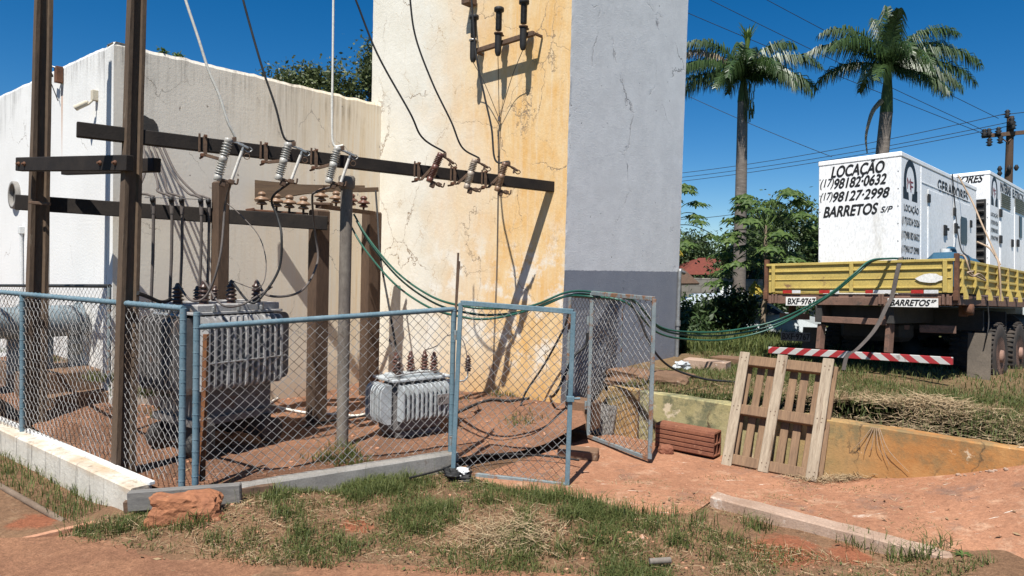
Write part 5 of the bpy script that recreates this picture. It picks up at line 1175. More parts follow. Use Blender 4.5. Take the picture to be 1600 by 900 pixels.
for (y, z) in ((2.16, 1.02), (2.74, 1.10)):
    mb = MB(); mb.box((GX1 + .02, y, z), (.03, .12, .16), None, .008); mb.box((GX1 + .035, y + .07, z + .02), (.02, .10, .04), None, .004); gb1(mb, 'latch', M_BLK)
mb = MB(); o = []
for k in range(20): a_ = k / 20 * 2 * math.pi; o.append((3.22 + .19 * max(-1, min(1, 1.35 * math.cos(a_))), 1.10 + .22 * max(-1, min(1, 1.35 * math.sin(a_)))))
mb.prism(o, frame(V(0, 1, 0), V(0, 0, 1), V(1, 0, 0), V(GX1 + .009, 0, 0)), .008); gb1(mb, 'window', M_GLASS)
for (y, z0, z1) in ((1.04, .1, 1.84), (2.10, .18, 1.55), (2.70, .18, 1.6)):
    mb = MB(); mb.box((GX1 + .002, y, (z0 + z1) / 2), (.010, .022, z1 - z0), None, .002); gb1(mb, 'seam_strip', M_GENW)
mb = MB(); mb.box((GX1 + .002, 2.35, 1.62), (.010, 2.6, .016), None, .002); gb1(mb, 'seam_strip', M_GENW)
q = rr(1322, 245); mb = MB(); mb.tube([(q.x, GY + .5, GT - .01), (q.x, GY + .5, GT + .06)], .05, 10); mb.tube([(q.x - .02, GY + .5, GT + .055), (q.x + .14, GY + .5, GT + .07)], .03, 8); gb1(mb, 'exhaust_stub', M_STEEL)
X20, X21, Y2, T2 = .72, 1.92, 4.36, 2.245
g2_, S2, gb2 = generator(X20, X21, Y2, 3.2, T2, 'white generator canopy farther forward with a dark louvred grille', True)
a = tl(1538, 272, 1, Y2); b_ = tl(1538, 284, 1, Y2); fit_text('GERADORES', g2_, S2, 'R', V(1.02, Y2, a.z), V(1.83, Y2, b_.z), 1, sh=.45, bold=.03)
mb = MB(); ga, gb_ = tl(1527, 312, 1, Y2), tl(1544, 404, 1, Y2); gx0, gx1 = 1.15, gb_.x - .03
mb.box(((gx0 + gx1) / 2, Y2 - .01, (ga.z + .35) / 2), (gx1 - gx0, .03, ga.z - .35), None, .006); grille = gb2(mb, 'grille', M_BLK)
mb = MB()
for k in range(9): mb.box(((gx0 + gx1) / 2, Y2 - .04, ga.z - .08 - k * .14), (gx1 - gx0 - .04, .05, .05), Matrix.Rotation(.6, 3, 'X'), .004)
gb2(mb, 'louvre', M_DARK)
s2 = lambda px, py: tl(px, py, 0, X21)
sg_ = lambda body, p0, p1, ztp, zbp, **k: side_line(g2_, S2, X21, body, s2(p0, 300).y, s2(p1, 300).y, s2((p0 + p1) / 2, zbp).z, s2((p0 + p1) / 2, ztp).z, **k)
omega(g2_, S2, X21, s2(1548.5, 300).y, s2(1559, 300).y, s2(1554, 322).z, s2(1554, 276).z)
sg_('MATERIAIS', 1563, 1579, 288, 303, sh=0, bold=.02); sg_('ELÉTRICOS', 1582, 1599, 297, 312, sh=0, bold=.02)
for i, (bd, yt, yb) in enumerate((('LOCAÇÃO', 332, 340), ('(17)3324·2526', 345, 353), ('(17)98182·0632', 357, 365), ('(17)96127·2998', 369, 377))): sg_(bd, 1548, 1559, yt, yb, sh=.05, bold=.0)
for (p0, p1, yt, yb) in ((1563.5, 1578, 304, 326), (1585, 1600, 312, 334)):
    ya, yb_ = s2(p0, 310).y, s2(p1, 310).y; zt, zb2 = s2((p0 + p1) / 2, yt).z, s2((p0 + p1) / 2, yb).z
    mb = MB()
    for k in range(7): mb.box((X21 + .006, (ya + yb_) / 2, zt - (zt - zb2) * (k + .5) / 7), (.02, yb_ - ya, (zt - zb2) / 11), Matrix.Rotation(.5, 3, 'Y'), .002)
    gb2(mb, 'vent', M_STEEL)
for px in (1562, 1585):
    y = s2(px, 340).y; mb = MB(); mb.box((X21 + .004, y, 1.05), (.012, .03, 1.5), None, .002); gb2(mb, 'seam_strip', M_GENW)
sidepanel(gb2, X21, s2(1563, 340).y, s2(1583, 340).y, .3, s2(1573, 332).z, 'door')
for px, py in ((1562, 333), (1562, 374), (1580, 380), (1589, 380)):
    q = s2(px, py); mb = MB(); mb.box((X21 + .02, q.y, q.z), (.03, .12, .14), None, .006); gb2(mb, 'hinge', M_BLK)
q = s2(1594, 355); mb = MB(); mb.box((X21 + .008, q.y, q.z), (.01, .22, .42), None, .004); gb2(mb, 'window', M_GLASS)
# blue can, ropes and strap
cn = empty('jerrycan', (TR_M @ V(2.16, 1.30, .0)), TR_R, 'blue plastic can with a white cap standing in the truck bed', 'can')
mb = MB(); mb.box((0, -.22, .30), (.42, .95, .56), None, .10); mb.build('body', M_CAN, cn, True)
mb = MB(); mb.box((0, .50, .28), (.40, .40, .54), None, .10); mb.build('front_drum', M_CAN, cn, True)
mb = MB(); mb.tube(catmull([(0, -.40, .57), (0, -.36, .64), (0, -.12, .65), (0, -.05, .57)], 5), .03, 8); mb.build('handle', M_CAN, cn, True)
mb = MB(); mb.tube([(0, -.52, .56), (0, -.52, .63)], .06, 12); mb.build('cap', M_PVC, cn, True)
tp = lambda *a: TR_M @ V(*a)
def tpx(px, py, ax, v): return TR_M @ tl(px, py, ax, v)
cab('tie_rope', [tpx(1497, 274, 0, GX1 + .02), tpx(1520, 317, 0, 2.02), tpx(1535, 352, 0, 2.25), tpx(1563, 414, 0, 2.53)], .012, M_ROPE, 'beige rope strained from the generator roof to the side board', 'rope')
cab('tie_rope', [tpx(1488, 272, 0, GX1 + .02), tpx(1491, 310, 0, GX1 + .03), tpx(1496, 360, 0, GX1 + .04), tpx(1502, 390, 0, 2.2), tpx(1514, 404, 0, 2.53), tpx(1515, 430, 0, 2.56)], .009, M_BLK, 'thin black line hanging down the generator side', 'rope')
cab('tie_rope', [tpx(1500, 398, 0, 2.4), tpx(1508, 402, 0, 2.52), tpx(1516, 425, 0, 2.57), tpx(1526, 432, 0, 2.6), tpx(1540, 438, 0, 2.58), tpx(1530, 428, 0, 2.6), tpx(1520, 432, 0, 2.6), tpx(1512, 426, 0, 2.6), tpx(1520, 424, 0, 2.6)], .011, M_ROPE, 'knotted beige rope round the top of the side board', 'rope')
cab('tie_rope', [tpx(1527, 378, 0, 2.0), tpx(1545, 387, 0, 2.2), tpx(1555, 400, 0, 2.45), tpx(1561, 416, 0, 2.54), tpx(1564, 470, 0, 2.56)], .014, M_ROPE, 'pinkish rope over the side board by the dark grille', 'rope')
cab('tie_rope', [tpx(1543, 470, 0, 2.52), tpx(1545, 500, 0, 2.54), tpx(1543, 520, 0, 2.55), tpx(1538, 540, 0, 2.5)], .008, M_BLK, 'thin dark string under the side board by the wheels', 'rope')
sp = [(1408, 402, -.02), (1402, 425, -.06), (1394, 462, -.08), (1385, 480, -.12), (1367, 515, -.20), (1340, 545, -.28), (1324, 556, -.30), (1318, 578, -.32)]
pts = catmull([tpx(px, py, 1, y) for px, py, y in sp], 8); mb = MB(); q0 = TR_R @ V(.026, 0, 0)
for i in range(len(pts) - 1): mb.add([pts[i] - q0, pts[i] + q0, pts[i + 1] + q0, pts[i + 1] - q0, pts[i] - q0 + V(.0, .006, .0), pts[i] + q0 + V(0, .006, 0), pts[i + 1] + q0 + V(0, .006, 0), pts[i + 1] - q0 + V(0, .006, 0)], [(0, 1, 2, 3), (7, 6, 5, 4), (0, 3, 7, 4), (1, 5, 6, 2)])
mb.build('cargo_strap', M_GREYC, label='grey webbing strap hanging from the tailgate to the grass', cat='strap')

# ------------------------------------------------------------------ pallet, bricks, stones, boards
pb0 = P(1133, 726, 7.20); pb1 = P(1266, 752, 6.68)
px_ = (pb1 - pb0); px_.z = 0; PW = px_.length; px_.normalize(); pbk = V(-px_.y, px_.x, 0)
lean = math.atan2(.40, 1.0); pz_ = (pbk * math.sin(lean) + V(0, 0, math.cos(lean))); pn = px_.cross(pz_)
pn = pn if pn.y > 0 else -pn
o_ = V(pb0.x, pb0.y, pb0.z)
pal = empty('pallet', o_, frame(px_, pn, pz_).to_3x3(), 'weathered wooden pallet leaning upright against the low wall', 'pallet')
HP = 1.20
def board(c, s, mat, name, rz=0.0):
    mb = MB(); mb.box(c, s, Matrix.Rotation(rz, 3, 'Y'), .006)
    if name == 'deck_board':                             # nail heads where it crosses the stringers
        for z in (.075, .60, HP - .07):
            for dx, dz in ((-.022, .015), (.02, -.018), (.025, .022)): mb.lathe([(.0065, 0), (.0065, .003)], 6, frame(V(1, 0, 0), V(0, 0, 1), V(0, -1, 0), V(c[0] + dx + math.sin(rz) * (z - c[2]), c[1] - s[1] / 2 + .001, z + dz)), 1)
    return mb.build(name, [mat, M_RUSTD], pal, True)
for i, x in enumerate((.0, PW * .46, PW)): board((x, .015, HP / 2 + .01 * i), (.105, .026, HP + .02), M_WOODL, 'deck_board', (-.01, .008, .0)[i])
for i, z in enumerate((.075, .60, HP - .07)): board((PW / 2, .075, z), (PW + .08, .09, .105), M_WOODM, 'stringer')
for i, x in enumerate((.02, .15, .265, .56 * PW + .02, .70 * PW + .02, .85 * PW + .03, PW + .03)): board((x, .135, HP / 2), (.078, .024, HP - .03), M_WOODM, 'back_board', (.0, .006, -.01, .01, -.006, .004, 0)[i])
hb = empty('hollow_brick', P(1070, 690, 7.72) * 1, frame(RU, RN, V(0, 0, 1)).to_3x3(), 'long red hollow clay block with grooves beside the pallet', 'brick')
hl0, hl1 = G(1031, 695, 0), G(1107, 718, 0); cH = (hl0 + hl1) / 2 + RN * .10
hb.matrix_basis = Matrix.Translation(cH) @ frame(RU, RN, V(0, 0, 1)); MW[hb.name] = hb.matrix_basis.copy()
HL = (hl1 - hl0).length
mb = MB(); t_ = .016; HH, HD = .255, .19
for z in (t_ / 2, HH / 2, HH - t_ / 2): mb.box((0, 0, z), (HL, HD, t_), None, .003)
for y in (-HD / 2 + t_ / 2, 0, HD / 2 - t_ / 2): mb.box((0, y, HH / 2), (HL - .002, t_, HH - .004), None, .003)
for k in range(5): mb.box((0, -HD / 2 - .004, .028 + k * .050), (HL - .004, .014, .038), None, .005)
for k in range(4): mb.box((0, -HD / 2 + .025 + k * .047, HH + .003), (HL - .004, .034, .012), None, .004)
mb.build('shell', M_BRICK, hb, True)
def rock(name, c, size, seed, mat, label, cat, rough=.35, sub=3, rot=0, sharp=1.0):
    import bmesh
    bm = bmesh.new(); bmesh.ops.create_icosphere(bm, subdivisions=sub, radius=1)
    R = Matrix.Rotation(rot, 3, 'Z')
    for v in bm.verts:
        d = v.co.normalized(); m = max(abs(d.x), abs(d.y), abs(d.z)); q = d / (m ** .65)
        n_ = 1 + rough * noise.noise(d * 1.3 + Vector((seed, 0, 0))) + rough * .45 * noise.noise(d * 3.4 + Vector((seed, 5, 0))) + rough * .22 * noise.noise(d * 8 + Vector((seed, 5, 3)))
        q = q * n_; v.co = R @ Vector((q.x * size[0] / 2, q.y * size[1] / 2, (q.z + .8) * size[2] / 2))
    me = bpy.data.meshes.new(name); bm.to_mesh(me); bm.free(); me.materials.append(mat)
    o = bpy.data.objects.new(name, me); COL.objects.link(o); o.location = c; return tag(o, label, cat)
rc = P(292, 812, 5.33); rock('rock', V(rc.x, rc.y, -.045), (.52, .24, .25), 3, M_LATER, 'big orange laterite lump in front of the grey timber', 'rock', .30, 4, .12)
rock('brick_piece', G(1041, 706, 0) + V(0, .03, -.02), (.15, .12, .10), 8, M_BRICK, 'broken red brick lump beside the open gate leaf foot', 'brick', .2, 3)
ta, tb_ = P(201, 783, 5.47), P(377, 770, 5.60)
mb = MB(); mb.bar(ta, tb_, .07, .155, b=.008); mb.build('grey_timber', M_WOODG, label='short grey weathered timber laid behind the orange rock', cat='timber')
mb = MB(); mb.bar(P(194, 792, 5.56), P(430, 764, 5.84), .06, .09); mb.build('dark_timber', M_RUSTD, label='darker narrow timber end under the grey timber', cat='timber')
# crumpled black and white bag at the gate foot
rock('plastic_bag', G(716, 748, -.03) + V(0, 0, -.02), (.22, .16, .10), 21, M_BLK, 'crumpled dark plastic bag at the foot of the nearer gate leaf', 'bag', .8, 4)
rock('paper_scrap', G(722, 744, -.02) + V(0, -.03, .03), (.10, .08, .05), 23, M_PVC, 'crumpled white scrap on the dark plastic bag', 'scrap', .9, 3)
mb = MB(); a, b_ = G(-40, 742, -.16), G(101, 822, -.16); mb.tube([a + V(0, 0, .03), b_ + V(0, 0, .03)], .026, 10); mb.build('old_pipe', worn('dusty_brown_pipe', (.20, .15, .11), (.14, .10, .07), 5, bump=.2), label='dusty brown pipe lying in the grass outside the low wall', cat='pipe')
mb = MB(); a = G(1020, 886, -.08); mb.tube([a + V(-.02, .02, .03), a + V(.13, .04, .035)], .022, 10); mb.build('bottle_piece', M_PIPE, label='grey tube end lying in the foreground grass', cat='tube')
# old concrete blocks and sheet between the tower and the open gate leaf
def block(px, py, z, size, mat, label, name='concrete_block', rz=None, cat='block'):
    g = G(px, py, z); mb = MB(); mb.box((0, 0, size[2] / 2), size, None, .012)
    A = rz if rz is not None else 0
    o = mb.build(name, mat, label=label, cat=cat, origin=(0, 0, 0)); o.matrix_basis = Matrix.Translation(V(g.x, g.y + size[1] / 2, z - .03)) @ (frame(RU, RN, V(0, 0, 1)) if rz is None else Matrix.Rotation(rz, 4, 'Z')); return o
block(912, 668, .10, (.34, .26, .33), M_STEP, 'soil stained concrete block at the tower foot behind the gate')
block(905, 715, .0, (.42, .20, .10), M_STEP, 'broken brown slab edge behind the nearer gate leaf', rz=-.2)
mb = MB()
q = P(938, 658, 8.45); Mx = frame(RU, V(0, 0, 1), -RN, q)
for k in range(7): mb.tube([Mx @ V(-.13 + k * .045, -.20, 0), Mx @ V(-.13 + k * .045 + .03, .20, -.06)], .024, 8)
mb.build('corrugated_sheet', M_CONC, label='grey corrugated sheet offcut behind the open gate leaf', cat='sheet')
g = P(1020, 600, 9.0); rock('soil_mound', V(g.x, g.y, .40), (1.1, .6, .30), 33, M_STEP, 'mound of brown soil at the foot of the grey tower face', 'mound', .25, 4, -.6)
g1p, g2p = P(1085, 560, 10.0), P(1140, 562, 9.9)
mb = MB(); mb.bar(P(1072, 566, 9.9), P(1138, 573, 9.6), .28, .12); mb.build('concrete_slab', M_KERB, label='pale edged old slab lying on the grass behind the pallet', cat='slab')
mb = MB(); mb.bar(P(1118, 561, 10.6), P(1172, 566, 10.2), .35, .10); mb.build('concrete_slab', M_STEP, label='brown old slab farther back towards the shaded bushes', cat='slab')
rock('plastic_bag', P(1066, 572, 9.7) - V(0, 0, .04), (.22, .16, .12), 41, M_TRAFOB, 'pale plastic bag on the ground by the drain pipe foot', 'bag', .7, 3)
# dry roots hanging on the orange wall
mb = MB(); c = RE + RU * 2.92 - RN * .02 + V(0, 0, .53)
for k in range(6):
    s_ = (k - 2.5) * .08; mb.tube(catmull([c + RU * s_ * .15, c + RU * s_ * .6 + V(0, 0, -.15 - .02 * (k % 3)) - RN * .02, c + RU * (s_ * (.8 + .5 * rnd.random()) + .04 * rnd.random()) + V(0, 0, -.22 - .2 * rnd.random()) - RN * .012], 4), [.004, .0038, .0035, .003, .003, .003, .0025, .002, .002], 4)
mb.build('dry_roots', M_ROPE, label='fan of dry roots hanging down the orange retaining wall', cat='roots')
# ------------------------------------------------------------------ things beyond
def at(px, py, d): return P(px, py, d)
def blockwall(A, B, z0, z1, label, cat='wall'):
    A, B = Vector(A), Vector(B); d = (B - A); L = d.length; d.normalize(); n_ = V(-d.y, d.x, 0); mb = MB(); mb.box((L / 2, .08, (z1 - z0) / 2), (L, .15, z1 - z0), None, .01)
    o = mb.build('block_wall', M_BLOCK, origin=(0, 0, 0), label=label, cat=cat); o.matrix_basis = Matrix.Translation(V(A.x, A.y, z0)) @ frame(d, n_, V(0, 0, 1)); return o
wl, wr = P(1000, 470, 22), P(1750, 470, 25)
blockwall((wl.x, wl.y, 0), (wr.x, wr.y, 0), .2, P(1110, 435, 22.4).z, 'long grey block wall behind the palms')
hs = empty('house', P(1095, 432, 38), None, 'small house with a red tiled roof beyond the block wall', 'house')
h0 = P(1095, 432, 38)
mb = MB(); mb.box(h0 + V(.4, 2.4, -1.15), (3.0, 3.5, 2.2)); mb.build('wall', M_HOUSE, hs)
ra_, rb_ = P(1062, 429, 37), P(1122, 428, 37); rt0, rt1 = P(1092, 403, 39), P(1140, 402, 39); bk = V(0, 6, 0)
mb = MB(); vs = [ra_, rb_ + V(1, 0, 0), rt1, rt0, ra_ + bk, rb_ + bk + V(1, 0, 0)]
mb.add([tuple(v) for v in vs], [(0, 1, 2, 3), (3, 2, 5, 4), (0, 3, 4), (1, 5, 2), (0, 4, 5, 1)]); mb.build('roof', M_ROOF, hs)
mb = MB(); a = P(1044, 424, 22.1)
mb.bar(P(1050, 420, 21.0), P(1076, 444, 20.6), 1.2, .06); mb.tube([P(1062, 436, 20.8), P(1062, 500, 20.8)], .05, 6); mb.build('lean_to_roof', M_RUSTD, label='edge of a dark tin roof beside the tower corner', cat='roof')
for px, lab in ((1128, 'left of the two thin white stakes in front of the block wall'), (1139, 'right of the two thin white stakes in front of the block wall')):
    mb = MB(); a, b_ = P(px, 442 if px < 1130 else 446, 16.5), P(px, 490, 16.5); mb.tube([a, b_], .045, 8); mb.build('stake', M_PVC, label=lab, cat='stake')
# silver car seen under the truck bed
car = empty('car', V(P(1278, 500, 16).x - 2.2, 16, .04), rotz(.05), 'silver white car standing beyond the truck, its tail light showing', 'car')
prof = [(-2.1, .25), (-2.15, .62), (-1.9, .82), (-1.1, .90), (-.5, 1.33), (.6, 1.38), (1.25, .98), (1.95, .92), (2.05, .70), (2.02, .30), (1.7, .2), (-1.8, .2)]
mb = MB(); n_ = len(prof)
for sx2, wz in ((-.78, 1), (.78, 1)): pass
vsx = []
for (x, z) in prof:
    w = .80 if z < .95 else .62; vsx.append((x, -w, z))
for (x, z) in prof:
    w = .80 if z < .95 else .62; vsx.append((x, w, z))
mb.add(vsx, [tuple(reversed(range(n_))), tuple(range(n_, 2 * n_))] + [(i, (i + 1) % n_, n_ + (i + 1) % n_, n_ + i) for i in range(n_)]); mb.build('body', M_CARP, car, True)
mb = MB(); mb.add([(-.95, -.79, .95), (-.45, -.64, 1.28), (.1, -.64, 1.31), (.1, -.79, .97)], [(0, 1, 2, 3)]); mb.add([(.16, -.79, .97), (.16, -.64, 1.31), (.58, -.64, 1.31), (1.1, -.79, .98)], [(0, 1, 2, 3)]); mb.v = [(x, y - .02, z) for x, y, z in mb.v]; mb.build('side_window', M_GLASS, car, True)
mb = MB(); mb.box((2.0, -.62, .74), (.12, .34, .16), None, .02); mb.build('tail_light', M_RREF, car, True)
for x in (-1.35, 1.3):
    mb = MB(); mb.lathe([(.18, -.09), (.30, -.09), (.31, 0), (.30, .09), (.18, .09)], 20, frame(V(1, 0, 0), V(0, 0, 1), V(0, -1, 0), V(x, -.74, .30))); w_ = mb.build('wheel', M_TYRE, car, True)
    mb = MB(); mb.lathe([(.18, .08), (.02, .085)], 16, frame(V(1, 0, 0), V(0, 0, 1), V(0, -1, 0), V(x, -.74, .30))); mb.build('rim', M_STEEL, w_, True)
# utility pole and lines
up_ = P(1573, 420, 24); ptp = P(1579, 182, 24)
pole = empty('utility_pole', V(up_.x, up_.y, .3), None, 'brown street power pole with a crossarm behind the second generator', 'utility pole')
mb = MB(); mb.tube([V(up_.x, up_.y, .3), ptp], [.16, .105], 12); mb.build('shaft', M_POST2, pole)
mb = MB(); ca0, ca1 = P(1535, 213, 23.9), P(1640, 203, 23.9); mb.bar(ca0, ca1, .10, .13); mb.build('crossarm', M_RUSTD, pole)
mb = MB(); c = (ca0 * .62 + ca1 * .38); mb.tube([P(1562, 213, 23.9), P(1573, 222, 23.9)], .02, 5); mb.tube([P(1586, 211, 23.9), P(1576, 221, 23.9)], .02, 5); mb.build('brace', M_RUSTD, pole)
for px, py in ((1538, 208), (1545, 207), (1560, 205), (1546, 222), (1563, 218), (1581, 190), (1583, 196), (1574, 178)):
    mb = MB(); c = P(px, py, 23.8); mb.lathe([(.03, -.14), (.10, -.10), (.05, -.06), (.11, 0), (.05, .04), (.09, .08), (.03, .14)], 10, Matrix.Translation(c)); mb.build('insulator', M_BLK, pole)
for px, py in ((1562, 264), (1577, 263), (1588, 262), (1562, 271)):
    mb = MB(); c = P(px, py, 23.85); mb.lathe([(.03, -.1), (.08, 0), (.03, .1)], 8, Matrix.Translation(c)); mb.build('insulator', M_BLK, pole)
def line(p, q, sag, r, label, d0=24, d1=30):
    a, b_ = P(p[0], p[1], d0), P(q[0], q[1], d1); pts = [a.lerp(b_, k / 16) - V(0, 0, sag * 4 * (k / 16) * (1 - k / 16)) for k in range(17)]
    mb = MB(); mb.tube(pts, r, 5); mb.build('power_line', M_BLK, label=label, cat='power line', group='power lines across the sky')
line((1574, 177), (1010, 276), .25, .012, 'uppermost line leaving the street pole towards the tower', 23.8, 34)
line((1581, 190), (1010, 283), .2, .012, 'middle line leaving the street pole towards the tower', 23.8, 34)
line((1581, 196), (1010, 289), .2, .012, 'lowest line leaving the street pole towards the tower', 23.8, 34)
line((1560, 180), (1760, 150), .05, .012, 'line leaving the street pole out of the picture', 23.8, 24)
line((1180, -10), (1560, 185), .05, .010, 'line slanting from the top of the sky to the street pole above the second palm', 22, 23.8)
line((1098, -6), (1540, 205), .05, .010, 'line slanting behind the first palm to the crossarm', 22, 23.8)
line((1060, 14), (1545, 212), .05, .010, 'line slanting from the tower top behind both palm crowns', 22, 23.8)
line((1075, 150), (1300, 245), .05, .010, 'line slanting behind the first palm trunk to the generator roof', 26, 23.8)
line((1055, 343), (1165, 332), .05, .012, 'low line behind the first papaya', 30, 30)
line((1055, 378), (1180, 374), .05, .012, 'lowest line above the red roof', 34, 34)
# ------------------------------------------------------------------ vegetation
npr = np.random.default_rng(5)
def rand_unit(n): v = npr.normal(size=(n, 3)); return v / np.linalg.norm(v, axis=1, keepdims=True)
def leaf_quads(pos, size, aspect=.5, up=.4):
    n = len(pos); d = rand_unit(n); d[:, 2] -= .25; d /= np.linalg.norm(d, axis=1, keepdims=True)
    nrm = rand_unit(n); nrm[:, 2] = np.abs(nrm[:, 2]) + up; s = np.cross(d, nrm); s /= np.linalg.norm(s, axis=1, keepdims=True)
    sz = size * npr.uniform(.6, 1.35, (n, 1)); a = pos; m = pos + d * sz * .5; e_ = pos + d * sz
    return np.stack([a, m + s * sz * aspect * .5, e_, m - s * sz * aspect * .5], 1)
def crown_points(c, rad, n_clumps, per, spread, hollow=.55):
    d = rand_unit(n_clumps); r = npr.uniform(hollow, 1.0, (n_clumps, 1)); cc = np.array(c) + d * r * np.array(rad)
    pts = (cc[:, None, :] + npr.normal(size=(n_clumps, per, 3)) * spread * npr.uniform(.6, 1.3, (n_clumps, 1, 1))).reshape(-1, 3); return cc, pts
def tree(name, base, c, rad, n_clumps, per, spread, leaf, mat, label, cat='tree', trunk_r=.2, limbs=14, aspect=.5, group=None):
    base, c = Vector(base), Vector(c); r = empty(name, base, None, label, cat, group)
    cc, pts = crown_points(c, rad, n_clumps, per, spread)
    MB().quads(leaf_quads(pts, leaf, aspect)).build('crown', mat, r)
    mb = MB(); fork = base.lerp(c, .55); mb.tube([base, base.lerp(fork, .5) + V(.1, 0, 0), fork], [trunk_r, trunk_r * .8, trunk_r * .65], 10)
    for k in range(limbs):
        t = Vector(cc[k % len(cc)]); m = fork.lerp(t, .5) + V(0, 0, .1 * (t - fork).length); mb.tube(catmull([fork, m, t], 4), [trunk_r * .4 * (1 - j / 9) + .012 for j in range(9)], 6)
    mb.build('trunk', M_BARK, r); return r
# tree behind the beige wall
c = P(497, 128, 24); tree('broadleaf_tree', (c.x, c.y, .3), (c.x, c.y, c.z - .3), (1.75, 1.3, .72), 62, 130, .20, .15, M_LEAF2, 'spreading green tree showing above the beige wall', trunk_r=.18, limbs=30)
c = P(588, 112, 24.5); tree('broadleaf_tree', (c.x, c.y, .3), (c.x, c.y, c.z), (.55, .8, 1.0), 26, 130, .2, .15, M_LEAF2, 'second tree crown just behind the edge of the tower', trunk_r=.15, limbs=12)
for k, px in enumerate((261, 285)):
    q = onplane(px, 92 if px < 270 else 96, KC, WU) - WU * .1; q.z = KC.z + 4.36
    mb = MB(); mb.quads(leaf_quads(np.array(q) + npr.normal(size=(110, 3)) * (.025, .025, .014) + (0, 0, .02), .05)); mb.build('weed', M_LEAF3, label=('small weed sprouting on the beige parapet near the tall post', 'second small weed on the beige parapet, farther right')[k], cat='weed')
# trees in the far right background
c = P(1225, 385, 27); tree('broadleaf_tree', (c.x, c.y, .3), (c.x + .2, c.y, c.z - .1), (2.25, 1.6, 1.75), 130, 120, .30, .17, M_LEAF1, 'big dark tree behind the papaya and the block wall', trunk_r=.25, limbs=24)
c = P(1080, 402, 46); tree('broadleaf_tree', (c.x, c.y, .3), c, (2.1, 2.0, 1.4), 80, 90, .35, .22, M_LEAF1, 'dark rounded tree far behind the red roof', trunk_r=.25)
c = P(1010, 392, 40); tree('broadleaf_tree', (c.x, c.y, .3), c, (2.0, 2.0, 1.7), 60, 90, .35, .22, M_LEAF1, 'dark tree far off beside the tower edge', trunk_r=.25)
c = P(1166, 445, 24); tree('broadleaf_tree', (c.x, c.y, .3), (c.x, c.y, c.z + .4), (1.1, .8, 1.3), 60, 100, .26, .16, M_LEAF1, 'dark bushy tree right behind the first palm trunk', trunk_r=.12)
c = P(1330, 430, 30); tree('broadleaf_tree', (c.x, c.y, .3), (c.x, c.y, c.z - .2), (3.5, 1.6, 1.5), 90, 90, .32, .2, M_LEAF1, 'low dark tree mostly hidden behind the first generator', trunk_r=.2)
def papaya(base, top, n, R, label, seed, ydrop=3):
    rg = random.Random(seed); base, top = Vector(base), Vector(top); r = empty('papaya_tree', base, None, label, 'papaya tree')
    mb = MB(); mb.tube(catmull([base, base.lerp(top, .5) + V(.04, 0, 0), top], 6), [.065 - .035 * k / 12 for k in range(13)], 10); mb.build('trunk', worn('ringed_papaya_trunk' + str(seed), (.28, .22, .16), (.2, .155, .11), 4, stretch=(1, 1, 6), bump=.3), r)
    st, lf, yl = MB(), MB(), MB()
    for k in range(n + ydrop):
        dead = k >= n; a = k * 2.4 + rg.random() * .5; el = (1.1 - 1.6 * k / n) if not dead else -1.0; L = R * rg.uniform(.75, 1.05) * (1 if not dead else .55)
        d = V(math.cos(a) * math.cos(el), math.sin(a) * math.cos(el), math.sin(el)); o = top - V(0, 0, .02 * k); e_ = o + d * L + V(0, 0, -.10 * L)
        st.tube(catmull([o, o.lerp(e_, .55) + V(0, 0, .10 * L), e_], 4), .010, 5)
        N = 9; ls = R * (.42 if not dead else .26); out = V(d.x, d.y, 0).normalized(); side = V(-out.y, out.x, 0)
        for j in range(N):
            b = (j - (N - 1) / 2) / ((N - 1) / 2) * 2.5; ll = ls * (1 - .28 * abs(b) / 2.5) * rg.uniform(.85, 1.1); dr = -.35 - .25 * rg.random() if not dead else -1.6
            dd = (out * math.cos(b) + side * math.sin(b) + V(0, 0, dr * .8)).normalized(); ww = dd.cross(V(0, 0, 1)).normalized() * ll * .17
            for (t0, t1, w0, w1) in ((0, .5, .25, 1.0), (.5, 1.0, 1.0, .12)):
                p0, p1 = e_ + dd * ll * t0 + V(0, 0, -.08 * ll * t0), e_ + dd * ll * t1 + V(0, 0, -.22 * ll * t1)
                (yl if dead else lf).quads([[p0 - ww * w0, p0 + ww * w0, p1 + ww * w1, p1 - ww * w1]])
            for t in (.45, .7):                          # lobes at the side of each finger
                p0 = e_ + dd * ll * t; w2 = ww.normalized() * ll * .30
                for s in (-1, 1): (yl if dead else lf).quads([[p0, p0 + dd * ll * .12, p0 + w2 * s * .9 + dd * ll * .22 + V(0, 0, -.05), p0 + w2 * s * .5 + dd * ll * .02]])
    st.build('leaf_stalks', M_LEAF3, r); lf.build('leaves', M_LEAF3, r); yl.build('withered_leaves', M_LEAFY, r, label='yellow withered leaves hanging under the crown')
b_ = P(1189, 541, 14.0); t_p = P(1196, 352, 14.0); papaya((b_.x, b_.y, z_emb(b_.x, b_.y) - .05), t_p, 32, .95, 'papaya tree with a slim trunk beside the truck tailgate', 1)
t_p = P(1045, 335, 17.0); papaya((t_p.x, t_p.y, .3), t_p, 18, .95, 'papaya tree half hidden by the tower corner', 2)

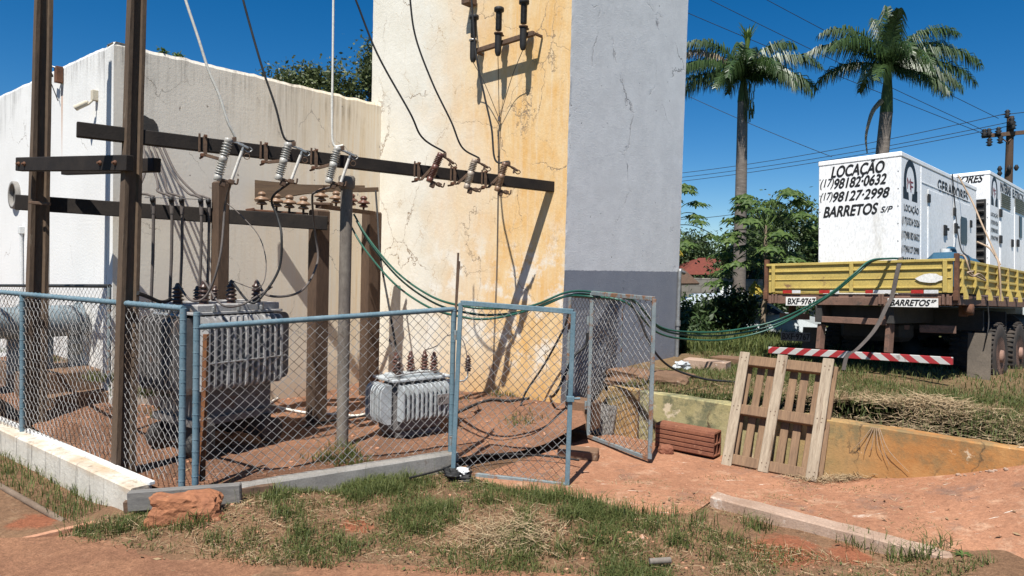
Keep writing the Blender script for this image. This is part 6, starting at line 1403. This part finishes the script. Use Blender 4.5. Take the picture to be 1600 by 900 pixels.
def palm(base, crown, R, nf, label, seed, r0, r1, dead=(), shaft=.9):
    rg = random.Random(seed); base, crown = Vector(base), Vector(crown); r = empty('palm_tree', base, None, label, 'palm tree')
    sh0 = crown - V(0, 0, shaft); mb = MB(); N = 10
    mb.tube([base.lerp(sh0, k / N) for k in range(N + 1)], [r0 + (r1 - r0) * (k / N) ** .8 for k in range(N + 1)], 14); mb.build('trunk', M_TRUNK, r)
    mb = MB(); mb.tube([sh0, sh0.lerp(crown, .4), crown], [r1 * 1.05, r1 * .9, r1 * .45], 12); mb.build('crownshaft', M_SHAFT, r)
    def frond(az, el, L, mat, droop, wl, name='frond'):
        out = V(math.cos(az), math.sin(az), 0); mb = MB(); K = 14; pts = []; p = crown.copy() - V(0, 0, .05); a = el
        for k in range(K + 1):
            pts.append(p.copy()); p = p + (out * math.cos(a) + V(0, 0, math.sin(a))) * (L / K); a -= droop / K * (.6 + .8 * k / K)
        mb.tube(pts, [.030 * (1 - k / K) + .005 for k in range(K + 1)], 5)
        cm = catmull(pts, 6); M_ = len(cm); q = []
        for k in range(4, M_ - 1):
            t = k / M_; T = (cm[k + 1] - cm[k]).normalized(); S = T.cross(V(0, 0, 1)); S = S.normalized() if S.length > .05 else V(-out.y, out.x, 0); U = S.cross(T)
            ll = wl * math.sin(math.pi * min(1, .12 + .84 * t)) ** .6 * rg.uniform(.8, 1.15)
            for s in (-1, 1):
                for rep in ((0, 1) if rg.random() < .35 else (0,)):
                    d = (S * s * .8 + T * .55 + U * rg.uniform(-.35, .55) - V(0, 0, .25)).normalized(); w = T * .015
                    a0 = cm[k] + T * rep * .03; a1 = a0 + d * ll * .5; d2 = (d * .7 - V(0, 0, 1.3 + rg.random() * .6)).normalized(); a2 = a1 + d2 * ll * .75
                    q.append([a0 - w, a0 + w, a1 + w * .9, a1 - w * .9]); q.append([a1 - w * .9, a1 + w * .9, a2 + w * .2, a2 - w * .2])
        mb.quads(q); mb.build(name, mat, r)
    for az, el, L, dr in nf: frond(math.radians(az) + rg.uniform(-.06, .06), el + .12, L * R * 1.03, M_PALM, dr - .22, R * .23)
    for az, el, L, dr in dead: frond(math.radians(az), el, L * R, M_PALMD, dr, R * .16, 'dry_frond')
    return r, frond
b_, c = P(1154, 500, 20), P(1162, 120, 20)
r_, fr_ = palm((b_.x, b_.y, .3), c, 1.95, [(95, 1.35, .6, .9), (180, 1.05, 1.1, 2.1), (165, .65, 1.15, 2.0), (198, .45, 1.2, 1.9), (185, .1, 1.1, 1.3), (150, .3, 1.0, 1.8), (5, 1.15, 1.0, 2.0), (-12, .7, 1.15, 2.0), (14, .35, 1.25, 1.6), (-25, .25, 1.05, 2.0), (262, .9, .9, 2.6), (285, .6, .9, 2.4), (240, .5, .95, 2.4), (90, .6, .9, 2.2), (310, .2, .9, 1.9), (225, .1, .9, 1.7)], 'tall royal palm with an upright yellowish spear leaf behind the tower', 4, .20, .14, [(22, .95, 1.05, 2.3), (172, .9, 1.15, 1.6)], .7)
mb = MB(); q = []
for k in range(26):
    a = k * 2.4; d = V(math.cos(a) * .16, math.sin(a) * .16, 1); o = c + V(.07, 0, .55); L = .72 + .25 * rnd.random(); w = V(-math.sin(a), math.cos(a), 0) * .028
    q.append([o - w, o + w, o + d * L * .7 + w, o + d * L * .7 - w]); q.append([o + d * L * .7 - w, o + d * L * .7 + w, o + V(d.x * 2, d.y * 2, .95) * L + w * .2, o + V(d.x * 2, d.y * 2, .95) * L - w * .2])
mb.tube([c, c + V(.07, 0, .6)], .03, 6); mb.quads(q); mb.build('spear_leaf', M_PALMY, r_)
mb = MB(); c2 = P(1167, 152, 19.8); q = []
for k in range(90): o = c2 + V(rnd.uniform(-.08, .18), rnd.uniform(-.1, .1), rnd.uniform(-.45, .45)); q.append([o, o + V(.02, 0, 0), o + V(.03, 0, -.25), o + V(.015, 0, -.27)])
mb.quads(q); mb.build('fruit_stalks', M_LEAF2, r_)
b_, c = P(1352, 500, 19.5), P(1388, 104, 19.5)
r_, fr_ = palm((b_.x, b_.y, .3), c, 2.0, [(85, 1.42, .85, .5), (110, 1.3, .8, .8), (265, 1.4, .75, .9), (180, 1.05, 1.15, 2.1), (168, .7, 1.25, 2.0), (200, .8, 1.15, 2.3), (150, .35, 1.0, 1.9), (2, 1.05, 1.2, 2.0), (14, .75, 1.3, 1.8), (-14, .55, 1.25, 2.0), (24, .30, 1.2, 1.9), (-8, .25, 1.2, 1.7), (262, .75, .9, 2.6), (282, .5, .95, 2.6), (232, -.1, .85, 1.3), (330, -.05, .95, 1.4), (300, -.35, .95, 1.0), (90, .4, .9, 2.0)], 'royal palm rising behind the first generator', 9, .21, .16, [], 1.25)
mb = MB(); mb.tube(catmull([P(1377, 158, 19.35), P(1365, 172, 19.25), P(1358, 190, 19.2), P(1353, 215, 19.2), P(1355, 240, 19.2)], 5), [.075 - .003 * k for k in range(21)], 7); mb.build('dry_sheath', M_PALMD, r_)
# bushes along the block wall
for i, (px, py, d, rx, rz_, n_) in enumerate(((1088, 497, 14.6, .95, .22, 48), (1146, 484, 14.8, .34, .34, 34), (1222, 462, 20, .6, .5, 26), (1075, 520, 13.2, .6, .22, 24), (1060, 488, 19, .6, .18, 18), (1300, 470, 19, 1.6, .5, 40))):
    c = P(px, py, d); lab = ('wide dark bush left of the white stakes', 'dark bush at the foot of the first palm', 'bush against the block wall behind the tailgate', 'low shaded bush next to the tower corner', 'bush against the block wall by the tower edge', 'bush against the block wall behind the truck bed')[i]
    cc, pts = crown_points(c, (rx, .6, rz_), n_, 90, .16, .2)
    MB().quads(leaf_quads(pts, .13, .35)).build('bush', M_SHRUB, label=lab, cat='bush', origin=(c.x, c.y, max(.2, c.z - rz_)))

# ------------------------------------------------------------------ grass, straw, litter
def inside(poly, x, y):
    poly = np.asarray(poly); n = len(poly); c = np.zeros(len(x), bool); j = n - 1
    for i in range(n):
        k = ((poly[i, 1] > y) != (poly[j, 1] > y)) & (x < (poly[j, 0] - poly[i, 0]) * (y - poly[i, 1]) / (poly[j, 1] - poly[i, 1] + 1e-12) + poly[i, 0]); c ^= k; j = i
    return c
def scatter(poly, n, keep):
    poly = np.asarray([(p[0], p[1]) for p in poly]); lo, hi = poly.min(0), poly.max(0); X = npr.uniform(lo[0], hi[0], n); Yv = npr.uniform(lo[1], hi[1], n)
    m = inside(poly, X, Yv); X, Yv = X[m], Yv[m]; k = np.array([keep(a, b) for a, b in zip(X, Yv)]) if keep else np.ones(len(X)); m = npr.uniform(size=len(X)) < k; return X[m], Yv[m]
def blades(mb, X, Yv, zf, h, w, lean=.5, hk=None):
    n = len(X)
    if n == 0: return
    Z = np.array([zf(a, b) for a, b in zip(X, Yv)]) - .01; az = npr.uniform(0, 6.283, n); H = h * npr.uniform(.35, 1.25, n)
    if hk is not None: H = H * np.array([hk(a, b) for a, b in zip(X, Yv)])
    ln = npr.uniform(.1, lean * 2, n); d = np.stack([np.cos(az), np.sin(az), np.zeros(n)], 1); s = np.stack([-np.sin(az), np.cos(az), np.zeros(n)], 1) * (w * npr.uniform(.6, 1.3, n))[:, None]
    p0 = np.stack([X, Yv, Z], 1); up = np.array([0, 0, 1.0]); p1 = p0 + (up * .55 + d * .22 * ln[:, None]) * H[:, None]; p2 = p0 + (up * (1 - .25 * ln[:, None]) + d * ln[:, None] * .9) * H[:, None]
    mb.quads(np.stack([p0 - s, p0 + s, p1 + s * .8, p1 - s * .8], 1)); o = len(mb.v) - 4 * n
    base = len(mb.v); mb.v.extend(map(tuple, p2.tolist())); mb.f.extend([(o + 4 * i + 3, o + 4 * i + 2, base + i) for i in range(n)]); mb.m.extend([0] * n); mb.sm.extend([False] * n)
def straws(mb, X, Yv, zf, L, w, lift=.03):
    n = len(X); Z = np.array([zf(a, b) for a, b in zip(X, Yv)]) + npr.uniform(0, lift, n); az = npr.uniform(0, 6.283, n); LL = L * npr.uniform(.4, 1.4, n)
    d = np.stack([np.cos(az), np.sin(az), npr.uniform(-.25, .35, n)], 1) * LL[:, None]; s = np.stack([-np.sin(az), np.cos(az), npr.uniform(-.6, .6, n)], 1) * w
    p = np.stack([X, Yv, Z], 1); k = np.stack([-np.sin(az), np.cos(az), np.ones(n) * .5], 1) * (LL * npr.uniform(-.12, .12, n))[:, None]
    mb.quads(np.stack([p - s, p + s, p + d * .5 + s + k, p + d * .5 - s + k], 1)); mb.quads(np.stack([p + d * .5 - s + k, p + d * .5 + s + k, p + d + s * .4, p + d - s * .4], 1))
GP = lambda L, z=-.06: [G(a, b, z) for a, b in L]
fore = GP([(105, 838), (160, 806), (240, 812), (330, 800), (385, 786), (470, 770), (600, 735), (695, 722), (735, 748), (800, 775), (880, 790), (1000, 812), (1130, 838), (1190, 850), (1330, 872), (1560, 905), (1480, 930), (1000, 905), (700, 892), (400, 880), (230, 858)])
def kf(x, y):
    v = nz(x * 1.7, y * 1.7, 20) + .6 * nz(x * 4.5, y * 4.5, 21)
    bare = math.exp(-((x - G(560, 830, -.06).x) ** 2 + (y - G(560, 830, -.06).y) ** 2) / .035) + (1.0 if x > 1.15 and y < 5.15 else 0) * .6
    wst = .85 if x > -1.9 else .42
    return max(0, min(1, (.36 + v * 1.3) * wst)) * max(0, 1 - bare)
mb = MB(); X, Yv = scatter(fore, 190000, kf); blades(mb, X, Yv, z_fore, .082, .0028, .8, lambda x, y: .6 + 1.2 * max(0, nz(x * 1.3, y * 1.3, 30) + .3))
mb.build('grass', M_GRASS, kind='stuff', label='green grass tufts in front of the fence and gate', cat='grass')
mb = MB(); X, Yv = scatter(fore, 34000, lambda x, y: .5 * (1 - .6 * kf(x, y))); blades(mb, X, Yv, z_fore, .05, .0024, .9); mb.build('parched_grass', M_GRASSD, kind='stuff', label='short parched grass between the green tufts', cat='grass')
mb = MB(); X, Yv = scatter(fore, 26000, lambda x, y: max(.06, .30 - nz(x * 1.4, y * 1.4, 41) * .9)); straws(mb, X, Yv, z_fore, .085, .0018)
hp = G(800, 845, -.06); X = npr.normal(hp.x, .20, 900); Yv = npr.normal(hp.y, .13, 900); straws(mb, X, Yv, lambda a, b: z_fore(a, b) + .01, .12, .002, .06)
mb.build('dry_straw', M_STRAW, kind='stuff', label='dry straw strewn over the foreground soil', cat='straw')
# single tall tufts
tufts = [(830, 778), (870, 786), (930, 798), (985, 806), (1045, 816), (1090, 826), (1010, 830), (1075, 838), (330, 790), (430, 795), (470, 840), (520, 720), (545, 728), (130, 825), (185, 828), (340, 850), (620, 775), (760, 790), (850, 800), (905, 800), (970, 815), (1010, 812), (1060, 850), (1150, 845), (1185, 826), (1340, 850), (1375, 858), (1400, 872), (1440, 880), (1460, 870), (700, 800), (560, 790), (650, 830), (880, 860), (940, 850), (300, 832), (640, 760), (1120, 870)]
mb = MB()
for (px, py) in tufts:
    g = G(px, py, -.05); n_ = rnd.randint(40, 110); X = npr.normal(g.x, .06, n_); Yv = npr.normal(g.y, .045, n_); blades(mb, X, Yv, (z_yard if py < 740 and px < 600 else z_fore), .15, .0034, .6)
X, Yv = scatter(fore, 420, None); blades(mb, X, Yv, z_fore, .28, .0013, .45)
q = []
for x, y in zip(*scatter(fore, 9000, lambda x, y: .35 + .8 * nz(x * 2.1, y * 2.1, 77))):
    a = npr.uniform(0, 6.28); L = npr.uniform(.007, .017); d = V(math.cos(a), math.sin(a), npr.uniform(-.1, .5)) * L; s_ = V(-math.sin(a), math.cos(a), npr.uniform(-.3, .3)) * L * .6; o = V(x, y, z_fore(x, y) + npr.uniform(.005, .035))
    q.append([o - d, o + s_, o + d, o - s_])
mb.quads(q)
mb.build('grass_tufts', M_GRASS, kind='stuff', label='taller grass clumps standing out of the foreground turf', cat='grass')
# left verge outside the parapet
mb = MB(); lv = GP([(-60, 700), (0, 690), (60, 715), (130, 775), (170, 800), (110, 830), (60, 800), (20, 770), (-60, 760)], -.15)
X, Yv = scatter(lv, 9000, lambda x, y: .75); blades(mb, X, Yv, z_fore, .13, .0032, .6)
kl = GP([(-40, 862), (60, 850), (110, 836), (215, 812), (250, 835), (150, 850), (40, 872)], -.1); X, Yv = scatter(kl, 4000, lambda x, y: .5 + nz(x * 3, y * 3, 7)); blades(mb, X, Yv, z_fore, .07, .003, .7)
mb.build('verge_grass', M_GRASS, kind='stuff', label='grass along the outside of the whitewashed low wall', cat='grass')
# embankment
emb = [e(.05, .22), e(9, .22), e(9, 9), e(.05, 9)]
def ke(x, y):
    a, n_ = ra((x, y)), rn((x, y)); v = nz(x * 1.5, y * 1.5, 50) + .5 * nz(x * 4, y * 4, 51)
    straw = sstep(1.7, 1.0, n_) * sstep(1.5, 2.1, a) * sstep(4.2, 3.3, a); base = .85 + v * .6
    vis = 1.0 if n_ < 2.6 or a < 2.2 else .35
    return max(0.04, min(1, base)) * (1 - .78 * straw) * vis
mb = MB(); X, Yv = scatter([e(.05, .2), e(5.6, .2), e(5.6, 3.0), e(.05, 3.0)], 75000, ke); blades(mb, X, Yv, z_emb, .085, .0036, .7)
X, Yv = scatter([e(-.4, 3.0), e(5.6, 3.0), e(7, 9), e(-.4, 9)], 60000, ke); blades(mb, X, Yv, z_emb, .12, .005, .7); mb.build('embankment_grass', M_GRASS, kind='stuff', label='rough green grass on the bank around the truck', cat='grass')
mb = MB(); X, Yv = scatter(emb, 26000, lambda x, y: .55 * ke(x, y) + .2); blades(mb, X, Yv, z_emb, .07, .004, .9); mb.build('embankment_parched_grass', M_GRASSD, kind='stuff', label='yellowing grass mixed into the bank', cat='grass')
hay = [e(.25, .16), e(4.7, .16), e(4.4, 1.0), e(3.4, 1.7), e(1.6, 1.6), e(.2, .5)]
def kh(x, y): n_ = rn((x, y)); a = ra((x, y)); return max(0, min(1, .55 + nz(x * 2, y * 2, 60) * .9)) * (1 if a > 1.7 else .30) * sstep(4.8, 3.9, a)
mb = MB(); X, Yv = scatter(hay, 21000, kh); straws(mb, X, Yv, z_emb, .11, .0020, .03)
hp = RE + RU * 3.2 + RN * 1.0
X = npr.normal(hp.x, .25, 800); Yv = npr.normal(hp.y, .2, 800); straws(mb, X, Yv, lambda x, y: z_emb(x, y) + .08 * math.exp(-((x - hp.x) ** 2 + (y - hp.y) ** 2) / .05), .17, .003, .05)
hp2 = G(1300, 748, .0); X = npr.normal(hp2.x, .22, 700); Yv = npr.normal(hp2.y - .02, .06, 700); straws(mb, X, Yv, lambda x, y: z_drive(x, y) + .01, .10, .002, .03)
X, Yv = scatter([e(-.3, -2.2), e(3.6, -.05), e(3.6, -1.45), e(.6, -2.35)], 1500, None); straws(mb, X, Yv, z_drive, .07, .0016, .004)
mb.build('cut_hay', M_STRAW, kind='stuff', label='cut dry grass heaped along the top of the retaining wall', cat='hay')
mb = MB(); far_ = [(3.0, 11.5), (14, 11.5), (14, 15.0), (3.2, 15.0)]; X, Yv = scatter(far_, 30000, lambda x, y: .9 if x < y * .62 else .25); blades(mb, X, Yv, lambda x, y: z_emb(x, y) if rn((x, y)) < 9 else .33, .24, .010, .5); mb.build('tall_grass', M_GRASS, kind='stuff', label='long grass between the truck and the block wall', cat='grass')
# yard weeds and litter
mb = MB()
for (px, py, n_) in ((795, 640, 60), (830, 635, 50), (850, 645, 60), (815, 668, 60), (560, 720, 90), (520, 712, 120), (700, 640, 25), (255, 655, 40), (470, 590, 70), (230, 575, 80), (160, 575, 120), (520, 600, 60), (80, 560, 100), (30, 565, 80)):
    g = G(px, py, .1); zf = z_yard
    if py < 580 and px < 260: g = onplane(px, py - 4, KC - NU * .2, NU); zf = lambda x, y: .6
    X = npr.normal(g.x, .13, n_ * 2); Yv = npr.normal(g.y, .08, n_ * 2); blades(mb, X, Yv, zf, .11, .004, .6)
mb.build('yard_weeds', M_GRASS, kind='stuff', label='sparse weeds growing in the fenced yard', cat='weeds')
mb = MB()
dr = [(1000, 745, 40), (1080, 790, 60), (960, 770, 40), (1250, 755, 40), (1350, 765, 40), (1150, 800, 50), (1190, 725, 60), (1125, 740, 40), (1100, 775, 50), (1210, 770, 40), (1440, 830, 30)]
for (px, py, n_) in dr:
    g = G(px, py, .02); X = npr.normal(g.x, .14, n_ * 3); Yv = npr.normal(g.y, .06, n_ * 3); blades(mb, X, Yv, z_drive, .03, .003, .8)
mb.build('slab_weeds', M_GRASSD, kind='stuff', label='thin weeds in the cracks of the red slab', cat='weeds')
mb = MB()
def pebbles(mb, X, Yv, zf, s0, s1):
    for x, y in zip(X, Yv): s_ = npr.uniform(s0, s1); mb.box((x, y, zf(x, y) + s_ * .2), (s_ * npr.uniform(.8, 1.6), s_, s_ * .7), Matrix.Rotation(npr.uniform(0, 6), 3, 'Z') @ Matrix.Rotation(npr.uniform(-.5, .5), 3, 'X'), s_ * .25)
X, Yv = scatter(fore, 1100, lambda x, y: .5); pebbles(mb, X, Yv, z_fore, .006, .022)
g = G(965, 843, -.06); X = npr.normal(g.x, .16, 60); Yv = npr.normal(g.y, .05, 60); pebbles(mb, X, Yv, z_fore, .008, .03)
X, Yv = scatter([(-2.6, 5.7), (.8, 7.8), (.6, 8.6), (-2, 10.8), (-5, 8)], 500, None); pebbles(mb, X, Yv, z_yard, .006, .03)
X, Yv = scatter([e(-.5, -.6), e(3, -.1), e(4.2, -.3), e(4.2, -1.4), e(1, -1.4)], 520, None); pebbles(mb, X, Yv, z_drive, .004, .016)
mb.build('gravel', M_DRYC, kind='stuff', label='pale pebbles and crumbs of plaster strewn on the soil', cat='gravel')
mb = MB(); q = []
for reg, zf, n_ in ((fore, z_fore, 260), ([(-2.6, 5.7), (.8, 7.8), (.6, 8.6), (-2, 10.8), (-5, 8)], z_yard, 420), ([e(-.2, -2.2), e(4.2, -.05), e(4.2, -1.45), e(.6, -2.35)], z_drive, 160), ([(-4.2, 3.9), (1, 3.9), (.6, 4.6), (-3.2, 5.2)], z_fore, 160)):
    for x, y in zip(*scatter(reg, n_, None)):
        a = npr.uniform(0, 6.28); L = npr.uniform(.012, .035); d = V(math.cos(a), math.sin(a), npr.uniform(-.2, .5)) * L; s_ = V(-math.sin(a), math.cos(a), npr.uniform(-.4, .4)) * L * .35; o = V(x, y, zf(x, y) + .012)
        q.append([o - d, o + s_, o + d, o - s_])
mb.quads(q); mb.build('fallen_leaves', leafmat('fallen_leaves', (.13, .08, .045), (.34, .24, .13), .1, .8), kind='stuff', label='dry fallen leaves and flakes scattered on the soil', cat='leaves')
# green leafy weed by the kerb end
mb = MB(); g = G(1505, 868, .03); q = []
for k in range(9):
    a = k * .7; d = V(math.cos(a), math.sin(a) * .7, .35).normalized(); L = .085; w = V(-math.sin(a), math.cos(a), 0) * .011; o = V(g.x, g.y, g.z)
    q += [[o - w * .3, o + w * .3, o + d * L * .5 + w, o + d * L * .5 - w], [o + d * L * .5 - w, o + d * L * .5 + w, o + d * L + V(0, 0, -.02) + w * .1, o + d * L + V(0, 0, -.02) - w * .1]]
mb.quads(q); mb.build('leafy_weed', M_LEAF3, label='broad leaved weed at the end of the kerb beam', cat='weed')
